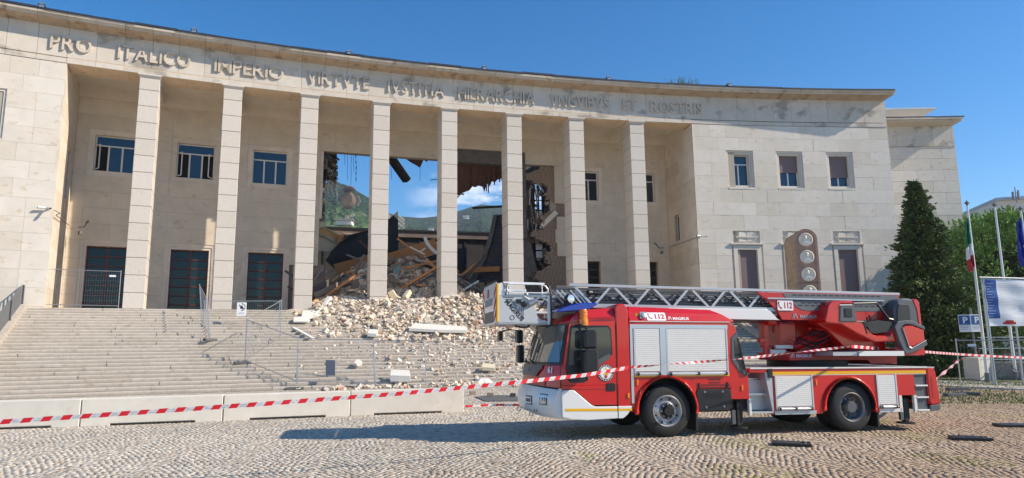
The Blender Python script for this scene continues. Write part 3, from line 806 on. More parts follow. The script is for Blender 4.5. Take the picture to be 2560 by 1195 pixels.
# closed building masses left and right of the collapse, second wing
b = MB()
b.ab(-70, -44.6, 5.9, 22, -.3, 19.0, n=12); b.build('rear_masonry', X['stone2'], COURT, fixn=False); b = MB(); b.ab(-26.0, WR - .3, 5.9, 7.5, -.3, 19.0, n=10); b.build('rear_masonry', X['stone2'], COURT, fixn=False); b = MB(); b.ab(-26.0, WR - .3, 7.51, 22, -.3, 13.2, n=10); b.build('rear_masonry', X['stone2'], COURT, fixn=False); b = MB()  # unseen right rear block, kept low to let sun into the gap
b.ab(PR + 2.9, WR - .3, .55, 6.0, -.3, 19.0, n=6); b.ab(-70, PL - 2.9, .55, 6.0, -.3, 19.0, n=6)
b.build('rear_masonry', X['stone2'], COURT, fixn=False)
for i in range(19):
    z0, z1 = 17.1 - .92 * (i + 1), 17.1 - .92 * i
    for a, c in ((.02, 2.0), (2.0, 4.0), (4.0, 6.0)): panel(WR - .32, WR, a, c, z0, z1) if False else None
b = MB(); b.ab(WR - .3, WR, .02, 6.2, -.3, 19.0); b.build('end_wall', X['stone'], COURT, fixn=False)
# second, set back wing on the right
W2 = 4.17; O2 = 5.95
zs2 = [17.1 - .92 * i for i in range(20)]
for i in range(19):
    br = [WR - .1, -2.0, .1, 2.2, W2] if i % 2 else [WR - .1, -3.1, -1.0, 1.1, 3.1, W2]
    for a, c in zip(br[:-1], br[1:]):
        q = MB(); q.ab(a + .008, c - .008, O2 + rng.gauss(0, .002), O2 + .12, zs2[i+1] + .008, zs2[i] - .008); q.build('facing_slab', X['stone'], COURT, fixn=False)
b = MB(); b.ab(WR - .1, W2 - .02, O2 + .1, O2 + 12, -.3, 19.25, n=4); b.build('side_wing_core', X['stone'], COURT, fixn=False)
s = WR - .1
while s < W2 - .1:
    e = min(s + 1.4, W2); q = MB(); q.ab(s + .007, e - .007, O2, O2 + .2, ZF0 + .06, ZF1 + .03); q.build('frieze_block', X['frieze'], COURT, fixn=False)
    q = MB(); q.ab(s + .007, e - .007, O2 - .03, O2 + .2, ZA + .2, ZF0); q.build('architrave_block', X['frieze'], COURT, fixn=False)
    ex = .24 if e >= W2 - .01 else 0
    q = MB()
    for (oa, ob, za, zb) in ((-.85, .05, .17, .29), (-1.0, .05, .30, .44)): q.ab(s + .006, e - .006 + ex, O2 + oa, O2 + ob, ZF1 + za, ZF1 + zb)
    q.hex([AP(s + .006, O2 - .84, ZF1 + .168), AP(e - .006 + ex, O2 - .84, ZF1 + .168), AP(e - .006, O2, ZF1 + .03), AP(s + .006, O2, ZF1 + .03), AP(s + .006, O2 - .84, ZF1 + .169), AP(e - .006 + ex, O2 - .84, ZF1 + .169), AP(e - .006, O2, ZF1 + .169), AP(s + .006, O2, ZF1 + .169)])
    q.build('cornice_block', X['corn'], COURT); s = e
roofedge(WR - .1, W2 + .3, O2)
# thin white canopy on the roof terrace behind
cv = thing('roof_canopy', 'thin white flat canopy roof above the set back right wing', 'canopy', AP(0, 12, 21))
q = MB(); q.ab(-6, 4.6, 8.6, 16, 21.25, 21.38, n=3); q.build('canopy_slab', X['tw'], cv)
q = MB(); q.hex([AP(-6, 9.6, 20.3), AP(2.6, 9.6, 20.3), AP(2.6, 16, 20.3), AP(-6, 16, 20.3), AP(-6, 8.7, 21.24), AP(4.5, 8.7, 21.24), AP(4.5, 16, 21.24), AP(-6, 16, 21.24)]); q.build('canopy_underside', X['conc'], cv)
for a in (-4, -1, 2): q = MB(); q.cyl(AP(a, 11, 19.2), AP(a, 11, 20.3), .1); q.build('post', X['tw'], cv)
# roof lightning studs
for k, (px, py) in enumerate(((103, 20), (484, 78), (871, 133), (1210, 170), (1521, 195), (1823, 212))):
    p = arcpt(px, py + 8, -.9); s_, o_ = so(p)
    q = MB(); z = ZF1 + .53
    q.ab(s_ - .11, s_ + .11, -1.02, -.8, z - .03, z + .12); q.hex([AP(s_ - .16, -1.08, z + .12), AP(s_ + .16, -1.08, z + .12), AP(s_ + .16, -.72, z + .12), AP(s_ - .16, -.72, z + .12), AP(s_ - .06, -.98, z + .24), AP(s_ + .06, -.98, z + .24), AP(s_ + .06, -.84, z + .24), AP(s_ - .06, -.84, z + .24)])
    wh = ['at the far left end of the cornice', 'on the cornice above the word ITALICO', 'on the cornice above the word VIRTVTE', 'on the cornice above the word HIERARCHIA', 'on the cornice above the word VNGVIBVS', 'on the cornice right of the lettering'][k]
    o = q.build('roof_fixture', X['galv'], org=AP(s_, -.9, z)); tag(o, 'small grey metal cap ' + wh, 'roof fixture', 'metal caps along the cornice')
# weeds growing on the cornice
q = MB()
for i in range(46):
    s_ = -19.3 + rng.gauss(0, .55); b0 = AP(s_, -.6 + rng.random() * .4, 19.4); tp = b0 + Vector((rng.gauss(0, .12), rng.gauss(0, .1), .25 + rng.random() * .45))
    q.bar(b0, tp, .012, .012)
    for _ in range(4):
        c = b0.lerp(tp, .4 + .6 * rng.random()); v = Vector((rng.gauss(0, 1), rng.gauss(0, 1), rng.gauss(0, 1))).normalized() * .06; w2_ = v.cross(Vector((0, 0, 1))) * .5
        q.poly([c, c + v + w2_, c + v * 1.6, c + v - w2_])
tag(q.build('weeds', mat('dry_weed', (.20, .22, .07), .8), org=AP(-19.3, -.5, 19.4), fixn=False), 'tuft of dry weeds growing on the cornice above the word ROSTRIS', 'weeds', kind=None)
# ================================================================ FIRE ENGINE (local frame: x = rearwards from the front axle, y = away from the camera, z up)
PH, TI = rad(12), 0.0107
axv = Vector((math.cos(PH) * math.cos(TI), math.sin(PH) * math.cos(TI), -math.sin(TI)))
nnv = Vector((-math.sin(PH), math.cos(PH), 0)); upv = axv.cross(nnv)
TO = Vector((2.82, 12.9, -.045)) + upv * .08
TM = Matrix.Identity(4)
for i in range(3):
    TM[i][0] = axv[i]; TM[i][1] = nnv[i]; TM[i][2] = upv[i]; TM[i][3] = TO[i]
TRK = thing('fire_engine', 'red turntable ladder fire engine with white lower cab and silver shutters parked before the steps', 'fire engine', mat=TM)
ORG[TRK.name] = Vector((0, 0, 0))
Wd = 2.38
def pbox(name, m, x0, x1, y0, y1, z0, z1, bevel=0, parent=None):
    b = MB(); b.box(x0, x1, y0, y1, z0, z1); return b.build(name, X[m], parent or TRK, bevel=bevel)
def sidepr(name, m, outl, y0, y1, bevel=0, parent=None, smooth=False):
    b = MB(); b.prism(outl, lambda a, c, d: (a, d, c), y0, y1); return b.build(name, X[m], parent or TRK, bevel=bevel, smooth=smooth)
# wheels
def wheel(x, y0, y1, rear, dual=False):
    w_ = empt('wheel', TRK); s_ = -1 if y0 < y1 else 1; W_ = abs(y1 - y0); R_ = .47; c = (x, y0, R_)
    d = (0, 1 if y1 > y0 else -1, 0)
    b = MB()
    b.lathe([(.275, .03), (.283, .0), (.325, -.008), (.36, .0), (.42, .005), (.452, .025), (.468, .06), (.47, .10), (.47, W_ - .06), (.45, W_ - .02), (.40, W_), (.29, W_)], c, d, 44)
    ty = b.build('tyre', X['tbm'], w_, smooth=True, sharp=50)
    b = MB()
    for k in range(44):
        t = 2 * math.pi * k / 44
        for (a, e) in ((.06, .10), (.13, .17), (.20, .24)):
            if e > W_: continue
            r = .474; tt = t + a * .5; p0 = Vector((x + r * math.cos(tt), y0 + d[1] * a, R_ + r * math.sin(tt))); p1 = Vector((x + r * math.cos(tt + .03), y0 + d[1] * e, R_ + r * math.sin(tt + .03)))
            b.bar(p0, p1, .045, .012, up=(math.cos(tt), 0, math.sin(tt)))
    tag(b.build('tread_blocks', X['tbm'], w_, fixn=False), kind='stuff')
    b = MB()
    if not rear:
        b.lathe([(.285, .03), (.287, .0), (.275, -.012), (.262, .0), (.252, .04), (.242, .085), (.20, .06), (.165, .02), (.14, .0), (.14, .02)], c, d, 40)
        b.build('rim', X['rimw'], w_, smooth=True, sharp=40)
    else:
        b.lathe([(.28, .03), (.282, .0), (.27, -.012), (.256, .0), (.246, .05), (.235, .13), (.19, .17), (.12, .17), (.1, .1)], c, d, 40)
        b.build('rim', X['rimd'], w_, smooth=True, sharp=40)
    # hand holes
    b = MB()
    for k in range(8):
        t = 2 * math.pi * (k + .5) / 8; r = .222; yy = y0 + d[1] * ((.066) if not rear else .14)
        b.cyl((x + r * math.cos(t), yy + s_ * .012, R_ + r * math.sin(t)), (x + r * math.cos(t), yy, R_ + r * math.sin(t)), .017, n=8)
    b.build('hand_holes', X['ink'], w_)
    b = MB()
    if not rear:
        b.lathe([(0, -.06), (.075, -.06), (.09, -.03), (.095, .0), (.155, .003), (.16, .03)], c, d, 24); b.build('hub', X['tb'], w_, smooth=True)
        rr_, yy = .125, -.005
    else:
        b.lathe([(0, .0), (.10, .0), (.115, .02), (.12, .16), (.19, .165)], c, d, 24); b.build('hub', X['tg'], w_, smooth=True)
        rr_, yy = .16, .15
    for k in range(10 if rear else 8):
        t = 2 * math.pi * k / (10 if rear else 8); b = MB()
        b.cyl((x + rr_ * math.cos(t), y0 + d[1] * (yy - .03), R_ + rr_ * math.sin(t)), (x + rr_ * math.cos(t), y0 + d[1] * (yy + .02), R_ + rr_ * math.sin(t)), .016, .018, n=6); b.build('wheel_nut', X['rimd'], w_)
wheel(0, .02, .30, False); wheel(0, Wd - .02, Wd - .30, False)
wheel(3.87, .02, .28, True); wheel(3.87, Wd - .02, Wd - .28, True); wheel(3.87, .60, .34, True); wheel(3.87, Wd - .60, Wd - .34, True)
# chassis
b = MB(); b.box(-1.9, 5.7, .75, .85, .5, .72); b.build('chassis_rail', X['under'], TRK)
b = MB(); b.box(-1.9, 5.7, Wd - .85, Wd - .75, .5, .72); b.build('chassis_rail', X['under'], TRK)
pbox('front_axle', 'under', -.08, .08, .3, Wd - .3, .36, .52); pbox('rear_axle', 'under', 3.77, 3.97, .3, Wd - .3, .34, .6)
pbox('engine_block', 'under', -1.7, -.2, .7, Wd - .7, .36, 1.0); pbox('gearbox', 'under', .4, 3.2, .8, Wd - .8, .42, 1.0)
# ---- cab shell lofted from curved horizontal sections
def sside(h):
    pts = [(.36, -1.98), (.5, -2.03), (.95, -2.03), (1.25, -1.99), (1.35, -1.965), (2.03, -1.86), (2.14, -1.82), (2.24, -1.70), (2.31, -1.45), (2.345, -1.15)]
    for (a, x0), (c, x1) in zip(pts[:-1], pts[1:]):
        if a <= h <= c: return x0 + (x1 - x0) * (h - a) / (c - a)
    return pts[0][1] if h < pts[0][0] else pts[-1][1]
def bow(h): return .35 if h < 1.2 else .35 - .05 * (h - 1.2) if h < 2.05 else max(.12, .31 - .8 * (h - 2.05))
def lean(h): return 0.0 if h < 1.3 else (h - 1.3) * .10
def front(h, v, off=0.0):
    a = abs(v); x = sside(h) - bow(h) * (1 - a ** 2.6) + lean(h) * (1 - a ** 3)
    y = Wd / 2 + v * (Wd / 2 - (.02 if a > .99 else 0)); 
    return Vector((x - off, y + (off * .3 if v > 0 else -off * .3) * a, h))
NV = 24; VV = [-1 + 2 * i / NV for i in range(NV + 1)]
VV = [math.copysign(abs(v) ** .8, v) for v in VV]
def loft(name, m, hs, v0, v1, off, thick=None, parent=None, nv=None, edge=None):
    vs = [v for v in VV if v0 < v < v1]; vs = [v0] + vs + [v1]
    b = MB()
    for h in hs:
        for v in vs:
            vv = v
            if edge: vv = edge(h, v)
            b.v.append(tuple(front(h, vv, off)))
    k = len(vs)
    for i in range(len(hs) - 1):
        for j in range(k - 1): b.f.append((i * k + j, i * k + j + 1, (i + 1) * k + j + 1, (i + 1) * k + j)); b.m.append(0)
    return b.build(name, X[m] if isinstance(m, str) else m, parent or TRK, smooth=True, sharp=28)
HS = [.90, .95, 1.1, 1.25, 1.35, 1.5, 1.7, 1.9, 2.03, 2.09, 2.14, 2.19, 2.24, 2.28, 2.31, 2.33, 2.345]
b = MB(); ring = []
for h in HS:
    r = [front(h, v) for v in VV]
    ins = max(0, (h - 2.14)) * .45
    r = [Vector((p[0], min(max(p[1], ins), Wd - ins), p[2])) for p in r]
    r += [Vector((-.98, Wd - ins, h)), Vector((-.98, ins, h))]
    ring.append(r)
k = len(ring[0])
for r in ring: b.v += [tuple(p) for p in r]
for i in range(len(HS) - 1):
    for j in range(k): b.f.append((i * k + j, i * k + (j + 1) % k, (i + 1) * k + (j + 1) % k, (i + 1) * k + j)); b.m.append(0)
b.f.append(tuple((len(HS) - 1) * k + j for j in range(k))); b.m.append(0); b.f.append(tuple(range(k))[::-1]); b.m.append(0)
b.build('cab', X['red'], TRK, smooth=True, sharp=30)
# windscreen, black surround, reflections come from the place itself
loft('windscreen_surround', 'tb', [1.30, 1.5, 1.7, 1.9, 2.05], -.97, .97, .008)
wsg = mat('windscreen_glass', (.20, .21, .21), .03, spec=1.0, metal=.6)
loft('windscreen', wsg, [1.36, 1.5, 1.7, 1.9, 2.02], -.93, .93, .016)
gr = loft('grille', 'tg', [1.10, 1.15, 1.2, 1.25, 1.31], -.62, .62, .03, edge=lambda h, v: v * (1 - max(0, 1.25 - h) * 1.6))
loft('cab_nose_panel', 'redd', [.93, 1.0, 1.05, 1.09], -.72, .72, .018)
for v in (-.25, .2, .6):
    b = MB(); p = front(1.36, v, .03); q = front(1.40, v + .28, .03); b.tube([p, front(1.33, v - .02, .05), q], .010, 5); b.build('wiper', X['tb'], TRK)
def on_front(txt, h, v, size, m, z=.02, name='number'):
    me = text_mesh(txt, size, .002, .001 if size < .1 else .004); me.materials.append(X[m])
    p = front(h, v, z); t = (front(h, v + .05) - front(h, v - .05)).normalized(); u = (front(h + .05, v) - front(h - .05, v)).normalized(); n_ = t.cross(u)
    if n_[0] > 0: t = -t; n_ = t.cross(u)
    wd = max(q.co.x for q in me.vertices)
    M4 = Matrix.Identity(4)
    for i in range(3): M4[i][0] = t[i]; M4[i][1] = u[i]; M4[i][2] = n_[i]; M4[i][3] = (p - t * (wd / 2))[i]
    return inst(name, me, TRK, M4)
on_front('61', 1.17, -.80, .15, 'inkw'); on_front('MAGIRUS', 1.19, -.05, .06, 'inkg', .045, 'lettering')
# bumper
HB = [.36, .42, .5, .62, .75, .86, .93]
def bmp(h, v, off):
    p = front(max(h, .5), v, 0); ex = {.36: -.02, .42: .05, .5: .09, .62: .11, .75: .11, .86: .06, .93: .015}[h]
    return Vector((p[0] - ex + off, min(max(p[1], .0), Wd), h - .0 + (.06 * (1 - abs(v)) if h < .5 else (.05 * (1 - abs(v) ** 2) - .03 if h > .8 else 0))))
b = MB()
for h in HB:
    for v in VV: b.v.append(tuple(bmp(h, v, 0)))
for h in HB:
    for v in VV: p = bmp(h, v, .25); b.v.append((p[0], p[1], p[2]))
k = len(VV); nh = len(HB)
for i in range(nh - 1):
    for j in range(k - 1): b.f.append((i * k + j, i * k + j + 1, (i + 1) * k + j + 1, (i + 1) * k + j)); b.m.append(0)
o_ = nh * k
for j in range(k - 1):
    b.f.append(((nh - 1) * k + j, (nh - 1) * k + j + 1, o_ + (nh - 1) * k + j + 1, o_ + (nh - 1) * k + j)); b.m.append(0)
    b.f.append((j, j + 1, o_ + j + 1, o_ + j)); b.m.append(0)
for j in (0, k - 1):
    for i in range(nh - 1): b.f.append((i * k + j, (i + 1) * k + j, o_ + (i + 1) * k + j, o_ + i * k + j)); b.m.append(0)
b.build('front_bumper', X['tw'], TRK, smooth=True, sharp=40)
def bhv(h, v, off):
    for a_, c_ in zip(HB[:-1], HB[1:]):
        if a_ <= h <= c_: return bmp(a_, v, off).lerp(bmp(c_, v, off), (h - a_) / (c_ - a_))
def bpatch3(name, m, h0, h1, v0, v1, off, parent=None, n=5):
    b = MB(); P = [[bhv(h0 + (h1 - h0) * j / 2, v0 + (v1 - v0) * i / n, off) for i in range(n + 1)] for j in range(3)]
    for j in range(2):
        for i in range(n): b.poly([P[j][i], P[j][i + 1], P[j + 1][i + 1], P[j + 1][i]])
    for ring_ in ([P[0][i] for i in range(n + 1)], [P[2][i] for i in range(n + 1)], [P[j][0] for j in range(3)], [P[j][n] for j in range(3)]):
        for u_, w2 in zip(ring_[:-1], ring_[1:]): b.poly([u_, w2, w2 + Vector((.03, 0, 0)), u_ + Vector((.03, 0, 0))])
    return b.build(name, X[m], parent or TRK)
for v0, v1 in ((-.85, -.74), (.74, .85)):
    bpatch3('headlight_bezel', 'tg', .60, .80, v0 - .02, v1 + .02, -.008); hl = bpatch3('headlight', 'lamp', .62, .78, v0, v1, -.014)
    for k_ in (0, 1):
        b = MB(); p = bhv(.70, v0 + (v1 - v0) * (.28 + .44 * k_), -.02); b.lathe([(0, .0), (.03, .004), (.036, .012)], p, (1, 0, 0), 12); b.build('reflector', X['rimw'], hl)
bpatch3('bumper_gap', 'tb', .905, .93, -.97, .97, -.006, n=14)
bpatch3('plate_surround', 'tb', .58, .74, -.52, -.30, -.010); pl = bpatch3('number_plate', 'inkw', .60, .72, -.505, -.315, -.016)
for i in range(6): bpatch3('plate_character', 'ink', .63, .69, -.495 + .03 * i, -.477 + .03 * i, -.019, pl, 1)
for v in (-.62, -.55):
    p = bhv(.48, v, -.004); b = MB(); b.lathe([(.016, 0), (.026, 0), (.026, -.008), (.016, -.008)], p, (1, 0, 0), 14); b.build('tow_cover', X['tg'], TRK)
for v in (-.45, .45):
    b = MB(); p = bmp(.42, v, 0); b.lathe([(.03, -.012), (.045, -.012), (.045, .012), (.03, .012), (.03, -.012)], p + Vector((-.03, 0, -.04)), (0, 1, 0), 14); b.build('towing_eye', X['galv'], TRK)
# near side of the cab: door, white fender panel, window
def cabside(y0, y1, sg):
    e = .004 * sg
    f = lambda outl, nm, m, t0, t1, **k: sidepr(nm, m, outl, y0 - sg * t0, y0 + sg * t1, **k)
    f([(-2.02, .95), (-1.995, 1.25), (-1.87, 2.04), (-1.80, 2.07), (-.99, 2.07), (-.96, 1.0), (-.96, .95)], 'door', 'red', .012, .02, bevel=.006)
    f([(-2.02, .40), (-2.03, .84), (-1.98, .87), (-1.80, .87), (-1.47, .60), (-1.40, .575), (-.985, .575), (-.985, .36), (-1.55, .34), (-1.85, .36)], 'lower_door_panel', 'tw', .03, .1, bevel=.012)
    f([(-1.965, .505), (-1.965, .55), (-.99, .535), (-.99, .49)], 'reflective_stripe', 'yel', .034, .0)
    f([(-1.80, .88), (-1.45, .60), (-.99, .60), (-.99, .95), (-2.02, .95), (-2.02, .88)], 'door_lower', 'red', .018, .05, bevel=.006)
    # rear quarter of cab
    f([(-.975, .36), (-.975, 2.38), (-.92, 2.42), (-.80, 2.42), (-.74, 2.35), (-.70, 1.9), (-.70, .62), (-.735, .5), (-.80, .42), (-.88, .36)], 'cab_rear_pillar', 'red', .012, Wd if sg > 0 else .1, bevel=.02) if sg > 0 else None
    f([(-.97, .36), (-.97, .575), (-.70, .575), (-.735, .5), (-.80, .42), (-.88, .36)], 'lower_rear_panel', 'tw', .03, .1, bevel=.008)
    f([(-.965, .495), (-.965, .535), (-.705, .53), (-.712, .49)], 'reflective_stripe', 'yel', .034, 0)
    f([(-1.845, 1.99), (-1.835, 2.02), (-1.12, 2.02), (-1.07, 1.95), (-1.05, 1.50), (-1.16, 1.42), (-1.30, 1.38), (-1.50, 1.22), (-1.53, 1.05), (-1.60, 1.0), (-1.86, 1.0), (-1.93, 1.06), (-1.945, 1.25)], 'window_frame', 'tb', .018, 0)
    f([(-1.825, 1.97), (-1.13, 1.99), (-1.09, 1.93), (-1.075, 1.53), (-1.19, 1.46), (-1.55, 1.28), (-1.90, 1.26)], 'side_window', 'cyan', .022, 0)
    f([(-1.56, 1.20), (-1.545, 1.285), (-1.20, 1.475), (-1.10, 1.51), (-1.11, 1.42), (-1.20, 1.37), (-1.36, 1.28), (-1.50, 1.17), (-1.53, 1.04)], 'window_trim', 'tg', .032, 0)
    f([(-1.19, .855), (-1.19, .965), (-1.17, .985), (-1.03, .985), (-1.01, .965), (-1.01, .86), (-1.03, .84), (-1.17, .84)], 'door_handle', 'tb', .03, 0, bevel=.01)
    f([(-.785, .72), (-.785, .80), (-.745, .80), (-.745, .72)], 'side_marker_lamp', 'orange', .03, 0)
    # roof ledge lines
    f([(-1.75, 2.13), (-1.75, 2.145), (-1.0, 2.145), (-1.0, 2.13)], 'roof_rail_line', 'redd', .012, 0)
    f([(-1.72, 2.165), (-1.72, 2.18), (-1.0, 2.18), (-1.0, 2.165)], 'roof_rail_line', 'redd', .004, 0)
cabside(0, Wd, 1); cabside(Wd, 0, -1)
for xs_ in (-.984, -2.047):
    pbox('door_seam', 'ink', xs_, xs_ + .012, -.016 if xs_ > -1 else -.004, .002, .40 if xs_ > -1 else .90, 2.06)
pbox('door_seam', 'ink', -2.0, -.984, -.0195, -.010, .872, .880)
# door crest
b = MB(); b.cyl((-1.19, -.014, 1.17), (-1.19, -.020, 1.17), .155, n=32); cr1 = b.build('door_crest', X['ink'], TRK)
b = MB(); b.cyl((-1.19, -.020, 1.17), (-1.19, -.024, 1.17), .112, n=32); b.build('crest_disc', X['inkw'], cr1)
b = MB(); b.prism([(-1.19, 1.27), (-1.235, 1.13), (-1.145, 1.13)], lambda a, c, d: (a, d, c), -.0275, -.024); b.build('crest_flame', X['yel'], cr1)
b = MB(); b.prism([(-1.33, 1.19), (-1.33, 1.165), (-1.23, 1.165), (-1.23, 1.19)], lambda a, c, d: (a, d, c), -.027, -.024); b.prism([(-1.15, 1.19), (-1.15, 1.165), (-1.05, 1.165), (-1.05, 1.19)], lambda a, c, d: (a, d, c), -.027, -.024)
b.cyl((-1.19, -.024, 1.10), (-1.19, -.0285, 1.10), .028, n=12); b.build('crest_band', X['inkr'], cr1)
for k in range(26):
    t = 2 * math.pi * k / 26
    if abs(math.sin(t)) < .12: continue
    b = MB(); c = Vector((-1.19 + .134 * math.cos(t), -.0215, 1.17 + .134 * math.sin(t))); b.obox(c, .014, .003, .022, Matrix.Rotation(-(t - math.pi / 2), 4, 'Y')); b.build('crest_letter', X['inkw'], cr1, fixn=False)
# mirrors
b = MB(); b.box(-1.68, -1.44, -.34, -.10, 1.60, 1.93); mr_ = b.build('mirror_housing', X['tb'], TRK, bevel=.035)
b = MB(); b.box(-1.70, -1.43, -.36, -.10, 1.18, 1.575); b.build('mirror_housing', X['tb'], TRK, bevel=.035)
b = MB(); b.tube([(-1.75, 0, 2.02), (-1.68, -.16, 2.02), (-1.60, -.22, 1.95), (-1.60, -.22, 1.2), (-1.68, -.16, 1.12), (-1.72, 0, 1.12)], .018, 6); b.build('mirror_arm', X['tb'], TRK)
b = MB(); b.box(-2.30, -2.16, Wd + .05, Wd + .30, 1.72, 2.0); b.build('mirror_housing', X['tb'], TRK, bevel=.03)
b = MB(); b.box(-2.28, -2.14, Wd + .03, Wd + .28, 1.30, 1.68); b.build('mirror_housing', X['tb'], TRK, bevel=.03)
b = MB(); b.box(-2.78, -2.70, Wd - .42, Wd - .20, 1.76, 1.96); b.build('kerb_mirror', X['tb'], TRK, bevel=.02)
b = MB(); b.tube([(-2.74, Wd - .3, 1.95), (-2.5, Wd - .2, 2.0), (-2.2, Wd + .1, 1.98)], .014, 6); b.build('mirror_arm', X['tb'], TRK)
# beacons
for y in (-.03, Wd + .03):
    bq = MB(); bq.cyl((-1.60, y, 2.02), (-1.60, y, 2.06), .085, n=20); bb = bq.build('beacon_foot', X['orange'], TRK)
    bq = MB(); bq.lathe([(0, .26), (.06, .26), (.068, .24), (.070, .10), (.085, .08), (.085, 0)], (-1.60, y, 2.05), (0, 0, 1), 20); bq.build('amber_beacon', X['orange'], TRK, smooth=True)
    bq = MB()
    for z in (2.10, 2.15, 2.20, 2.25): bq.lathe([(.071, 0), (.076, .008), (.071, .016)], (-1.60, y, z), (0, 0, 1), 20)
    bq.build('lens_ring', X['orange'], TRK)
bq = MB(); ol = [(-2.08, 2.26), (-2.0, 2.32), (-1.82, 2.39), (-1.58, 2.44), (-1.30, 2.44), (-1.26, 2.42), (-1.40, 2.34), (-1.50, 2.31), (-1.95, 2.27)]
bq.prism(ol, lambda a, c, d: (a, d, c), .12, Wd - .12); bq.build('blue_light_bar', X['blue'], TRK, bevel=.012)
bq = MB(); bq.box(-1.75, -1.72, .218, .225, 2.3, 2.4); bq.build('light_bar_seam', X['tb'], TRK)
# ---- equipment box behind the cab
Bx = [( -.70, .62), (-.70, 2.10), (1.30, 2.10), (1.44, 2.02), (1.66, 1.08), (1.66, .66), (1.28, .66), (1.28, .86), (.56, .86), (.52, .42)]
def arch(cx, cz, r, a0, a1, n): return [(cx + r * math.cos(rad(a0 + (a1 - a0) * i / n)), cz + r * math.sin(rad(a0 + (a1 - a0) * i / n))) for i in range(n + 1)]
fa = arch(-.02, .50, .60, -8, 186, 18)
out = [(-.70, .60)] + [(-.70, 2.10), (1.30, 2.10), (1.44, 2.02), (1.66, 1.08), (1.66, .66), (1.28, .66), (1.28, .86), (.60, .86), (.60, .42)] + fa
for (ya, yb) in ((0, .45), (Wd - .45, Wd)): sidepr('side_body_panel', 'red', out, ya, yb, bevel=.006)
pbox('equipment_box', 'redd', -.69, 1.42, .44, Wd - .44, .9, 2.12)
pbox('wheel_well', 'under', -.65, .55, .32, Wd - .32, .5, 1.12)
# roof of the box, chamfered
b = MB()
rp = [[(-.70, 0, 2.06), (1.34, 0, 2.06), (1.34, Wd, 2.06), (-.70, Wd, 2.06)], [(-.70, .0, 2.12), (1.43, .0, 2.12), (1.43, Wd, 2.12), (-.70, Wd, 2.12)], [(-.70, .07, 2.28), (1.22, .07, 2.25), (1.22, Wd - .07, 2.25), (-.70, Wd - .07, 2.28)], [(-.66, .16, 2.385), (1.02, .16, 2.34), (1.02, Wd - .16, 2.34), (-.66, Wd - .16, 2.385)]]
for r in rp: b.v += r
for i in range(3):
    for j in range(4): b.f.append((i * 4 + j, i * 4 + (j + 1) % 4, (i + 1) * 4 + (j + 1) % 4, (i + 1) * 4 + j)); b.m.append(0)
b.f.append((12, 13, 14, 15)); b.m.append(0); b.build('box_roof', X['red'], TRK, bevel=.015)
sidepr('roof_gutter', 'white', [(-.70, 2.095), (-.70, 2.107), (1.33, 2.107), (1.33, 2.095)], -.016, .0)
sidepr('shutter_rail', 'alu', [(-.70, 1.97), (-.70, 2.045), (1.27, 2.045), (1.27, 1.97)], -.014, .0)
def shutter(a, b_, z0, z1, y=0.0, sg=-1):
    t = MB(); n = max(6, int((z1 - z0) / .036))
    for i in range(n):
        q0 = z0 + (z1 - z0) * i / n; q1 = z0 + (z1 - z0) * (i + 1) / n
        t.prism([(q0, 0), (q0 + .004, .009), (q1 - .006, .009), (q1 - .001, 0)], lambda u, v, d: (d, y + sg * (v + .004), u), a, b_)
    sh_ = t.build('roller_shutter', X['shutw'], TRK, fixn=True)
    fr = MB()
    for x in (a - .035, b_ + .005): fr.box(x, x + .03, min(y, y + sg * .018), max(y, y + sg * .018), z0 - .06, z1 + .02)
    fr.build('shutter_frame', X['alu'], sh_)
    fr = MB()
    fr.box(a - .02, b_ + .02, min(y, y + sg * .02), max(y, y + sg * .02), z0 - .075, z0 - .01); fr.cyl((a, y + sg * .045, z0 - .045), (b_, y + sg * .045, z0 - .045), .013, n=8)
    fr.build('shutter_bar', X['alu'], sh_)
    for x in (a + .03, b_ - .03) + (((a + b_) / 2,) if b_ - a > .7 else ()):
        q = MB(); q.box(x - .025, x + .025, min(y, y + sg * .06), max(y, y + sg * .06), z0 - .075, z0 - .02); q.build('shutter_catch', X['tb'], sh_, bevel=.008)
shutter(-.60, -.12, 1.19, 1.965); shutter(.04, 1.22, 1.19, 1.965)
shutter(-.60, -.12, 1.19, 1.965, Wd, 1); shutter(.04, 1.22, 1.19, 1.965, Wd, 1)
pbox('shutter_divider', 'alu', -.085, .0, -.018, 0, 1.12, 1.97)
pbox('corner_strip', 'alu', -.705, -.655, -.02, 0, .62, 1.97, parent=None)
sidepr('reflective_stripe', 'yel', [(-.65, 1.085), (-.65, 1.13), (-.10, 1.13), (-.10, 1.088)], -.006, 0)
sidepr('reflective_stripe', 'yel', [(-.05, 1.088), (-.05, 1.13), (1.27, 1.135), (1.27, 1.092)], -.006, 0)
sidepr('dark_gap', 'tb', [(-.72, .5), (-.72, 2.05), (-.69, 2.05), (-.69, .5)], .01, .05)
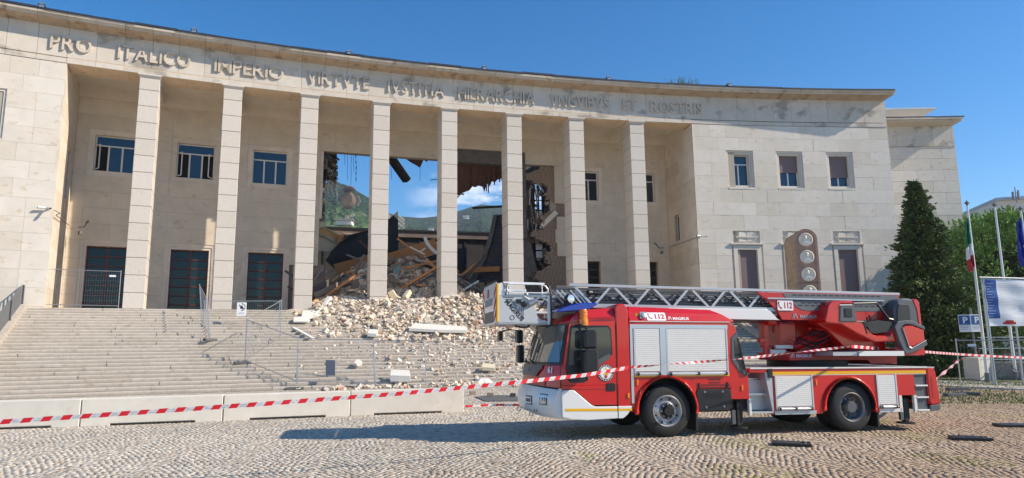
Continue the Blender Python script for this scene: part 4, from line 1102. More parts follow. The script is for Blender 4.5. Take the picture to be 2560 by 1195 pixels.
# wheel arches (rounded lip)
def archlip(cx, cz, r, a0, a1, m='red', y0=-.05):
    b = MB(); N = 20
    for i in range(N):
        t0 = rad(a0 + (a1 - a0) * i / N); t1 = rad(a0 + (a1 - a0) * (i + 1) / N); P = []
        for t in (t0, t1): P += [Vector((cx + rr2 * math.cos(t), yy, cz + rr2 * math.sin(t))) for rr2, yy in ((r, y0), (r + .055, y0 + .02), (r + .055, .03), (r, .03))]
        b.hex([P[0], P[1], P[2], P[3], P[4], P[5], P[6], P[7]])
    b.build('wheel_arch_lip', X[m], TRK, smooth=True, sharp=40)
    b = MB()
    for i in range(N):
        t0 = rad(a0 + (a1 - a0) * i / N); t1 = rad(a0 + (a1 - a0) * (i + 1) / N)
        b.poly([(cx + (r - .01) * math.cos(t0), y0 + .01, cz + (r - .01) * math.sin(t0)), (cx + (r - .01) * math.cos(t1), y0 + .01, cz + (r - .01) * math.sin(t1)), (cx + (r - .01) * math.cos(t1), .6, cz + (r - .01) * math.sin(t1)), (cx + (r - .01) * math.cos(t0), .6, cz + (r - .01) * math.sin(t0))])
    b.build('arch_liner', X['under'], TRK)
archlip(-.02, .50, .565, -8, 188)
pbox('mud_flap', 'under', .56, .60, .02, .4, .10, .5)
# screened ventilation, mesh box (the dark plastic cover), marker lamps
for r_, (z, xs) in enumerate(((1.03, [.86 + .05 * i for i in range(5)]), (.975, [.86 + .05 * i for i in range(5)]), (.93, [.70 + .046 * i for i in range(13)]), (.885, [.68 + .05 * i for i in range(13)]))):
    b = MB()
    for x in xs: b.cyl((x, -.001, z), (x, -.007, z), .015, n=6)
    b.build('vent_holes', X['ink'], TRK)
sidepr('under_cover', 'tg', [(.58, .44), (.56, .82), (.60, .855), (1.25, .855), (1.29, .82), (1.31, .50), (1.2, .44)], -.02, .5, bevel=.025).data.materials[0] = X['tb']
for (x, z) in ((.74, .80), (1.10, .80), (.76, .52), (1.12, .53)): 
    b = MB(); b.lathe([(0, -.032), (.012, -.032), (.022, -.02), (.024, 0)], (x, 0, z), (0, 1, 0), 10); b.build('cover_bolt', X['rimd'], TRK)
for i in range(5):
    b = MB(); b.box(.72 + .04 * (i % 2), 1.12, -.026, -.02, .70 + .018 * i, .708 + .018 * i); b.build('cover_rib', X['under'], TRK)
for (x, z) in ((-.60, 1.0), (.62, .93), (1.20, .94), (1.50, .88), (3.08, .96)):
    b = MB(); b.box(x, x + .035, -.02, 0, z - .06, z + .04); b.build('side_marker_lamp', X['orange'] if x < 0 or abs(x - 1.5) < .1 or x > 3 else X['tb'], TRK, bevel=.006)
# grey framed corner window behind the box
gl = [(1.345, 1.80), (1.46, 1.905), (1.475, 1.86), (1.40, 1.775), (1.385, 1.45), (1.52, 1.23), (1.625, 1.15), (1.635, 1.085), (1.49, 1.17), (1.335, 1.40)]
b = MB(); b.prism([(1.33, 1.38), (1.34, 1.81), (1.46, 1.915), (1.505, 1.77), (1.64, 1.10), (1.62, 1.075), (1.48, 1.16)], lambda a, c, d: (a, d, c), -.014, .01); b.build('corner_frame', X['tg'], TRK, bevel=.01)
b = MB(); b.prism([(1.40, 1.44), (1.405, 1.76), (1.455, 1.80), (1.47, 1.74), (1.585, 1.20), (1.52, 1.245)], lambda a, c, d: (a, d, c), -.019, .01); b.build('corner_glass', X['cyan'], TRK)
b = MB(); b.tube([(1.47, -.03, 1.80), (1.60, -.04, 1.14), (1.66, -.02, 1.12)], .012, 5); b.build('grab_rail', X['tb'], TRK)
# emergency number sign, siren, maker's lettering on the roof flank (raked plane)
def rakept(x, z): # point on the raked roof side between z 2.12 and 2.28
    t = (z - 2.12) / .16; return Vector((x, 0.0 + .07 * t, z))
rn = Vector((0, -.16, .07)).normalized(); ru = Vector((0, .07, .16)).normalized()
def sign112(org, tx, uy, nz_, wdt, hgt, parent=TRK):
    sg = empt('emergency_number_sign', parent)
    def P(a, c, d): return org + tx * a + uy * c + nz_ * d
    b = MB(); r = hgt * .12
    ol = []
    for cx_, cy_, a0 in ((wdt - r, r, -90), (wdt - r, hgt - r, 0), (r, hgt - r, 90), (r, r, 180)): ol += [(cx_ + r * math.cos(rad(a0 + 30 * i)), cy_ + r * math.sin(rad(a0 + 30 * i))) for i in range(4)]
    b.prism(ol, P, 0, .004); b.build('sign_plate', X['inkw'], sg)
    me = text_mesh('112', hgt * .80, .002, .005); me.materials.append(X['inkr']); M4 = Matrix.Identity(4)
    kx = wdt * .56 / max(v.co.x for v in me.vertices); q = P(wdt * .37, hgt * .23, .005)
    for i in range(3): M4[i][0] = tx[i] * kx; M4[i][1] = uy[i]; M4[i][2] = nz_[i]; M4[i][3] = q[i]
    inst('number', me, sg, M4)
    b = MB(); h = hgt
    b.tube([P(wdt * .08, h * .80, .006), P(wdt * .09, h * .60, .006), P(wdt * .15, h * .36, .006), P(wdt * .24, h * .22, .006)], .006 * h / .17, 5)
    b.obox(P(wdt * .09, h * .77, .006), .022 * h / .17, .006, .03 * h / .17); b.obox(P(wdt * .23, h * .24, .006), .03 * h / .17, .006, .022 * h / .17)
    b.build('telephone_symbol', X['inkr'], sg)
sign112(rakept(-.345, 2.118), Vector((1, 0, 0)), ru, rn, .38, .165)
def letter_on(txt, org, tx, uy, nz_, size, m, ext=.002, name='lettering', bold=.002, parent=TRK):
    me = text_mesh(txt, size, ext, bold); me.materials.append(X[m]); M4 = Matrix.Identity(4)
    for i in range(3): M4[i][0] = tx[i]; M4[i][1] = uy[i]; M4[i][2] = nz_[i]; M4[i][3] = org[i]
    return inst(name, me, parent, M4)
def chevron_logo(org, tx, uy, nz_, s, m, parent=TRK):
    b = MB()
    for sh in (0, .34):
        for pts in (((0, 0), (.35, 1)), ((.35, 1), (.7, 0))) if sh else (((0, 0), (.4, 1)),):
            (a0, c0_), (a1, c1_) = pts
            b.bar(org + tx * ((a0 + sh) * s) + uy * (c0_ * s) + nz_ * .003, org + tx * ((a1 + sh) * s) + uy * (c1_ * s) + nz_ * .003, .14 * s, .004, up=nz_)
    b.build('emblem', X[m], parent)
EX = Vector((1, 0, 0)); EZ = Vector((0, 0, 1)); EY = Vector((0, -1, 0))
chevron_logo(rakept(.07, 2.135), EX, ru, rn, .07, 'inkw'); letter_on('MAGIRUS', rakept(.17, 2.135), EX, ru, rn, .078, 'inkw')
b = MB(); b.obox(rakept(-.42, 2.20) + rn * .01, .125, .02, .15); b.build('siren_box', X['galv'], TRK)
b = MB(); b.lathe([(0, .06), (.05, .05), (.055, 0)], rakept(-.41, 2.20), rn, 14); b.build('siren_horn', X['rimw'], TRK, smooth=True)
b = MB(); b.obox(rakept(-.53, 2.225) + rn * .004, .06, .008, .04); b.build('yellow_label', X['yel'], TRK)
# steps between box and rear body
pbox('step_well_wall', 'alud', 1.68, 2.16, .50, .54, .42, 1.2)
for (x0, z) in ((1.70, .39), (1.72, .72), (1.75, 1.0)):
    b = MB(); b.box(x0, 2.15, .0 if z < .5 else .12 if z < .8 else .26, .5, z, z + .035); b.build('step', X['alu'], TRK)
    b = MB(); b.box(x0 + .01, 2.14, (.08 if z < .5 else .2), (.09 if z < .5 else .21), z - (.0 if z < .5 else .28), z)
    if z > .5: b.build('step_riser', X['alud'], TRK)
b = MB(); b.prism([(2.16, .40), (2.16, 1.2), (2.0, 1.2), (2.14, .40)], lambda a, c, d: (a, d, c), .0, .5); b.build('step_side', X['alud'], TRK)
# ---- rear body
def rear_side(y0, y1, sg):
    ra = arch(3.80, .47, .57, -6, 186, 18)
    outl = [(2.17, .36), (2.17, 1.235), (5.62, 1.235), (5.62, 1.09), (5.32, 1.09), (5.32, .68), (4.94, .68), (4.94, .36), (4.40, .36)] + ra + [(3.20, .36)]
    sidepr('rear_side_panel', 'red', outl, y0, y1, bevel=.005)
rear_side(0, .42, 1); rear_side(Wd - .42, Wd, -1)
archlip(3.80, .47, .54, -6, 186)
pbox('wheel_well', 'under', 3.15, 4.45, .66, Wd - .66, .5, 1.1); pbox('rear_body_core', 'under', 2.2, 5.6, .43, Wd - .43, .55, 1.15)
pbox('deck', 'alud', 1.70, 5.82, .0, Wd, 1.205, 1.235)
pbox('deck_edge', 'white', 1.70, 5.63, -.02, .0, 1.215, 1.243)
pbox('deck_front_lip', 'red', 1.68, 2.17, -.004, .05, 1.15, 1.214)
pbox('black_strap', 'tb', 2.07, 2.16, -.03, .02, 1.05, 1.22)
sidepr('reflective_stripe', 'yel', [(2.17, 1.10), (2.17, 1.16), (5.60, 1.165), (5.60, 1.105)], -.006, 0)
sidepr('stripe_edge', 'inkw', [(2.17, 1.088), (2.17, 1.097), (5.60, 1.10), (5.60, 1.092)], -.005, 0)
shutter(2.24, 2.98, .515, 1.075); shutter(4.47, 4.86, .515, 1.075)
pbox('sill_plate', 'alud', 2.17, 3.06, -.01, 0, .36, .43); pbox('sill_plate', 'white', 4.46, 4.97, -.01, 0, .365, .43)
pbox('pillar', 'white', 4.93, 4.99, -.01, .05, .36, .68); pbox('pillar', 'white', 5.27, 5.33, -.01, .05, .36, .68); pbox('pillar', 'white', 1.645, 1.69, -.01, .05, .36, .66)
pbox('mud_flap', 'under', 4.42, 4.46, .02, .5, .08, .5)
def jack(x):
    j = empt('outrigger_jack', TRK)
    b = MB(); b.box(x - .05, x + .05, .06, .16, .16, .62); b.build('jack_leg', X['under'], j, bevel=.01)
    b = MB(); b.cyl((x + .06, .10, .20), (x + .06, .10, .6), .03, n=10); b.build('jack_cylinder', X['tb'], j)
    b = MB(); b.cyl((x, .11, .125), (x, .11, .15), .17, n=20); b.build('foot_plate', X['under'], j)
    b = MB(); b.box(x - .16, x - .09, .04, .10, .2, .46); b.build('jack_bracket', X['tg'], j)
    b = MB(); b.box(x - .17, x + .17, .3, 2.1, .42, .62); b.build('outrigger_beam', X['under'], j)
jack(5.13); jack(1.47)
# rear ladder recess and rounded red tail
pbox('ladder_recess', 'tg', 5.34, 5.60, .03, .10, .38, 1.09)
for z in (.37, .62, .85): pbox('ladder_rung', 'tw', 5.33, 5.61, -.02, .05, z, z + .03, bevel=.005)
sidepr('tail_panel', 'red', [(5.62, .55), (5.62, 1.235), (5.76, 1.235), (5.82, 1.20), (5.85, 1.12), (5.90, .50), (5.66, .47)], -.01, Wd + .01, bevel=.03)
sidepr('tail_bumper', 'tg', [(5.64, .36), (5.64, .47), (5.88, .50), (5.87, .38)], 0, Wd, bevel=.01)
sidepr('tail_slot', 'redd', [(5.70, .62), (5.70, 1.02), (5.73, 1.05), (5.77, 1.02), (5.79, .62)], -.016, -.006, bevel=.004)
b = MB(); b.cyl((5.86, .5, .47), (6.10, .5, .45), .05, n=10); b.cyl((6.06, .5, .44), (6.16, .5, .44), .075, n=10); b.build('tow_coupling', X['under'], TRK)
# ---- turntable
b = MB(); b.lathe([(0, 1.36), (.80, 1.36), (.80, 1.24), (0, 1.24)], (3.75, Wd / 2, 0), (0, 0, 1), 36); b.build('slewing_ring', X['under'], TRK, smooth=True, sharp=30)
b = MB(); b.prism([(2.98, 1.36), (2.93, 1.52), (3.6, 1.54), (5.45, 1.50), (5.50, 1.47), (5.50, 1.28), (4.85, 1.28), (4.8, 1.36)], lambda a, c, d: (a, d, c), .62, Wd - .62); b.build('turntable_plate', X['redd'], TRK, bevel=.01)
chevron_logo(Vector((3.0, .615, 1.42)), EX, EZ, EY, .075, 'inkw'); letter_on('MAGIRUS', Vector((3.12, .612, 1.425)), EX, EZ, EY, .085, 'inkw')
sidepr('turret_cheek', 'redd', [(3.05, 1.54), (3.05, 1.70), (2.86, 1.95), (2.86, 2.20), (4.5, 2.20), (4.9, 1.54)], .98, 1.04, bevel=.01)
sidepr('turret_cheek', 'redd', [(3.05, 1.54), (3.05, 1.70), (2.86, 1.95), (2.86, 2.20), (4.5, 2.20), (4.9, 1.54)], Wd - 1.04, Wd - .98, bevel=.01)
b = MB(); b.cyl((3.2, .86, 1.62), (4.6, .86, 2.15), .10, n=14); b.cyl((3.2, Wd - .86, 1.62), (4.6, Wd - .86, 2.15), .10, n=14); b.build('lifting_cylinder', X['redd'], TRK, smooth=True)
b = MB(); b.box(2.88, 3.3, .8, Wd - .8, 1.62, 2.15); b.build('winch_housing', X['redd'], TRK, bevel=.04)
b = MB(); b.box(2.50, 2.62, .75, .82, 1.48, 2.14); b.cyl((2.56, .7, 2.14), (2.75, .7, 2.14), .07, n=12); b.box(2.38, 2.55, .7, .8, 1.72, 1.82); b.build('hydrant_column', X['redd'], TRK, bevel=.01)
b = MB(); b.box(2.60, 2.95, .7, .76, 1.50, 1.58); b.box(2.7, 3.1, .66, .7, 1.6, 1.67); b.build('cable_tray', X['alud'], TRK)
for i in range(9):
    b = MB(); z = 1.60 + .05 * i; b.tube([(3.0 + .1 * i, .60, z + .1), (3.4 + .08 * i, .58, z - .05 + .02 * i), (3.9 + .05 * i, .62, z + .18)], .012 + .004 * (i % 3), 5); b.build('hydraulic_hose', X['tb'] if i % 3 else X['redd'], TRK)
# operator's seat and console
cb = empt('operator_station', TRK)
sidepr('seat_shell', 'red', [(3.50, 2.20), (3.58, 2.46), (3.66, 2.54), (4.16, 2.56), (4.16, 2.49), (3.86, 2.49), (3.86, 2.16), (4.30, 2.16), (4.42, 2.02), (4.60, 1.86), (4.95, 1.86), (5.08, 2.1), (5.12, 2.1), (5.12, 1.74), (4.6, 1.74), (4.15, 1.92), (3.85, 2.08), (3.5, 2.12)], .12, .72, parent=cb, bevel=.02)
sidepr('lower_shell', 'red', [(3.5, 2.14), (3.78, 1.98), (4.15, 1.60), (4.55, 1.54), (5.12, 1.54), (5.12, 2.0), (4.2, 2.12)], .45, .72, parent=cb, bevel=.02)
sidepr('console_frame', 'tg', [(3.80, 2.13), (3.84, 2.48), (4.17, 2.49), (4.20, 2.13)], .10, .3, parent=cb, bevel=.015)
pbox('console_screen', 'tb', 3.93, 4.09, .085, .11, 2.23, 2.40, parent=cb, bevel=.005)
sidepr('console_trim', 'white', [(3.82, 2.455), (3.83, 2.475), (4.1, 2.48), (4.1, 2.46)], .09, .10, parent=cb)
b = MB(); b.tube([(4.18, .15, 2.50), (4.72, .15, 2.52), (4.98, .15, 2.20), (5.1, .15, 2.18)], .022, 7); b.build('roll_bar', X['tb'], cb); b = MB(); b.tube([(4.18, .15, 2.13), (4.36, .14, 2.13), (4.42, .14, 1.9)], .03, 7); b.build('console_cable', X['tb'], cb)
sidepr('seat_back', 'tg', [(5.10, 2.08), (5.12, 2.42), (5.20, 2.58), (5.34, 2.625), (5.55, 2.62), (5.64, 2.56), (5.67, 2.40), (5.68, 1.98), (5.2, 1.98)], .12, .70, parent=cb, bevel=.04)
sidepr('seat_cushion', 'ink', [(5.14, 2.1), (5.16, 2.40), (5.22, 2.50), (5.44, 2.50), (5.47, 2.40), (5.46, 2.02)], .10, .14, parent=cb, bevel=.01)
sidepr('seat_edge', 'red', [(5.56, 2.59), (5.64, 2.62), (5.72, 2.55), (5.74, 1.46), (5.10, 1.46), (5.06, 1.6), (5.55, 1.62), (5.66, 1.98), (5.63, 2.4)], .11, .72, parent=cb, bevel=.015)
sidepr('armrest_cover', 'red', [(5.20, 2.0), (5.24, 2.05), (5.42, 2.06), (5.70, 1.97), (5.70, 1.75), (5.36, 1.62), (5.30, 1.66)], .04, .14, parent=cb, bevel=.015)
sidepr('armrest_frame', 'tg', [(5.02, 2.04), (5.10, 2.14), (5.30, 2.17), (5.46, 2.16), (5.74, 2.04), (5.74, 1.97), (5.44, 2.08), (5.28, 2.09), (5.19, 2.04), (5.30, 1.63), (5.38, 1.60), (5.74, 1.76), (5.77, 1.68), (5.60, 1.58), (5.32, 1.50), (5.22, 1.50), (5.10, 1.75)], .05, .16, parent=cb, bevel=.012)
b = MB(); b.tube([(5.19, .04, 2.03), (5.31, .04, 1.63), (5.37, .04, 1.605), (5.73, .04, 1.765)], .010, 6); b.build('bright_trim', X['galv'], cb)
pbox('foot_platform', 'tw', 4.12, 5.16, .02, .60, 1.455, 1.55, parent=cb); pbox('foot_platform_grid', 'alud', 3.55, 4.10, .04, .60, 1.46, 1.53, parent=cb)
sidepr('seat_shade_patch', 'ink', [(4.40, 2.12), (4.50, 1.92), (4.62, 1.90), (4.98, 1.95), (5.02, 2.13), (4.7, 2.17)], .112, .13, parent=cb)  # flat black patch painting the dark shade inside the seat
for (x, z) in ((4.50, 2.2), (4.56, 2.24), (4.98, 2.24)): b = MB(); b.cyl((x, .16, z - .12), (x - .02, .16, z + .03), .014, .022, n=8); b.build('joystick', X['tb'], cb)
# ---- ladder set
def ladder(ya, yb, x0, x1, zt0, zt1, zb, sz, m, nd, name, phase=0.0):
    l_ = empt(name, TRK)
    for y in (ya, yb):
        b = MB(); b.bar((x0, y, zt0), (x1, y, zt1), sz, sz * 1.05); b.build('top_rail', X[m], l_, bevel=.006)
        b = MB(); b.bar((x0 + .15, y, zb + (zt0 - zt1) * .9), (x1, y, zb), sz, sz * 1.5); b.build('bottom_rail', X[m], l_)
        n = nd
        for i in range(n):
            u0 = (i + phase) / n; u1 = (i + .5 + phase) / n; L_ = x1 - x0
            if u1 > 1: break
            xa, xb = x0 + L_ * u0, x0 + L_ * u1; za = zt0 + (zt1 - zt0) * u0; zb_ = zb + (zt0 - zt1) * (1 - u1)
            b = MB(); b.bar((xa + .06, y, za - .02), (xb, y, zb_ + .02), sz * .9, sz * .55, up=(0, 1, 0)); b.build('brace', X[m], l_)
            xc = x0 + L_ * min(1, (i + 1 + phase) / n)
            b = MB(); b.bar((xb + .07, y, zb_ + .02), (xc - .02, y, za - .02), sz * .9, sz * .55, up=(0, 1, 0)); b.build('brace', X[m], l_)
    k = 0; x = x0 + .1
    while x < x1:
        b = MB(); b.bar((x, ya, zb + .02), (x, yb, zb + .02), .035, .035); b.build('rung', X[m], l_, fixn=False); x += .30
    return l_
y0l, y1l = .46, 1.92
main = ladder(y0l, y1l, -1.72, 5.55, 2.80, 2.735, 2.355, .050, 'alud', 9, 'outer_ladder', .05)
ladder(y0l + .12, y1l - .12, -1.95, 5.3, 2.74, 2.68, 2.42, .045, 'ladd', 12, 'second_ladder', .3)
ladder(y0l + .22, y1l - .22, -2.1, 5.1, 2.70, 2.64, 2.46, .04, 'ladd', 14, 'third_ladder', .1)
ladder(y0l + .31, y1l - .31, -2.2, 4.9, 2.665, 2.60, 2.49, .038, 'alud', 16, 'inner_ladder', .4)
b = MB()
for z in (2.52, 2.57, 2.62): b.bar((-1.5, y0l + .05, z + .02), (3.0, y0l + .05, z - .02), .02, .018)
b.build('cable_run', X['tb'], TRK)
b = MB(); b.bar((-1.3, y0l + .3, 2.45), (3.2, y0l + .3, 2.42), .10, .06); b.build('hydraulic_tube', X['alud'], TRK)
b = MB(); b.bar((1.05, y0l + .03, 2.675), (1.75, y0l + .03, 2.67), .03, .06); b.build('control_box', X['ladd'], TRK)
# white tapered beam, red base section with perforated grey panel
sidepr('ladder_beam', 'tw', [(.20, 2.30), (.28, 2.385), (2.38, 2.385), (2.50, 2.33), (2.62, 2.20), (2.70, 2.165), (1.5, 2.175), (.3, 2.26)], y0l - .04, y0l, bevel=.008)
sidepr('ladder_beam', 'tw', [(.20, 2.30), (.28, 2.385), (2.38, 2.385), (2.50, 2.33), (2.62, 2.20), (2.70, 2.165), (1.5, 2.175), (.3, 2.26)], y1l, y1l + .04, bevel=.008)
pbox('beam_underside', 'under', .25, 2.7, y0l, y1l, 2.17, 2.2)
for ya, yb in ((y0l - .06, y0l - .02), (y1l + .02, y1l + .06)):
    sidepr('ladder_base_panel', 'redd', [(2.18, 2.72), (2.36, 2.60), (2.62, 2.35), (2.72, 2.17), (3.70, 2.17), (5.40, 2.17), (5.50, 2.30), (5.50, 2.72)], ya, yb, bevel=.006)
    sidepr('perforated_panel', 'lgrey', [(2.76, 2.71), (2.84, 2.60), (3.05, 2.44), (3.16, 2.38), (3.30, 2.36), (5.45, 2.36), (5.45, 2.71)], ya - .008, yb - .035, bevel=.002)
b = MB()
for r_ in range(5):
    for i in range(15):
        x = 2.98 + .14 * i + (.07 if r_ % 2 else 0) + (.12 if r_ > 2 else 0); z = 2.665 - .052 * r_
        if r_ == 1: continue
        b.box(x, x + .095, y0l - .072, y0l - .066, z, z + .022)
b.build('panel_slots', X['ink'], TRK)
b = MB(); b.bar((2.40, y0l - .085, 2.60), (5.1, y0l - .085, 2.585), .02, .028); b.build('panel_rail', X['galv'], TRK)
sign112(Vector((2.62, y0l - .074, 2.36)), EX, EZ, EY, .355, .205)
chevron_logo(Vector((2.95, y0l - .066, 2.205)), EX, EZ, EY, .10, 'inkg'); letter_on('MAGIRUS', Vector((3.12, y0l - .066, 2.21)), EX, EZ, EY, .09, 'inkg')
# lamp clusters on ladder head
b = MB(); b.lathe([(0, .10), (.07, .09), (.085, .02), (.085, -.01), (0, -.01)], (-1.78, y0l - .12, 2.52), (.3, -1, 0), 20); b.build('work_light', X['tb'], TRK, smooth=True)
b = MB(); b.lathe([(0, .012), (.075, .004), (.078, 0)], (-1.78 + .03, y0l - .225, 2.52), (.3, -1, 0), 20); b.build('work_light_lens', X['lamp'], TRK, smooth=True)
b = MB(); b.lathe([(0, .09), (.05, .08), (.06, 0), (0, 0)], (-1.28, y0l + .02, 2.66), (-1, -.5, 0), 14); b.cyl((-1.25, y0l + .05, 2.66), (-1.05, y0l + .05, 2.64), .035, n=10); b.build('camera_unit', X['tb'], TRK)
# ---- rescue basket
bk = empt('rescue_basket', TRK)
ny0, ny1 = .42, 1.98
b = MB()  # near side plate with curved cut-out
pl_ = [(-3.10, 2.08), (-3.10, 2.58), (-2.42, 2.58), (-2.40, 2.40), (-2.385, 2.28), (-2.34, 2.18), (-2.27, 2.12), (-2.12, 2.10), (-2.12, 2.065), (-3.0, 2.065)]
for y in (ny0, ny1 - .015): b = MB(); b.prism(pl_, lambda a, c, d: (a, d, c), y, y + .015); b.build('side_plate', X['bgrey'], bk)
b = MB(); b.box(-3.08, -2.1, ny0, ny1, 2.05, 2.08); b.build('basket_floor', X['alud'], bk)
b = MB(); b.box(-3.13, -3.085, ny0 - .012, ny0 + .05, 2.085, 2.80); b.build('yellow_edge', X['yel'], bk, bevel=.01)
b = MB(); b.prism([(-3.085, 2.58), (-3.085, 2.80), (-3.02, 2.82), (-2.95, 2.60)], lambda a, c, d: (a, d, c), ny0 - .004, ny0 + .01); b.build('corner_gusset', X['tw'], bk)
# front plate: tapered, with red and white chevrons
fn = lambda a, c, d: (-3.13 - d, a, c)
fa_, fb_ = ny0, ny1
b = MB(); b.prism([(fa_, 2.07), (fa_, 2.80), (fa_ + .12, 2.83), (fb_ - .22, 2.83), (fb_ - .05, 2.74), (fb_, 2.60), (fb_, 2.07)], fn, -.03, 0); b.build('front_plate', X['tw'], bk, bevel=.006)
for (u0, sg) in ((fa_ + .03, 1), (fb_ - .03, -1)):
    for i in range(3):
        z = 2.10 + .24 * i; b = MB(); b.prism([(u0, z), (u0, z + .15), (u0 + sg * .20, z + .25 + .06), (u0 + sg * .24, z + .10 + .06)] if False else [(u0, z + .10), (u0, min(2.78, z + .24)), (u0 + sg * .22, z + .06), (u0 + sg * .22, z - .06 if z > 2.2 else z)], fn, 0, .004); b.build('chevron_stripe', X['inkr'], bk)
b = MB(); b.prism([(fa_ + .30, 2.09), (fa_ + .26, 2.30), (fb_ - .26, 2.30), (fb_ - .30, 2.09)], fn, 0, .004); b.build('front_grid', X['ladd'], bk)
letter_on('MAGIRUS', Vector((-3.137, fb_ - .36, 2.42)), Vector((0, -1, 0)), EZ, Vector((-1, 0, 0)), .19, 'inkg', parent=bk, bold=.004)
chevron_logo(Vector((-3.136, fb_ - .62, 2.58)), Vector((0, -1, 0)), EZ, Vector((-1, 0, 0)), .17, 'inkr', parent=bk)
# side plate graphics
th_ = rad(-48); tx = Vector((math.cos(th_), 0, math.sin(th_))); ty = Vector((-math.sin(th_), 0, math.cos(th_)))
letter_on('MAGIRUS', Vector((-2.98, ny0 - .002, 2.46)), tx, ty, EY, .115, 'ink', parent=bk, bold=.004)
for i in range(3):
    b = MB(); z = 2.535 - .035 * i; b.box(-2.99 + .03 * i, -2.80 - .02 * i, ny0 - .004, ny0 - .001, z, z + .015); b.build('graphic_bar', X['lgrey'], bk)
    b = MB(); x = -2.70 + .035 * i; b.box(x, x + .016, ny0 - .004, ny0 - .001, 2.20 - .03 * i, 2.36); b.build('graphic_bar', X['lgrey'], bk)
    b = MB(); b.bar((-2.86 + .05 * i, ny0 - .003, 2.50 - .07 * i), (-2.78 + .045 * i, ny0 - .003, 2.43 - .07 * i), .004, .02, up=(1, 0, 1)); b.build('graphic_bar', X['lgrey'], bk)
b = MB(); b.lathe([(.036, 0), (.045, 0), (.045, -.004), (.036, -.004)], (-2.83, ny0 - .001, 2.17), (0, 1, 0), 24); b.build('graphic_ring', X['ink'], bk)
# rails
def railrect(y):
    b = MB(); P = [(-2.93, 2.74), (-2.90, 2.79), (-2.30, 2.79), (-2.20, 2.765), (-2.15, 2.70), (-2.15, 2.66), (-2.2, 2.63), (-2.86, 2.63), (-2.92, 2.66), (-2.94, 2.70), (-2.93, 2.74)]
    b.tube([(a, y, c) for a, c in P], .013, 6); b.tube([(-2.62, y, 2.79), (-2.58, y, 2.63)], .011, 6); b.tube([(-2.27, y, 2.78), (-2.26, y, 2.60)], .011, 6)
    b.build('hand_rail', X['tw'], bk)
railrect(ny0 - .03); railrect(ny1)
for i in range(4): b = MB(); b.box(-2.92 + .012 * i, -2.82, ny0 - .035, ny0 - .02, 2.66 + .03 * i, 2.672 + .03 * i); b.build('rail_louvre', X['tw'], bk)
b = MB(); b.bar((-3.0, ny0, 2.82), (-2.2, ny0 + .05, 2.815), .03, .03); b.bar((-3.0, ny1, 2.82), (-2.2, ny1, 2.815), .03, .03); b.build('top_rail', X['tw'], bk)
b = MB(); b.box(-2.98, -2.15, ny0 - .01, ny0 + .02, 2.565, 2.60); b.build('side_rail', X['alud'], bk)
b = MB(); b.box(-2.15, -2.105, ny0 - .01, ny0 + .02, 2.04, 2.58); b.build('rear_upright', X['tw'], bk)
b = MB(); b.tube([(-2.13, ny0 - .02, 2.76), (-2.09, ny0 - .03, 2.6), (-2.085, ny0 - .03, 2.15), (-2.10, ny0 - .02, 2.03), (-2.2, ny0, 2.0)], .020, 7); b.build('hose', X['tb'], bk)
b = MB(); b.tube([(-2.72, ny0 + .3, 2.03), (-2.62, ny0 + .25, 2.0), (-2.50, ny0 + .2, 2.0), (-2.45, ny0 + .2, 2.05)], .018, 6); b.build('skid', X['tb'], bk)
b = MB(); b.box(-2.76, -2.66, ny0 - .05, ny0, 2.43, 2.51); b.lathe([(0, -.03), (.055, -.02), (.06, 0)], (-2.61, ny0 - .01, 2.42), (0, 1, 0), 16); b.build('plug_socket', X['tb'], bk, bevel=.008)
b = MB(); b.cyl((-2.52, ny0 - .02, 2.42), (-2.36, ny0 - .02, 2.50), .05, n=12); b.build('floodlight', X['galv'], bk)
b = MB(); b.tube([(-2.6, ny0 - .01, 2.56), (-2.5, ny0 - .02, 2.50), (-2.3, ny0 - .01, 2.54)], .014, 5); b.lathe([(.05, 0), (.065, .01), (.05, .02)], (-2.56, ny0, 2.40), (0, -1, 0), 14); b.build('bracket', X['alud'], bk)
b = MB(); b.tube([(-2.98, ny0 - .01, 2.78), (-2.94, ny0 - .015, 2.74), (-2.955, ny0 - .015, 2.58)], .012, 5); b.build('cable', X['ladd'], bk)
for y in (ny0 + .02, ny1 - .05):
    b = MB(); b.cyl((-3.14, y, 2.07), (-3.14, y, 1.80), .006, n=5); b.build('hanging_rod', X['inkr'], bk)
b = MB(); b.box(-2.12, -1.6, .75, .85, 2.18, 2.26); b.box(-2.12, -1.6, 1.5, 1.6, 2.18, 2.26); b.box(-2.35, -1.55, .55, 1.8, 2.26, 2.30); b.build('basket_carrier', X['tw'], bk)
for i in range(5):
    b = MB(); x = -2.3 + .22 * i; b.tube([(x, .6 + .2 * i, 2.3), (x + .15, .6 + .2 * i, 2.5), (x + .3, .8, 2.42 + .05 * (i % 2))], .016, 5); b.build('head_linkage', X['alud' if i % 2 else 'ladd'], bk)
for i in range(6):
    b = MB(); x = -2.05 + .09 * i; b.bar((x, ny0 + .06, 2.70), (x + .22, ny0 + .06, 2.45), .03, .03); b.build('head_strut', X['alud' if i % 3 else 'lgrey'], bk)
# draw the whole into the far side: back wall of basket
b = MB(); b.box(-3.08, -2.2, ny1 - .02, ny1, 2.1, 2.55); b.build('far_plate', X['tw'], bk)
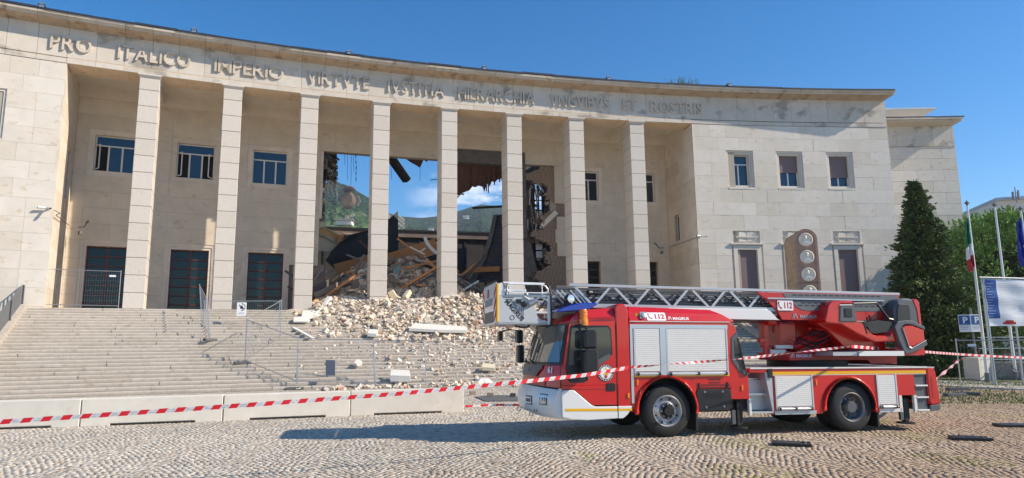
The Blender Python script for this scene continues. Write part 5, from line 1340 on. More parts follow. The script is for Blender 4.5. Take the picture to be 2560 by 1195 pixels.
# ================================================================ COLLAPSED MIDDLE
def zheap(s, o):
    """surface of the debris heap in front of, between and behind the columns"""
    def bump(c, w_, h): return h * math.exp(-((s - c) / w_) ** 2)
    lat = 1 / (1 + math.exp(-(s + 43.6) * 1.6)) * 1 / (1 + math.exp((s + 29.6) * 1.6))
    if o < 0:
        t = max(0, 1 + o / (2.9 + 1.6 * math.exp(-((s + 36) / 4.5) ** 2)))
        return LAND + (o + S0) * RISER / TREAD * (1 if o < -S0 else 0) + lat * t * (.62 + .45 * math.exp(-((s + 33.5) / 3.5) ** 2)) - .12
    h = lat * (.52 + .14 * o + .15 * math.sin(s * 1.9) * min(1, o / 3))
    pk = bump(-37.0, 2.0, 3.0) + bump(-40.3, 1.3, 2.2) + bump(-34.2, 1.2, 1.7)
    u = min(1, max(0, (o - .8) / 5.4)); u = u * u * (3 - 2 * u)
    return LAND + h * (1 - u * .3) + lat * 0 + pk * u * (1 / (1 + math.exp(-(s + 44.5) * 2))) * (1 / (1 + math.exp((s + 28.5) * 1.5)))
def heap():
    b = MB(); S = [-45 + i * .25 for i in range(71)]; O = [-5.5 + j * .25 for j in range(84)]
    from mathutils import noise
    for o in O:
        for s in S:
            n = noise.noise(Vector((s * .8, o * .8, 2))) * .16 + noise.noise(Vector((s * 2.6, o * 2.6, 5))) * .09
            a = min(1, max(0, (o + 4) / 4)); b.v.append(tuple(AP(s, o, zheap(s, o) + n * (.3 + .7 * a) - .05)))
    k = len(S)
    for j in range(len(O) - 1):
        for i in range(k - 1): b.f.append((j * k + i, j * k + i + 1, (j + 1) * k + i + 1, (j + 1) * k + i)); b.m.append(0)
    o_ = b.build('rubble_ground', X['heap'], org=AP(-37.6, 3, 4)); return tag(o_, kind='stuff')
heap()
# broken stone: a few hull shapes, thousands of placements
import bmesh
def hull(seed, flat=1.0, boxy=False):
    r = random.Random(seed); bm = bmesh.new()
    if boxy:
        for x in (-1, 1):
            for y in (-1, 1):
                for z in (-1, 1): bm.verts.new((x * (.5 + r.uniform(-.08, .05)), y * (.32 + r.uniform(-.1, .05)), z * (.24 + r.uniform(-.06, .04))))
    else:
        for _ in range(11):
            v = Vector((r.gauss(0, 1), r.gauss(0, 1), r.gauss(0, 1))).normalized() * r.uniform(.4, .55); bm.verts.new((v[0], v[1] * r.uniform(.7, 1), v[2] * flat))
    g = bmesh.ops.convex_hull(bm, input=bm.verts); 
    bmesh.ops.delete(bm, geom=[v for v in bm.verts if not v.link_faces], context='VERTS')
    bm.verts.index_update(); vs = [tuple(v.co) for v in bm.verts]; fs = [tuple(v.index for v in f.verts) for f in bm.faces]; bm.free(); return np.array(vs), fs
SH = [hull(i, f, bx) for i, (f, bx) in enumerate([(.8, 0), (.5, 0), (1, 1), (.35, 0), (1, 1), (1, 1), (1, 1), (.6, 0), (.25, 0), (.9, 0)])]
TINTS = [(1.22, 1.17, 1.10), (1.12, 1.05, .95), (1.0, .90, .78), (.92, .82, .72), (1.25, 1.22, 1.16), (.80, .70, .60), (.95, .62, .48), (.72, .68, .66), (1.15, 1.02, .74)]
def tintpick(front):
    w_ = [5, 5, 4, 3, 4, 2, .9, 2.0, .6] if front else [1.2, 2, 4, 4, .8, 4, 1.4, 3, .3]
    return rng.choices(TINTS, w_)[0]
places = []   # (size, pos, rot, shape, tint)
def put(s, o, size, z=None, dz=0.0, front=True):
    p = AP(s, o, (zheap(s, o) if z is None else z) + dz)
    q = Matrix.Rotation(rng.uniform(0, 6.28), 3, 'Z') @ Matrix.Rotation(rng.gauss(0, .45), 3, 'X') @ Matrix.Rotation(rng.gauss(0, .45), 3, 'Y')
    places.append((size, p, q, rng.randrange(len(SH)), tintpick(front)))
TINTS = [tuple(min(1.35, c * 1.0) for c in t) for t in TINTS]
def rsz(): return .05 + .5 * rng.random() ** 3.2
for _ in range(9500):     # sunlit apron at the top of the steps and round the column feet
    s = rng.gauss(-36.5, 4.0); o = rng.uniform(-4.6, 2.6)
    if s < -43.6 or s > -29.5: continue
    if o < -1.2 and rng.random() < (-o - 1.2) / 4.4: continue
    zb = max(zheap(s, o), zst(o))
    put(s, o, .05 + .38 * rng.random() ** 3.8, z=zb, dz=.02 + .10 * rng.random())
for _ in range(4600):     # strewn down the steps
    s = rng.gauss(-34.9, 4.6); o = -10.9 + 10.5 * rng.random() ** .8
    if s < -46.5 or s > -26.5: continue
    if s < -41 and rng.random() < .72: continue
    sz = .035 + .26 * rng.random() ** 4.2
    put(s, o, sz, z=zst(o), dz=sz * .22)
for _ in range(6500):     # grit and splinters over the steps
    s = rng.gauss(-36.0, 4.2); o = -10.4 + 10.3 * rng.random() ** .62
    if s < -45.5 or s > -27: continue
    put(s, o, .018 + .06 * rng.random() ** 2, z=zst(o), dz=.012)
for _ in range(420):      # foot of the steps
    s = rng.gauss(-37.5, 3.6); o = -10.35 - abs(rng.gauss(0, .9))
    if s < -45 or s > -27: continue
    sz = .04 + .34 * rng.random() ** 3.4; put(s, o, sz, z=.035, dz=sz * .2)
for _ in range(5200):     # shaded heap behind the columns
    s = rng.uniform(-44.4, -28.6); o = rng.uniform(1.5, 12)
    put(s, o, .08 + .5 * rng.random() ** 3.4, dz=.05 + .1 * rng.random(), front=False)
for _ in range(260):
    s = rng.gauss(-36, 2.2); o = rng.gauss(-4.2, .5); put(s, o, .12 + .3 * rng.random(), z=zst(o), dz=.06)
places.sort(key=lambda t: -t[0] * (1 if t[1][2] < 4.8 else .4))
def chunkmesh(items):
    V, Fs, T = [], [], []; off = 0
    for size, p, q, si, t in items:
        vs, fs = SH[si]; R3 = np.array(q) * size
        V.append(vs @ R3.T + np.array(p)); Fs += [tuple(i + off for i in f) for f in fs]; T += [t] * len(vs); off += len(vs)
    return np.concatenate(V), Fs, T
def chunkobj(items, name, org):
    V, Fs, T = chunkmesh(items); me = bpy.data.meshes.new(name); me.from_pydata((V - np.array(org)).tolist(), [], Fs); me.materials.append(X['rub'])
    at = me.color_attributes.new('tint', 'FLOAT_COLOR', 'POINT'); j = rng.uniform(.9, 1.05)
    at.data.foreach_set('color', np.array([(a * j, b_ * j, c * j, 1) for a, b_, c in T]).reshape(-1))
    o = bpy.data.objects.new(name, me); COL.objects.link(o); o.location = org; return o
def where_s(s_):
    c_ = (s_ + 53.18) / 4.2915; k_ = int(c_); N_ = ['first', 'second', 'third', 'fourth', 'fifth', 'sixth', 'seventh', 'eighth']
    k_ = max(0, min(6, k_)); return 'in front of the %s column' % N_[k_] if c_ - k_ < .24 else 'between the %s and %s column' % (N_[k_], N_[k_ + 1])
for it in places[:260]:
    o = chunkobj([it], 'broken_stone', it[1]); s_, o_ = so(it[1]); tag(o, '%s %s chunk %s %s' % ('large' if it[0] > .42 else 'angular', {1.22: 'white', 1.12: 'cream', 1.0: 'tan', .92: 'beige', 1.25: 'bright white', .80: 'brown', .95: 'reddish', .72: 'grey', 1.15: 'yellowish'}[it[4][0]], where_s(s_), 'in the shaded heap' if o_ > 1.5 else 'atop the steps' if o_ > -2 else 'on the upper steps' if o_ > -5 else 'on lower steps' if o_ > -10.3 else 'below the steps'), 'broken stone', 'stone chunks of the collapse')
tag(chunkobj(places[260:], 'rubble', AP(-37, 0, 4)), kind='stuff')

# larger single pieces ------------------------------------------------
def slab(name, label, cat, px, o, th, m, group=None, front=None):
    """plate outlined at depth o, with real thickness th"""
    pts = [arcpt(x, y, (o[i] if isinstance(o, (list, tuple)) else o)) for i, (x, y) in enumerate(px)]
    c = sum(pts, Vector()) / len(pts)
    n_ = Vector()
    for i in range(len(pts)): n_ += (pts[i] - c).cross(pts[(i + 1) % len(pts)] - c)
    n_.normalize()
    if n_.dot(CAM - c) > 0: n_ = -n_
    b = MB(); n = len(pts); b.v += [tuple(p) for p in pts] + [tuple(p + n_ * th) for p in pts]
    b.f += [tuple(range(n)), tuple(range(2 * n - 1, n - 1, -1))] + [(i, (i + 1) % n, n + (i + 1) % n, n + i) for i in range(n)]; b.m += [0] * (n + 2)
    ob = b.build(name, X[m], org=c); return tag(ob, label, cat, group)
def stick(name, label, cat, a, b_, w_, h, m, group=None):
    b = MB(); p, q = a, b_; N = 4; prev = None
    b.bar(p, q, w_, h); ob = b.build(name, X[m], org=(p + q) / 2, bevel=min(w_, h) * .12); return tag(ob, label, cat, group)
def st(px, py, dz=0): return stairpt(px, py) + Vector((0, 0, dz))
def flatslab(name, label, cat, pts, th, m, lift=.0):
    """slab resting on the steps, outline given by points on the stair surface"""
    P = [stairpt(*p) for p in pts]; c = sum(P, Vector()) / len(P); zm = max(p[2] for p in P)
    b = MB(); n = len(P); sl_ = RISER / TREAD
    base = [Vector((p[0], p[1], max(.035, LAND + (so(p)[1] + S0) * sl_) + .10 + lift)) for p in P]
    b.v += [tuple(p) for p in base] + [tuple(p + Vector((0, -.02, th))) for p in base]
    b.f += [tuple(range(n))[::-1], tuple(range(n, 2 * n))] + [(i, (i + 1) % n, n + (i + 1) % n, n + i) for i in range(n)]; b.m += [0] * (n + 2)
    return tag(b.build(name, X[m], org=c, bevel=.01), label, cat)
flatslab('stone_slab', 'long white plaster slab lying across the steps below the column beside the rescue basket', 'slab', [(1022, 838), (1036, 825), (1165, 833), (1168, 843), (1100, 842)], .16, 'whitep', .12)
flatslab('stone_slab', 'larger of two flat white slabs on the steps right of the third column', 'slab', [(752, 805), (757, 785), (786, 785), (800, 795), (786, 801)], .10, 'whitep')
flatslab('stone_slab', 'thin white slab on the steps under a larger slab', 'slab', [(733, 811), (735, 801), (760, 798), (775, 807), (771, 811)], .08, 'whitep')
flatslab('stone_slab', 'thick white block tipped on the bottom steps behind the concrete barrier', 'slab', [(975, 960), (977, 945), (1024, 947), (1026, 962)], .28, 'whitep')
flatslab('stone_slab', 'white block at the top end of a leaning fence in the rubble', 'slab', [(918, 846), (922, 836), (945, 837), (942, 848)], .18, 'whitep')
flatslab('stone_slab', 'cream slab lying between the base of the fourth and fifth column', 'slab', [(1065, 757), (1062, 744), (1092, 742), (1100, 753)], .10, 'insul', .2)
flatslab('stone_slab', 'pale yellow board on the rubble at the top of the steps', 'slab', [(852, 770), (862, 758), (888, 756), (872, 768)], .05, 'insul', .3)
flatslab('brick_block', 'single yellow block lying alone on the steps left of the fire engine', 'block', [(1205, 932), (1206, 922), (1237, 924), (1237, 934)], .17, 'insul')
flatslab('stone_piece', 'round pale stone piece on the lower steps behind the fence', 'stone', [(884, 918), (890, 910), (899, 909), (905, 914), (903, 920), (892, 922)], .10, 'whitep')
b = MB(); p = st(1208, 958); b.lathe([(0, .3), (.28, .26), (.42, .12), (.45, 0)], p, (0, 0, 1), 9); b.build('rubble_sack', X['whitep'], org=p); tag(bpy.data.objects['rubble_sack'], 'white crumpled lump at the foot of the steps by the front of the fire engine', 'sack')
stick('timber', 'narrow straight plank lying down the steps right of the metal fence', 'plank', st(732, 820, .12), st(783, 852, .1), .18, .09, 'whitep')
stick('stone_beam', 'white rectangular beam sticking up out of the rubble right of the third column', 'beam', arcpt(806, 775, -.4), arcpt(825, 745, .3), .30, .30, 'whitep')
stick('stone_beam', 'white broken beam lying below the upright beam at the top of the steps', 'beam', arcpt(785, 788, -1.2) , arcpt(815, 772, -.5), .28, .28, 'whitep')
stick('stone_beam', 'short cream beam standing in rubble between the fourth and fifth column', 'beam', arcpt(1012, 746, .2), arcpt(1024, 728, .5), .30, .30, 'insul')
stick('stone_beam', 'cream stone leaning on the right side of the fourth column', 'beam', arcpt(990, 750, .9), arcpt(976, 728, 1.0), .35, .4, 'insul')
slab('curved_board', 'curved bright yellow board at the foot of the third column', 'board', [(783, 752), (790, 747), (800, 755), (812, 766), (806, 768), (795, 760)], 1.0, .06, 'yel').data.materials[0] = X['woody']
# timbers, sheets and roof parts inside the gap
def glulam(a, b_, h, w_, lab):
    t = thing('timber_beam', lab, 'beam', (a + b_) / 2, 'orange laminated roof beams in the wreck'); N = 8
    d = (b_ - a); up_ = Vector((0, 0, 1)); nrm = d.normalized().cross(up_).normalized(); u2 = nrm.cross(d.normalized())
    for i in range(N):
        q = MB(); c0 = a + u2 * (h * ((i + .5) / N - .5)); q.bar(c0 + d * rng.uniform(0, .012), c0 + d + d * rng.uniform(-.03, .0), w_, h / N - .012); q.build('lamella', X['wood'], t)
    return t
glulam(arcpt(838, 674, 7.5), arcpt(930, 648, 7.8), .75, .28, 'orange laminated timber beam end jutting left behind the fourth column')
glulam(arcpt(968, 655, 8.0), arcpt(1092, 614, 8.6), 1.15, .30, 'thick orange laminated timber beam between the fourth and fifth column')
glulam(arcpt(1166, 676, 6.5), arcpt(1250, 672, 6.2), .36, .28, 'short orange timber beam poking out right of the fifth column')
slab('roof_board_panel', 'yellow timber underside of the torn roof right of the third column', 'roof panel', [(786, 566), (812, 570), (857, 592), (852, 606), (835, 608), (818, 597), (787, 584)], [8, 8, 8.5, 9, 9, 8.5, 8], .18, 'woody')
slab('plaster_board', 'beige ceiling board hanging below the yellow roof panel', 'ceiling board', [(786, 586), (818, 597), (843, 608), (828, 630), (786, 626)], [8.3, 8.6, 9, 9, 8.3], .10, 'insul')
slab('roof_flashing', 'grey metal strip folded under the yellow roof panel', 'flashing', [(786, 572), (845, 603), (842, 609), (834, 606), (787, 577)], [7.9, 8.8, 8.8, 8.7, 7.9], .03, 'alud')
sh_ = slab('roof_sheet', 'large black roof sheet slumped between the third and fourth column', 'roof sheet', [(846, 612), (872, 587), (930, 574), (930, 645), (900, 652), (868, 664), (838, 672), (815, 650), (830, 628)], [8.6, 9, 10, 10, 9.4, 9, 8.8, 8.6, 8.6], .12, 'black')
slab('timber_plank', 'orange splintered board on the edge of the black roof sheet', 'board', [(840, 604), (850, 588), (866, 584), (856, 596), (848, 606)], 8.4, .06, 'wood')
slab('roof_sheet', 'tall black sheet standing upright right of the fourth column', 'roof sheet', [(930, 545), (972, 548), (995, 527), (996, 640), (985, 660), (930, 668)], [11, 11, 11.3, 11.3, 11, 11], .15, 'black')
# lattice scraps in the heap, behind the columns
MS = ['woodg', 'woodg', 'woodg', 'concd', 'woodr', 'conc', 'alud', 'wood']
TN = {'woodg': 'grey weathered board', 'concd': 'dark concrete lath', 'woodr': 'brown roof board', 'conc': 'pale concrete batten', 'alud': 'dull metal strip', 'wood': 'orange splintered board'}
for k in range(34):
    s = rng.uniform(-43.8, -30); o = rng.uniform(2.5, 7); z = zheap(s, o) + rng.uniform(.1, .6); a = AP(s, o, z); L_ = rng.uniform(2.0, 4.2)
    d = Vector((rng.choice((-1, 1)) * rng.uniform(.6, 1), rng.uniform(-.4, .4), rng.uniform(.15, .75))).normalized() * L_; q = MB(); q.bar(a - d * .35, a + d * .65, rng.uniform(.12, .28), rng.uniform(.10, .2))
    kk = rng.choice(('woodg', 'woodg', 'woodr', 'wood', 'concd')); tag(q.build('roof_timber', X[kk], org=a, fixn=False), '%s roof timber leaning over the heap %s' % ({'woodg': 'thick grey', 'woodr': 'thick brown', 'wood': 'thick orange', 'concd': 'thick sooty'}[kk], where_s(s)), 'roof timber', 'roof timbers leaning over the heap')
for k in range(110):
    s = rng.uniform(-44.2, -29); o = rng.uniform(1.2, 10.5); z = zheap(s, o) + rng.uniform(0, .35); a = AP(s, o, z)
    th_ = rng.uniform(0, 3.14); L_ = rng.uniform(.6, 2.6); d = Vector((math.cos(th_), math.sin(th_) * .5, rng.gauss(.15, .38))) * L_
    mt_ = rng.choice(MS); q = MB(); q.bar(a - d / 2, a + d / 2, rng.uniform(.06, .2), rng.uniform(.05, .16))
    tag(q.build('splintered_timber', X[mt_], org=a, fixn=False), '%s %s sticking out of the heap %s' % ('long' if L_ > 1.6 else 'short', TN[[k2 for k2 in TN if X[k2] is X[mt_]][0]], where_s(s)), 'broken timber', 'broken timbers in the rubble heap')
stick('concrete_column', 'fallen grey rough concrete post leaning in the heap left of the fourth column', 'post', arcpt(876, 742, 2.4), arcpt(918, 672, 5.5), .50, .50, 'conc')
bpy.data.objects['concrete_column'].data.materials[0] = X['woodg']
stick('timber', 'grey thin pole leaning behind the fallen concrete post', 'pole', arcpt(872, 712, 4), arcpt(911, 638, 6), .16, .16, 'woodg')
stick('timber', 'long dark plank slanting at the foot of the third column', 'plank', arcpt(788, 738, 2), arcpt(845, 712, 3.2), .12, .32, 'woodg')
stick('timber', 'grey plank above a darker one by the third column', 'plank', arcpt(790, 722, 3), arcpt(828, 704, 3.6), .14, .42, 'concd')
stick('timber', 'grey steel channel lying behind the third column', 'channel', arcpt(787, 690, 5.2), arcpt(835, 676, 5.8), .1, .22, 'woodg')
stick('metal_tube', 'bright thin metal tube by the right edge of the third column', 'tube', arcpt(786, 700, 4), arcpt(806, 672, 4.4), .05, .06, 'galv')
def opening_frame(px, o, lab):
    P = [arcpt(x, y, o) for x, y in px]; t = thing('window_casement', lab, 'window frame', sum(P, Vector()) / 4, 'loose white window frames in the wreck')
    for i in range(4): q = MB(); q.bar(P[i], P[(i + 1) % 4], .07, .07); q.build('frame_bar', X['white'], t)
opening_frame([(1036, 678), (1070, 681), (1080, 655), (1050, 652)], 5.4, 'white window frame lying on the heap left of the fifth column')
opening_frame([(1003, 668), (1040, 672), (1062, 652), (1030, 650)], 5.9, 'bent white window frame behind another frame in the rubble')
b = MB(); P = [arcpt(x, y, 5.2) for x, y in ((1062, 592), (1066, 605), (1074, 617), (1085, 628), (1095, 634))]
for i in range(4): b.bar(P[i], P[i + 1], .12, .22)
tag(b.build('curved_rib', X['white'], org=P[2]), 'curved white rib standing in front of the thick orange beam', 'curved rib')
for i, (a, c) in enumerate((((1024, 617), (1062, 636)), ((1050, 630), (1064, 620)), ((984, 642), (1002, 658)), ((976, 660), (986, 645)), ((1012, 655), (1016, 636)))):
    q = MB(); A_, B_ = arcpt(*a, 6.2), arcpt(*c, 6.0); q.bar(A_, B_, .1, .1); tag(q.build('timber_batten', X['white'] if i in (0, 1) else X['woodg'], org=A_), ['white batten slanting across the thick orange beam', 'short white batten crossing a longer white one', 'brown batten at the left end of the thick orange beam', 'steep brown batten by the fourth column', 'thin upright batten below the thick orange beam'][i], 'batten', 'battens against the orange beam')
for pts, lab in ((((980, 662), (1002, 660), (1004, 686), (984, 684)), 'left of two cracked greenish glass sheets on the heap'), (((1016, 664), (1042, 658), (1043, 680), (1020, 682)), 'right of two cracked greenish glass sheets on the heap')):
    o = slab('glass_sheet', lab, 'glass sheet', pts, 4.6, .02, 'galv'); o.data.materials[0] = mat('dusty_green_glass', (.22, .28, .26), .3)
for px, o, lab in ((((972, 690), (985, 690), (1012, 740), (998, 748), (980, 728)), 3.2, 'tall brown masonry lump right of the fourth column'), (((1005, 700), (1035, 712), (1045, 738), (1020, 742), (1008, 728)), 3.4, 'broken brown wall lump with bricks in the middle of the heap'), (((1040, 690), (1092, 684), (1096, 722), (1050, 732)), 4.4, 'rounded earth coloured wall mass left of the fifth column')):
    ob = slab('masonry_lump', lab, 'masonry', px, o, .9, 'brick')
    ob.data.materials[0] = mat('old_rough_masonry', (.34, .25, .17), .95, var=.5, vscale=6, bump=1, bscale=9)
    md = ob.modifiers.new('s', 'SUBSURF'); md.levels = 4; md.render_levels = 4; md.subdivision_type = 'SIMPLE'
    tx_ = bpy.data.textures.new('n', 'CLOUDS'); tx_.noise_scale = .5; d_ = ob.modifiers.new('d', 'DISPLACE'); d_.texture = tx_; d_.strength = .5
# leaning corrugated roof on the right
tc_ = thing('corrugated_roof', 'dark corrugated metal roof slumped upright right of the fifth column', 'corrugated roof', arcpt(1225, 640, 8))
def surf(u, v):   # u across, v up
    L0, L1 = arcpt(1176, 706, 7.0), arcpt(1238, 538, 9.5); R0, R1 = arcpt(1280, 706, 5.8), arcpt(1280, 532, 8.0)
    p = (L0.lerp(L1, v)).lerp(R0.lerp(R1, v), u); return p + Vector((-.9 * math.sin(v * 3.1) * (u < .01) * 0, 0, 0)) + Vector((1, 0, 0)) * (.28 * math.sin(v * 3.14) * (1 - u))
b = MB(); NV2 = 60
for i in range(NV2):
    for j in range(7):
        u0, u1 = j / 7, (j + 1) / 7; v0, v1 = i / NV2, (i + 1) / NV2
        h0, h1 = (.08 * (i % 2)), (.08 * ((i + 1) % 2)); f0 = Vector((-.3, -1, 0)).normalized()
        b.poly([surf(u0, v0) + f0 * h0, surf(u1, v0) + f0 * h0, surf(u1, v1) + f0 * h1, surf(u0, v1) + f0 * h1])
b.build('corrugated_sheet', X['corr'], tc_, fixn=False)
b = MB()
for i in range(14): v0, v1 = i / 14, (i + 1) / 14; b.hex([surf(0, v0) + Vector((-.15, -.2, 0)), surf(.12, v0) + Vector((0, -.25, 0)), surf(.12, v0) + Vector((0, .3, 0)), surf(0, v0) + Vector((-.15, .3, 0)), surf(0, v1) + Vector((-.15, -.2, 0)), surf(.12, v1) + Vector((0, -.25, 0)), surf(.12, v1) + Vector((0, .3, 0)), surf(0, v1) + Vector((-.15, .3, 0))])
b.build('roof_verge', X['concd'], tc_, fixn=False)
# ceiling still hanging under the roof between columns five and six
hz = thing('hanging_ceiling', 'torn brown boarded ceiling hanging down between the fifth and sixth column', 'ceiling', arcpt(1200, 430, 8))
ed = [(1140, 489), (1150, 484), (1163, 479), (1172, 476), (1180, 465), (1188, 468), (1196, 463), (1206, 466), (1210, 481), (1216, 458), (1224, 465), (1229, 452), (1236, 456), (1244, 447), (1250, 449), (1262, 430)]
for i in range(len(ed) - 1):
    (x0, y0), (x1, y1) = ed[i], ed[i + 1]
    a, c = arcpt(x0, y0, 7.4), arcpt(x1 + .6, y1, 7.4); a2, c2 = arcpt(x0, 404, 6.3), arcpt(x1 + .6, 404, 6.3); e_ = rng.uniform(-.05, .1)
    b = MB(); d = Vector((0, .12, 0)); ee = Vector((0, e_, 0)); b.hex([a + ee, c + ee, c + d + ee, a + d + ee, a2 + ee, c2 + ee, c2 + d + ee, a2 + d + ee]); b.build('ceiling_board', X['woodr'], hz, fixn=False)
for x, y in ((1216, 478), (1221, 482), (1236, 462), (1249, 455), (1255, 452)): b = MB(); b.bar(arcpt(x, y, 7.2), arcpt(x, y - 45, 7.2), .06, .09); b.build('hanging_lath', X['woodr'], hz, fixn=False)
for a, c in (((1140, 497), (1182, 452)), ((1160, 462), (1172, 473)), ((1140, 482), (1160, 486)), ((1175, 450), (1185, 454))): b = MB(); b.bar(arcpt(*a, 7.6), arcpt(*c, 7.6), .1, .1); b.build('rafter', X['woodg'], hz, fixn=False)
b = MB(); b.bar(arcpt(1181, 520, 9), arcpt(1275, 515, 8.4), .12, .16); tag(b.build('steel_beam', X['under'], org=arcpt(1215, 518, 9)), 'thin black steel beam jutting level into the sky left of the sixth column', 'beam')
b = MB(); b.bar(arcpt(1076, 450, 9), arcpt(1100, 447, 9), .03, .05); tag(b.build('steel_rod', X['under'], org=arcpt(1085, 448, 9)), 'thin dark rod sticking out left of the fifth column', 'rod')
# beam and triangle of roofing between columns four and five
b = MB(); A_, B_ = arcpt(974, 386, 6.8), arcpt(1020, 452, 7.6)
b.bar(A_, B_, .34, .42); b.bar(A_ + Vector((-.22, 0, .0)), B_ + Vector((-.2, 0, .0)), .06, .5)
hb = thing('hanging_rafter', 'heavy dark rafter dangling from the broken roof right of the fourth column', 'rafter', (A_ + B_) / 2)
b.build('rafter', X['woodg'], hb).data.materials[0] = X['black']
b = MB(); b.bar(A_.lerp(B_, .1) + Vector((.12, -.22, .05)), B_ + Vector((.1, -.22, .08)), .06, .1); b.build('edge_board', X['woodr'], hb)
slab('roof_boarding', 'small brown boarded triangle of roof hanging between the fourth and fifth column', 'roof boarding', [(1003, 385), (1062, 393), (1050, 420), (1040, 413), (1030, 408), (1018, 400)], [6.6, 6.6, 7.5, 7.4, 7.2, 7], .08, 'woodr')
slab('roof_scrap', 'tiny torn black scrap of roofing beside the brown triangle', 'roof scrap', [(1054, 392), (1076, 395), (1066, 405), (1060, 398)], 6.8, .05, 'black')
for i, (x, y0, y1) in enumerate(((862, 380, 412), (869, 381, 450), (878, 382, 462), (884, 384, 430), (890, 385, 456), (1050, 420, 452), (978, 392, 448))):
    P = [arcpt(x + rng.uniform(-1, 1) * (j > 0), y0 + (y1 - y0) * j / 5, 5.5) for j in range(6)]; b = MB(); b.tube(P, .012, 4)
    if i == 4:
        for j in range(5): b.cyl(P[j].lerp(P[j + 1], .2), P[j].lerp(P[j + 1], .6), .035, n=5)
    tag(b.build('dangling_cable', X['tb'], org=P[0]), ['short cable dangling nearest the third column', 'longest thin cable dangling right of the third column', 'thin cable hanging over the hillside right of two others', 'short cable in the middle of the gap by the third column', 'thick beaded cable dangling left of the fourth column', 'thin cable below the brown roof triangle', 'thin cable hanging along the right side of the fourth column'][i], 'cable', 'cables dangling in the gap')
# torn edge left of the gap: floor stubs, reinforcement and laths
te = thing('torn_wall_edge', 'ragged end of torn floors and laths beside the third column', 'broken wall', arcpt(818, 450, 6.5))
def teb(px, py, w_, h, o, m):
    p = arcpt(px, py, o); b = MB(); b.obox(p, w_, .5, h, Matrix.Rotation(rng.gauss(0, .15), 4, 'Y') @ Matrix.Rotation(rng.gauss(0, .3), 4, 'Z')); b.build('broken_piece', X[m], te, fixn=False)
for i in range(60): teb(803 + 34 * rng.random() ** 1.3, rng.uniform(376, 450), rng.uniform(.1, .45), rng.uniform(.08, .4), rng.uniform(5.5, 7.0), rng.choice(('concd', 'woodg', 'woodr', 'under')))
for i in range(40):
    a = arcpt(rng.uniform(806, 842), rng.uniform(415, 462), 6.0); b = MB(); b.bar(a, a + Vector((rng.uniform(-.4, .45), rng.uniform(-.3, .3), -rng.uniform(.4, 1.3))), .07, .05); b.build('lath', X[rng.choice(('white', 'white', 'woodg', 'conc'))], te, fixn=False)
for i in range(20): teb(rng.uniform(800, 808), rng.uniform(440, 566), rng.uniform(.12, .4), rng.uniform(.1, .7), rng.uniform(5.5, 6.5), rng.choice(('whitep', 'woodg', 'insul', 'conc', 'concd')))
b = MB(); b.bar(arcpt(828, 385, 6), arcpt(848, 400, 6.2), .08, .1); b.build('lath', X['under'], te)
b = MB(); b.ab(-43.05, -42.85, OB + .02, OB + .9, 10.3, 14.93); b.build('wall_end_block', X['stone2'], te)
# dark wall ends and broken brickwork right of the gap
bw = thing('broken_brick_wall', 'torn brick wall with a jagged hole between the sixth and seventh column', 'brick wall', AP(-27.6, OB + .5, 4))
z = 3.93; nb = 0; stuffb = MB()
def jag(z_): return -28.0 + .55 * math.sin(z_ * 1.7) + .35 * math.sin(z_ * 4.3 + 1) + (1.0 if 10.0 < z_ < 13.6 else 0) * .35 - (.35 if z_ > 13.8 else 0) + (.25 if z_ < 7 else 0)
while z < 14.9:
    s = jag(z) + rng.uniform(-.12, .12) ; s = s + (.06 if int(z * 10) % 2 else 0)
    while s < -26.0:
        e = min(s + .27, -26.0)
        stuffb.ab(s + .006, e - .006, OB + .16 + rng.uniform(-.02, .03), OB + .6, z, z + .088); s = e + .012
    z += .1
tag(stuffb.build('brickwork', X['brick'], bw, fixn=False), kind='stuff')
b = MB(); b.ab(-27.3, -26.0, OB + .3, OB + .55, 3.93, 14.9); b.build('mortar_core', X['heap'], bw, fixn=False)
for i in range(60):
    z_ = rng.uniform(4, 14.2); s = jag(z_) - rng.uniform(-.1, .45); p = AP(s, OB + .35 + rng.uniform(0, 1.0), z_); b = MB(); b.obox(p, rng.uniform(.08, .32), .25, rng.uniform(.06, .3), Matrix.Rotation(rng.uniform(0, 3), 4, 'Y') @ Matrix.Rotation(rng.uniform(0, 1), 4, 'X')); b.build('loose_masonry', X[rng.choice(('brick', 'heap', 'concd', 'concd', 'brick'))], bw, fixn=False)
b = MB(); b.bar(arcpt(1356, 566, 5.6), arcpt(1392, 530, 5.1), .35, .32); b.build('projecting_beam', X['conc'], bw)
for i in range(30):
    a = arcpt(rng.uniform(1312, 1345), rng.uniform(420, 560), rng.uniform(5.8, 8)); b = MB(); b.bar(a, a + Vector((rng.uniform(-.5, .5), rng.uniform(-.3, .3), -rng.uniform(.5, 2.2))), rng.uniform(.06, .25), .08); b.build('hanging_strip', X[rng.choice(('woodg', 'concd', 'conc', 'woodr'))], bw, fixn=False)
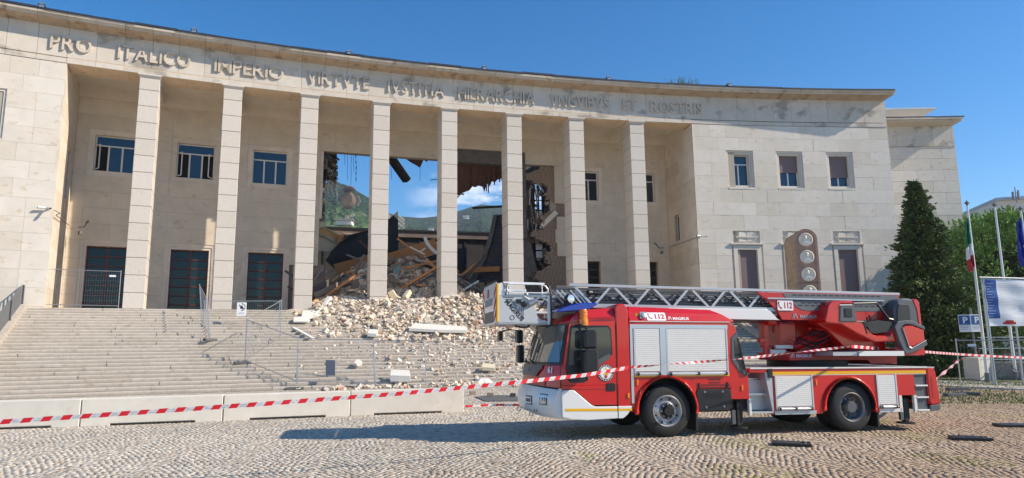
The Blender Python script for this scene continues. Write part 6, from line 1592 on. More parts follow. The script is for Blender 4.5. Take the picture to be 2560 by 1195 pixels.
# room behind the hole: inner wall with a tall window, dark floor remains
ir = thing('exposed_room', 'dark torn open room with a tall narrow barred window behind the sixth and seventh column', 'room', AP(-28, 9, 4))
q = MB()
P = lambda x, y, o=11.0: so(arcpt(x, y, o))[0]
a0, a1, w0, w1 = P(1306, 500), P(1425, 500), P(1335, 500), P(1357, 500)
zt, zbm = arcpt(1345, 452, 11)[2], arcpt(1345, 575, 11)[2]
q.ab(a0, w0, 11, 11.5, 3.9, 18.9); q.ab(w1, a1 + 1.5, 11, 11.5, 3.9, 18.9); q.ab(w0, w1, 11, 11.5, zt, 18.9)
zl0, zl1 = arcpt(1345, 645, 11)[2], arcpt(1345, 608, 11)[2]
q.ab(w0, w1, 11, 11.5, 3.9, zl0); q.ab(w0, w1, 11, 11.5, zl1, zbm)
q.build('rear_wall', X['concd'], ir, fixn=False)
q = MB()
for x in (w0, (w0 + w1) / 2, w1): q.ab(x - .05, x + .05, 10.95, 11.05, zbm, zt)
for i in range(6): z = zbm + (zt - zbm) * i / 5; q.ab(w0, w1, 10.96, 11.04, z - .04, z + .04)
for x in (w0, w1): q.ab(x - .06, x + .06, 10.9, 11.05, zl0, zl1)
q.ab(w0, w1, 10.9, 11.05, (zl0 + zl1) / 2 - .05, (zl0 + zl1) / 2 + .05); q.build('window_bars', X['under'], ir, fixn=False)
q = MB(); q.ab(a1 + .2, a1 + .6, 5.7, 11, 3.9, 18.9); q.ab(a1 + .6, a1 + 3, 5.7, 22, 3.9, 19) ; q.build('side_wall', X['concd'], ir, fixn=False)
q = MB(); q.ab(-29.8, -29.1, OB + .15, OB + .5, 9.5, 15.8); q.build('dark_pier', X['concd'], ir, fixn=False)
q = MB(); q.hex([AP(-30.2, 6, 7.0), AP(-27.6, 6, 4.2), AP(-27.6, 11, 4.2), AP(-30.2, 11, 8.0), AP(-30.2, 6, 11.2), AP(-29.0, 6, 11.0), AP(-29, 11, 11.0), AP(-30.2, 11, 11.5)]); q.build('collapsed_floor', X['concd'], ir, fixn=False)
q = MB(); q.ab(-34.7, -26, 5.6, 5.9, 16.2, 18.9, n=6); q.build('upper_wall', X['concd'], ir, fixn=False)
# dark lintel above the gap, exposed where facing is missing
q = MB(); q.ab(-34.7, -29.15, OB + .14, OB + .7, 14.88, 15.9, n=4); q.build('exposed_lintel', X['woodr'], COURT, fixn=False).data.materials[0] = X['concd']
q = MB(); q.ab(-45.0, -42.6, OB + .3, OB + .7, 3.9, 7.25); q.build('rough_wall_base', X['brick'], COURT, fixn=False)
q = MB(); q.ab(-44.6, -42.9, 6.0, 22, 3.9, 15); q.build('inner_partition', X['concd'], ir, fixn=False) if False else None
# rear wing seen through the gap
rw = thing('rear_building', 'low dark rear wing with a pale roof edge seen through the gap', 'building', AP(-38, 26, 4))
zt1 = arcpt(900, 578, 26)[2]; zt2 = arcpt(1050, 578, 26)[2]
q = MB(); q.ab(-52, -26, 26, 30, 0, zt2 - .7, n=8); q.build('rear_wall', mat('shade_darkened_wall', (.045, .04, .038), .9, var=.4, vscale=1.2), rw, fixn=False)  # wall colour darkened to stand for shade, though sun reaches it
q = MB(); q.ab(-52, -26, 25.7, 30.3, zt2 - .7, zt2 - .12, n=8); q.build('fascia', X['soffit'], rw, fixn=False).data.materials[0] = mat('pinkish_fascia', (.20, .15, .125), .8, var=.3, vscale=1)
q = MB(); q.ab(-52, -26, 25.55, 30.5, zt2 - .12, zt2 + .05, n=8); q.build('roof_edge', X['under'], rw, fixn=False)
for i in range(14):
    q = MB(); s = -51 + 1.9 * i; q.ab(s, s + .18, 25.9, 26.1, 3, zt2 - .7); q.build('wall_rib', X['under'], rw, fixn=False)
# ---- stone pillar with portrait medallions before the right wing
mon = thing('medallion_pillar', 'tall round topped sandstone pillar with carved portrait medallions before the right wing', 'monument', AP(-11, -3, 0))
def on_pill(px, py, Yd): return aty(px, py, Yd)
Yp = 37.3; 
cxp = aty(2019, 640, Yp); hw = 1.02 / 2 * (56 / 2560) * 0 + (aty(2047, 640, Yp)[0] - aty(1991, 640, Yp)[0]) / 2
cx_ = (aty(2047, 640, Yp)[0] + aty(1991, 640, Yp)[0]) / 2; cx_t = (aty(2041, 600, Yp)[0] + aty(1984, 600, Yp)[0]) / 2
cx_ = (cx_ + cx_t) / 2; ztop = aty(2013, 572, Yp)[2]; hw = .60; dep = 2.3
def arcol(w_, zt_, zb_=0.0, n=16): return [(-w_, zb_)] + [(w_ * math.cos(math.pi * (1 - i / n)), zt_ - w_ + w_ * math.sin(math.pi * (1 - i / n))) for i in range(n + 1)] + [(w_, zb_)]
yaw = rad(-8); ca, sa = math.cos(yaw), math.sin(yaw)
def PL_(a, c, d): return Vector((cx_ + a * ca - d * sa, Yp + a * sa + d * ca, c))
X['sand'] = mat('tan_sandstone', (.50, .37, .24), .85, var=.2, vscale=2.5, bump=.25, stain=(1.2, .55, (.8, .74, .66), (1, 1, 3)))
X['sandr'] = mat('red_sandstone', (.50, .30, .21), .8, var=.25, vscale=4, bump=.25)
X['marb'] = mat('white_marble_relief', (.86, .77, .63), .7, var=.1, vscale=4)
b = MB(); b.prism(arcol(hw, ztop, -.2), PL_, .06, dep); b.build('pillar_body', X['sand'], mon)
b = MB(); o1 = arcol(hw, ztop, -.2); o2 = arcol(hw - .13, ztop - .13, -.2)
for i in range(len(o1) - 1):
    b.hex([PL_(*o1[i], -.02), PL_(*o1[i+1], -.02), PL_(*o2[i+1], -.02), PL_(*o2[i], -.02), PL_(*o1[i], .08), PL_(*o1[i+1], .08), PL_(*o2[i+1], .08), PL_(*o2[i], .08)])
b.build('rim_moulding', X['sandr'], mon)
b = MB(); b.prism(arcol(hw - .13, ztop - .13, -.2), PL_, .03, .07); b.build('recessed_face', X['sandr'], mon)
for k in range(6):
    mz = ztop - .60 - .965 * k
    if mz < 1: break
    md_ = empt('medallion', mon); rr_ = .37
    b = MB(); b.lathe([(rr_, .03), (rr_, -.03), (rr_ - .03, -.05), (rr_ - .055, -.02), (rr_ - .06, .02), (0, .02)], PL_(0, mz, 0), (-sa, ca, 0), 36); b.build('disc', X['marb'], md_, smooth=True, sharp=40)
    # head and shoulders in relief
    b = MB(); dx = rng.uniform(-.03, .03); cxx = dx
    hd = [(0, .22), (.055, .205), (.09, .15), (.095, .08), (.085, .02), (.06, -.035), (0, -.06)]
    hz_ = mz + .06
    b.lathe([(r_, a) for r_, a in hd], PL_(cxx, hz_ - .03, .01), (0, 0, 1), 14)
    b.obox(PL_(cxx - .01, hz_ + .05, -.09), .025, .04, .06); b.lathe([(.055, 0), (.05, .09)], PL_(cxx, mz - .12, .01), (0, 0, 1), 10)
    if k % 2: b.lathe([(0, .1), (.07, .08), (.11, .03), (.12, 0)], PL_(cxx, hz_ + .10, .01), (0, 0, 1), 14)
    b.build('carved_head', X['marb'], md_, smooth=True, sharp=60)
    b = MB(); b.prism([(-.22, -.30 + .05), (-.24, -.22), (-.19, -.15), (-.07, -.10), (.07, -.10), (.19, -.15), (.25, -.21), (.22, -.25), (.12, -.31), (-.12, -.31)], lambda a, c, d: PL_(a, mz + c, d), -.06, .02); b.build('carved_shoulders', X['marb'], md_, bevel=.02)
for z in (ztop - 3.0, ztop - 6.0):
    b = MB(); b.prism([(-hw - .004, z), (hw + .004, z), (hw + .004, z + .012), (-hw - .004, z + .012)], PL_, -.024, dep); b.build('stone_joint', X['ink'], mon)
# ---- surveillance cameras
def cctv(px, py, o, lab, flip=1):
    p = arcpt(px, py, o); t = thing('security_camera', lab, 'camera', p, 'cameras on the portico walls')
    b = MB(); b.box(p[0] - .04, p[0] + .04, p[1] - .04, p[1] + .3, p[2] - .06, p[2] + .0); b.build('bracket', X['galv'], t)
    for sg in (-1, 1):
        d = Vector((sg * .25, -.16, -.05 if sg * flip > 0 else .0)); b = MB(); b.cyl(p + d * .1, p + d * 1.3, .055, .06, n=12); c_ = b.build('camera_body', X['tw'], t); b = MB(); b.cyl(p + d * 1.3, p + d * 1.38, .05, n=12); b.build('lens', X['ink'], c_)
cctv(117, 520, -.15, 'pair of white cameras on the wall left of the portico'); cctv(1752, 590, -.15, 'white camera on the right wing edge above the ladder')
for (px, py, o, lab) in ((196, 568, 4.6, 'dark lamp arm and camera in the left corner of the portico'), (1660, 620, 4.6, 'dark lamp arm and camera in the right corner of the portico')):
    p = arcpt(px, py, o); t = thing('corner_lamp', lab, 'lamp', p, 'corner lamps of the portico'); sg = 1 if px < 500 else -1
    b = MB(); b.tube([p, p + Vector((sg * .4, -.1, 0)), p + Vector((sg * .6, -.2, .22))], .035, 6); b.build('arm', X['rail'], t)
    b = MB(); b.cyl(p + Vector((sg * .55, -.2, .2)), p + Vector((sg * .75, -.25, .35)), .06, n=8); b.build('lamp_head', X['rail'], t)
    b = MB(); b.cyl(p + Vector((sg * .2, -.1, -.45)), p + Vector((sg * .2, -.1, -.25)), .12, n=12); b.build('dome_camera', X['rail'], t)
for P in ([arcpt(135, 525, -.03), arcpt(150, 533, 0.0), AP(PL + .12, .1, arcpt(150, 533, 0)[2] - .1), AP(PL + .12, 4.9, arcpt(192, 565, 4.9)[2])], [arcpt(1745, 592, -.03), AP(PR - .12, .1, arcpt(1738, 594, 0)[2]), AP(PR - .12, 4.9, arcpt(1668, 618, 4.9)[2])]):
    b = MB(); b.tube(P, .022, 5); tag(b.build('wall_cable', X['rail'], org=P[0]), 'cable run along the %s side wall of the portico to the camera' % ('shaded left' if P[0][0] < 0 else 'long right'), 'cable', 'cables to the wall cameras')
# ================================================================ FENCES, BARRIERS, TAPE
def fence_panel(A_, B_, top=None, label='', group='steel mesh fence panels', sign=None, clipped=False, upv_=None, hgt=1.98, hole=0):
    """A_, B_: lower ends of the two uprights"""
    A_, B_ = Vector(A_), Vector(B_); t = thing('mesh_fence', label, 'fence panel', A_, group)
    U = (Vector(upv_).normalized() if upv_ is not None else Vector((0, 0, 1))) * hgt
    UB = U
    for p in (A_, B_): q = MB(); q.cyl(p, p + U, .021, n=8); q.build('upright', X['galv'], t)
    for v in (.06, .97): q = MB(); q.cyl(A_ + U * v, B_ + U * v, .019, n=8); q.build('cross_tube', X['galv'], t)
    d = (B_ - A_); L_ = d.length; n = int(L_ / .11); q = MB()
    w_ = d.normalized(); nrm = w_.cross(U.normalized()) * .0022
    for i in range(1, n):
        a = A_ + d * (i / n) + U * .06; c = A_ + d * (i / n) + U * .97; s = w_ * .0022
        q.poly([a - s, a + s, c + s, c - s]); q.poly([a - nrm, a + nrm, c + nrm, c - nrm])
    for v in (.06 + .91 * k / 7 for k in range(1, 7)):
        a = A_ + U * v; c = B_ + U * v; s = U.normalized() * .0022; q.poly([a - s, c - s, c + s, a + s]); q.poly([a - nrm, c - nrm, c + nrm, a + nrm])
    tag(q.build('wire_mesh', X['mesh'], t, fixn=False), kind='stuff')
    return t
def foot(p, ang, label):
    q = MB(); r = Matrix.Rotation(ang, 4, 'Z'); p = Vector(p)
    ol = [(-.36, -.11), (.36, -.11), (.36, .11), (-.36, .11)]
    R3 = r.to_3x3(); P = lambda a, c, d: p + R3 @ Vector((a, c, d)); q.prism(ol, P, 0, .11)
    for k in range(3): q.prism([(-.22 + .16 * k, -.03), (-.14 + .16 * k, -.03), (-.14 + .16 * k, .03), (-.22 + .16 * k, .03)], P, .11, .125)
    o = q.build('fence_block', X['ballast'], org=p, bevel=.012); return tag(o, label, 'fence foot', 'block feet of the fence panels')
fa1 = arcpt(92, 764, -.02); fa1.z = LAND + .08; fb1 = arcpt(284, 768, .3); fb1.z = LAND
fa1 = AP(-57.0, .35, LAND + .07); fb1 = AP(-53.35, -.02, LAND + .02)
FP1 = fence_panel(fa1, fb1, label='mesh fence panel on the landing before the left glass door')
q = MB(); p = fb1 + (fa1 - fb1) * .10 + Vector((0, -.01, 1.62)); w_ = (fb1 - fa1).normalized(); q.hex([p - w_ * .15, p + w_ * .15, p + w_ * .15 + Vector((0, .004, 0)), p - w_ * .15 + Vector((0, .004, 0)), p - w_ * .15 + Vector((0, 0, .1)), p + w_ * .15 + Vector((0, 0, .1)), p + w_ * .15 + Vector((0, .004, .1)), p - w_ * .15 + Vector((0, .004, .1))]); q.build('name_tag', X['inkw'], FP1)
foot(AP(-57.2, .3, LAND), .4, 'dark fence foot at the head of the steps by the left railing')
b1 = stairpt(525, 848); b1.z = stairpt(525, 852)[2] + .02
# panel seen almost edge on
far = b1 + (b1 - CAM).normalized() * 3.4; far = Vector((b1[0] - 1.62, b1[1] + 2.6, LAND + .02 - .25))
FP2 = fence_panel(b1 + Vector((0, 0, .06)), Vector((far[0], far[1], b1[2] + 1.05)), label='mesh fence panel seen edge on, tilted up the steps', upv_=(-.12, .0, 1))
foot(stairpt(525, 853) + Vector((0, 0, .03)), 1.2, 'dark fence foot in the middle of the steps under the edge on panel')
c1 = stairpt(612, 905) + Vector((0, 0, .06)); c2 = stairpt(700, 850) + Vector((0, 0, .10))
FP3 = fence_panel(c1, c2, label='bright mesh fence panel slanting up the steps to the right of the edge on panel')
c3 = stairpt(741, 964) + Vector((0, 0, .08))
FP4 = fence_panel(c1 + Vector((.03, -.03, 0)), c3, label='mesh fence panel slanting down the steps to the middle feet')
foot(stairpt(606, 908) + Vector((0, 0, .02)), .6, 'dark fence foot under the joint of the two slanting panels')
foot(Vector((c3[0] - .02, c3[1] - .12, .036)), .3, 'dark fence foot at the bottom of the steps behind the concrete barrier')
c4 = stairpt(936, 966) + Vector((0, 0, .06)); c4.z = .14
FP5 = fence_panel(c3 + Vector((.04, .03, 0)), c4, label='long level mesh fence panel holding a grey plate at the foot of the steps', upv_=(-.07, .16, 1), hgt=2.02)
c5 = gpt(1068, 968) + Vector((0, .0, .12)); 
FP6 = fence_panel(c4 + Vector((.05, 0, 0)), c5 + Vector((0, -.2, 0)), label='leaning mesh fence panel next to the rubble behind the barrier end', upv_=(-.10, .20, 1), hgt=2.0)
U5 = Vector((-.07, .16, 1)).normalized() * 2.02; d5 = c4 - c3
p0 = c3 + d5 * .37 + U5 * .19; p1 = c3 + d5 * .49 + U5 * .19; u5 = U5 * .33; nn5 = Vector((0, -.02, 0))
q = MB(); q.hex([p0 + nn5, p1 + nn5, p1 + nn5 * .4, p0 + nn5 * .4, p0 + nn5 + u5, p1 + nn5 + u5, p1 + nn5 * .4 + u5, p0 + nn5 * .4 + u5])
tag(q.build('sign_plate', mat('slate_grey_plate', (.07, .085, .12), .5), org=p0), 'blank slate grey plate hung on the long level fence panel', 'plate')
# second line of panels behind, with the no entry sign
g1 = AP(-48.6, -2.2, zst(-2.2) + .2); g1 = far + Vector((0, 0, .0)); 
e1 = b1 + Vector((.15, 2.0, 1.0)); e2 = c2 + Vector((-.05, .05, 0))
ea = arcpt(512, 752, -2.6); eb = arcpt(700, 752, -2.9)
FP7 = fence_panel(Vector((ea[0], ea[1], ea[2] - 1.93)), Vector((eb[0], eb[1], eb[2] - 1.93)), label='mesh fence panel carrying a no entry sign, behind the two slanting panels')
sp = arcpt(605, 757, -2.85); sx_ = (eb - ea).normalized()
sgn = thing('no_entry_sign', 'small white sign with a crossed out hand hanging on a fence panel', 'sign', sp)
P = lambda a, c, d: sp + sx_ * a + Vector((0, 0, 1)) * c + Vector((0, -1, 0)) * d
q = MB(); q.prism([(-.23, -.68), (.23, -.68), (.23, .02), (-.23, .02)], P, .0, .01); q.build('sign_board', X['inkw'], sgn)
q = MB(); q.lathe([(.19, -.012), (.16, -.012), (.16, -.016), (.19, -.016)], P(0, -.22, 0), (0, 1, 0), 28); q.bar(P(-.13, -.10, .018), P(.13, -.34, .018), .005, .03, up=(1, 0, 1)); q.build('prohibition_ring', X['ink'], sgn)
q = MB()
for k in range(4): q.bar(P(-.05 + .03 * k, -.24, .014), P(-.06 + .035 * k, -.13 - .01 * abs(k - 1.5), .014), .004, .022, up=(0, 1, 0))
q.prism([(-.07, -.30), (.05, -.32), (.08, -.22), (-.07, -.22)], P, .012, .015); q.build('hand_symbol', X['ink'], sgn)
for k in range(4): q = MB(); q.prism([(-.15, -.50 - .035 * k), (.15 - .04 * (k % 2), -.50 - .035 * k), (.15 - .04 * (k % 2), -.49 - .035 * k), (-.15, -.49 - .035 * k)], P, .010, .013); q.build('text_line', X['inkg'], sgn)
for px, py, lab in ((1112 - 4, 742, 'upright'),):
    pass
# right-hand fence
r1 = gpt(2404, 981) + Vector((0, 0, .03)); r2 = aty(2600, 978, r1[1] - .6); r2.z = r1[2] - .05
r2 = Vector((r1[0] + 3.1, r1[1] - 1.4, r1[2] - .03))
FPR = fence_panel(r1, r2, label='mesh fence panel with a white name tag at the right edge of the photo', hgt=1.9)
q = MB(); p = r1 + (r2 - r1) * .14 + Vector((0, -.02, 1.62)); w_ = (r2 - r1).normalized(); q.hex([p - w_ * .13, p + w_ * .13, p + w_ * .13 + Vector((0, .004, 0)), p - w_ * .13 + Vector((0, .004, 0)), p - w_ * .13 + Vector((0, 0, .09)), p + w_ * .13 + Vector((0, 0, .09)), p + w_ * .13 + Vector((0, .004, .09)), p - w_ * .13 + Vector((0, .004, .09))]); q.build('name_tag', X['inkw'], FPR)
foot(gpt(2388, 991), .15, 'lower of the stacked dark blocks under the right fence panel')
foot(gpt(2395, 984) + Vector((0, .0, .11)), .0, 'upper of the stacked dark blocks under the right fence panel')
foot(gpt(2420, 988), -.5, 'dark block tilted beside the stacked blocks of the right fence')
# concrete barrier blocks ------------------------------------------------
BP = [gpt(-170, 1080), gpt(198, 1067), gpt(556, 1053), gpt(875, 1040), gpt(1160, 1030)]
wh = ['cut off by the left edge of the photo', 'second from the left, long slot under it', 'third from the left, in front of the fence foot', 'rightmost, ending before the fire engine']
for i in range(4):
    a, c = BP[i], BP[i + 1]; d = (c - a).normalized(); c = c - d * .012; a = a + d * .012; n_ = Vector((-d[1], d[0], 0))
    t = thing('concrete_barrier', 'pale concrete barrier block ' + wh[i], 'barrier', (a + c) / 2, 'concrete barrier blocks before the steps')
    L_ = (c - a).length; q = MB(); z0 = zg(a[0]) - .01; H = .62
    P = lambda u, z, dd: a + d * u + Vector((0, 0, z0 + z - a[2])) + n_ * dd
    s0_, s1_ = L_ * .20, L_ * .80
    ol = [(0, 0), (0, H), (L_, H), (L_, 0), (s1_, 0), (s1_, .055), (s0_, .055), (s0_, 0)]
    q.prism(ol, P, 0, .42); q.build('barrier_block', X['conc'], t, bevel=.012)
# barrier tape ------------------------------------------------------------
def tape(name, label, pts, wd, m2, period=.30, sag=0.0, twist=0.0, slant=.35, dens=None):
    """red and white striped ribbon through points, real strip of film with alternating panels"""
    t = thing(name, label, 'barrier tape', pts[0]); pts = [Vector(p) for p in pts]; 
    fine = []
    for a, c in zip(pts[:-1], pts[1:]):
        L_ = (c - a).length; n = max(2, int(L_ / .08))
        for i in range(n):
            u = i / n; p = a.lerp(c, u); p.z -= sag * 4 * u * (1 - u); fine.append(p)
    fine.append(pts[-1])
    cum = [0]
    for a, c in zip(fine[:-1], fine[1:]): cum.append(cum[-1] + (c - a).length)
    def at(s):
        s = max(0, min(cum[-1] - 1e-4, s)); lo, hi = 0, len(cum) - 1
        while hi - lo > 1:
            m_ = (lo + hi) // 2
            if cum[m_] <= s: lo = m_
            else: hi = m_
        u = (s - cum[lo]) / (cum[lo + 1] - cum[lo]); p = fine[lo].lerp(fine[lo + 1], u); d = (fine[lo + 1] - fine[lo]).normalized(); return p, d
    R_, W_ = MB(), MB(); INK = MB(); n = int(cum[-1] / (period / 2)); sub = 3
    for i in range(n):
        s0_ = i * period / 2; b = R_ if i % 2 == 0 else W_
        for k in range(sub):
            pp = []
            for v in (-.5, .5):
                for e in (k / sub, (k + 1) / sub):
                    s = s0_ + e * period / 2 + v * wd * slant * 2; p, d = at(s); tw = twist * s
                    up = Vector((0, 0, 1)); sd = d.cross(up).normalized(); dr = up * math.cos(tw) + sd * math.sin(tw); pp.append(p + dr * (v * wd))
            b.poly([pp[0], pp[1], pp[3], pp[2]])
        if i % 2 and twist == 0:
            for row, (va, vb) in enumerate(((.10, .24), (-.26, -.12))):
                for k in range(5):
                    if rng.random() < .2 or wd > .06: continue
                    s = s0_ + period / 2 * (.14 + .15 * k); P4 = []
                    for e, v in ((0, va), (.016, va), (.016, vb), (0, vb)):
                        p, d = at(s + e + v * wd * slant); P4.append(p + Vector((0, 0, 1)) * (v * wd) - Vector((0, .0015, 0)))
                    INK.poly(P4)
    R_.build('red_stripes', X['taper'], t, fixn=False); W_.build('white_stripes', X['tapew'], t, fixn=False)
    if INK.v: INK.build('small_print', X['inkg'], t, fixn=False)
    for c_ in t.children: c_['kind'] = 'stuff'
    return t
def at_d(px, py, Z): return aty(px, py, Z)
t1 = [at_d(-220, 1078, 8.0), at_d(0, 1055, 8.3), at_d(640, 1011, 9.0), at_d(1000, 984, 9.6), at_d(1300, 955, 10.3)]
tape('barrier_tape', 'red and white striped barrier tape stretched low across the foreground to the fire engine', t1 + [at_d(1460, 938, 11.0), at_d(1577, 918, 11.6)], .056, 1, .21)
knot = at_d(2128, 866, 13.1)
tape('barrier_tape', 'twisted red and white tape rising across the shutters of the fire engine', [at_d(1577, 918, 11.6), at_d(1850, 897, 12.5), at_d(2000, 880, 12.9), knot], .045, 1, .13, twist=2.2)
rf = r1 + Vector((0, -.03, 1.25))
tape('barrier_tape', 'red and white tape running from the ladder turntable to the right edge', [knot, at_d(2400, 886, 20), at_d(2700, 902, 24)], .06, 1, .36)
kn2 = at_d(2400, 900, r1[1] - .05)
tape('barrier_tape', 'short red and white tape from the tail of the fire engine to the fence post', [TM @ Vector((5.88, .05, .98)), kn2], .07, 1, .28, twist=.8)
for (dx, dz) in ((-.22, -.03), (.22, .10), (.2, -.02), (.1, .12)):
    pass
tape('barrier_tape', 'knotted tape ends on the upright of the right fence panel', [kn2 + Vector((-.28, -.02, -.06)), kn2 + Vector((0, -.06, .02)), kn2 + Vector((.24, -.02, .15))], .06, 1, .22, twist=2)
tape('barrier_tape', 'slack red and white tape lying on the setts behind the fire engine cab', [gpt(1162, 1018) + Vector((0, 0, .02)), gpt(1230, 1014) + Vector((0, 0, .02)), gpt(1310, 1015) + Vector((0, 0, .03)), gpt(1380, 1010) + Vector((0, 0, .02))], .06, 1, .5)
tape('barrier_tape', 'far red and white tape sagging before the concrete wall on the right', [gpt(2500, 940) + Vector((0, -.4, 1.35)), gpt(2528, 950) + Vector((0, -.4, 1.15)), gpt(2580, 955) + Vector((0, -.4, 1.1))], .08, 1, .4)
tape('barrier_tape', 'twisted red and white tape knot on the parking sign pole', [gpt(2446, 945) + Vector((.0, -.1, 1.0)), gpt(2446, 945) + Vector((.02, -.1, 1.35)), gpt(2446, 945) + Vector((-.02, -.1, 1.9))], .08, 1, .2, twist=4)
# support blocks on the setts ------------------------------------------------
def padblk(px, py, ang, lab):
    p = gpt(px, py); t = thing('jack_pad', lab, 'jack pad', p, 'black jack pads on the setts'); R3 = Matrix.Rotation(ang, 3, 'Z')
    def P(a, c, d): return p + R3 @ Vector((a, c, d))
    q = MB(); q.prism([(-.33, -.18), (.12, -.18), (.12, .18), (-.33, .18)], P, .0, .052); q.build('pad', X['tb'], t, bevel=.006)
    for s in (-.13, .13): q = MB(); q.prism([(.12, s - .05), (.28, s - .04), (.28, s + .04), (.12, s + .05)], P, .004, .048); q.build('pad_arm', X['tb'], t, bevel=.004)
    q = MB(); q.cyl(P(.20, -.13, .03), P(.20, .13, .03), .016, n=8); q.build('handle', X['galv'], t)
padblk(1983, 1113, -.35, 'black jack pad lying on the setts below the rear wheel'); padblk(2430, 1099, -.25, 'black jack pad lying on the setts at the right edge of the photo')
padblk(2535, 1066, -.1, 'black jack pad half cut off by the right edge')
q = MB(); P4 = [gpt(1186, 993), gpt(1230, 989), gpt(1330, 989), gpt(1330, 1003), gpt(1214, 1004)]
q.v += [tuple(p + Vector((0, 0, .02))) for p in P4] + [tuple(p + Vector((0, 0, -.01))) for p in P4]; n = 5
q.f += [tuple(range(n)), tuple(range(2 * n - 1, n - 1, -1))] + [(i, (i + 1) % n, n + (i + 1) % n, n + i) for i in range(n)]; q.m += [0] * 7
tag(q.build('ground_plate', X['ballast'], org=P4[0]), 'flat grey plate on the setts before the nose of the fire engine', 'ground plate')
for px, py, lab in ((1226, 992, 'small brown brick on the left edge of the flat grey plate'), (1284, 993, 'two toned brick on the right side of the flat grey plate'), (1182, 988, 'thin brick scrap on the setts left of the flat grey plate')):
    p = gpt(px, py); q = MB(); q.obox(p + Vector((0, 0, .08)), .22, .14, .12, Matrix.Rotation(rng.uniform(-.4, .4), 4, 'Z')); tag(q.build('brick', X['brick'], org=p, bevel=.008), lab, 'brick')

# ================================================================ RIGHT SIDE: lawn, path, wall, signs, flags
X['grass'] = mat('dry_lawn', (.16, .155, .05), .95, var=.4, vscale=2.5, col2=(.27, .22, .12), bump=.6, bscale=30, world=True)
q = MB()
L_ = [(2330, 946), (2400, 944), (2480, 951), (2700, 964), (2700, 990), (2480, 968), (2330, 958)]
gz = .012
pl = [gpt(x, y) for x, y in [(2100, 938), (2440, 951), (2800, 968), (2800, 940), (2480, 925), (2100, 915)]]
q.poly([p + Vector((0, 0, gz)) for p in pl]); tag(q.build('lawn', X['grass'], fixn=False), kind='structure')
# scattered grass blades along the lawn and between setts
gb = MB()
for i in range(6500):
    if i < 5000: px, py = rng.uniform(2200, 2700), rng.uniform(928, 966)
    else: px, py = rng.uniform(2330, 2560), rng.uniform(960, 1010)
    p = gpt(px, py); h = rng.uniform(.03, .10); a = rng.uniform(0, 6.28); dx, dy = math.cos(a) * .02, math.sin(a) * .02
    if so(p)[1] > -.4: continue
    gb.poly([p + Vector((-dx, -dy, 0)), p + Vector((dx, dy, 0)), p + Vector((dy * 1.5, dx, h))])
tag(gb.build('grass_blades', mat('grass_blade', (.15, .19, .05), .8), org=gpt(2450, 950), fixn=False), kind='stuff')
q = MB(); pp = [gpt(2300, 957), gpt(2450, 962), gpt(2700, 974), gpt(2700, 981), gpt(2450, 969), gpt(2300, 963)]
q.poly([p + Vector((0, 0, .022)) for p in pp]); tag(q.build('path', X['step'], fixn=False), kind='structure')
q = MB()
for i in range(8):
    a, c = gpt(2180 + 70 * i, 936 + 2.4 * i), gpt(2180 + 70 * (i + 1), 936 + 2.4 * (i + 1)); q.bar(a + Vector((0, 0, .05)), c + Vector((0, 0, .05)), .15, .14)
tag(q.build('kerb', X['step'], fixn=False), kind='structure')
# concrete ramp wall
wa, wb = gpt(2452, 951), gpt(2484, 950)
cw = thing('concrete_wall', 'low bare concrete wall with tie holes behind the right fence', 'wall', wa)
wc = Vector((wb[0] + 7, wb[1] - 4.2, zg(25))); zt_ = aty(2475, 893, wb[1])[2]
wl_ = Vector((wa[0] - .0, wa[1], zg(24)))
q = MB(); th3 = Vector((.1, .4, 0))
for a, c, zz in ((wa, wb, zt_), (wb, wc, zt_ - .25)):
    q.hex([Vector((a[0], a[1], -.4)), Vector((c[0], c[1], -.4)), Vector((c[0], c[1] + 1.2, -.4)), Vector((a[0], a[1] + 1.2, -.4)), Vector((a[0], a[1], zz)), Vector((c[0], c[1], zz)), Vector((c[0], c[1] + 1.2, zz)), Vector((a[0], a[1] + 1.2, zz))])
    if a is wa: q.build('wall_end', X['conc'], cw); q = MB()
q.build('wall_face', mat('raw_concrete', (.34, .30, .25), .9, var=.25, vscale=1.5, bump=.2, stain=(1.3, .55, (.75, .72, .68), (1, 1, 2))), cw)
for px, py in ((2465, 903), (2486, 904), (2470, 944), (2491, 944), (2530, 915), (2552, 917)):
    p = aty(px, py, wb[1] - (.02 if px < 2484 else .02 + (px - 2484) / 76 * 2.1)); q = MB(); q.cyl(p, p + Vector((0, .03, 0)), .045, n=10); q.build('tie_hole', X['ink'], cw)
q = MB(); q.cyl(aty(2505, 903, wb[1] - .9), aty(2570, 943, wb[1] - 2.6), .025, n=6); q.cyl(aty(2506, 915, wb[1] - .9), aty(2490, 937, wb[1] - .4), .025, n=6); q.build('hand_rail', X['rail'], cw)
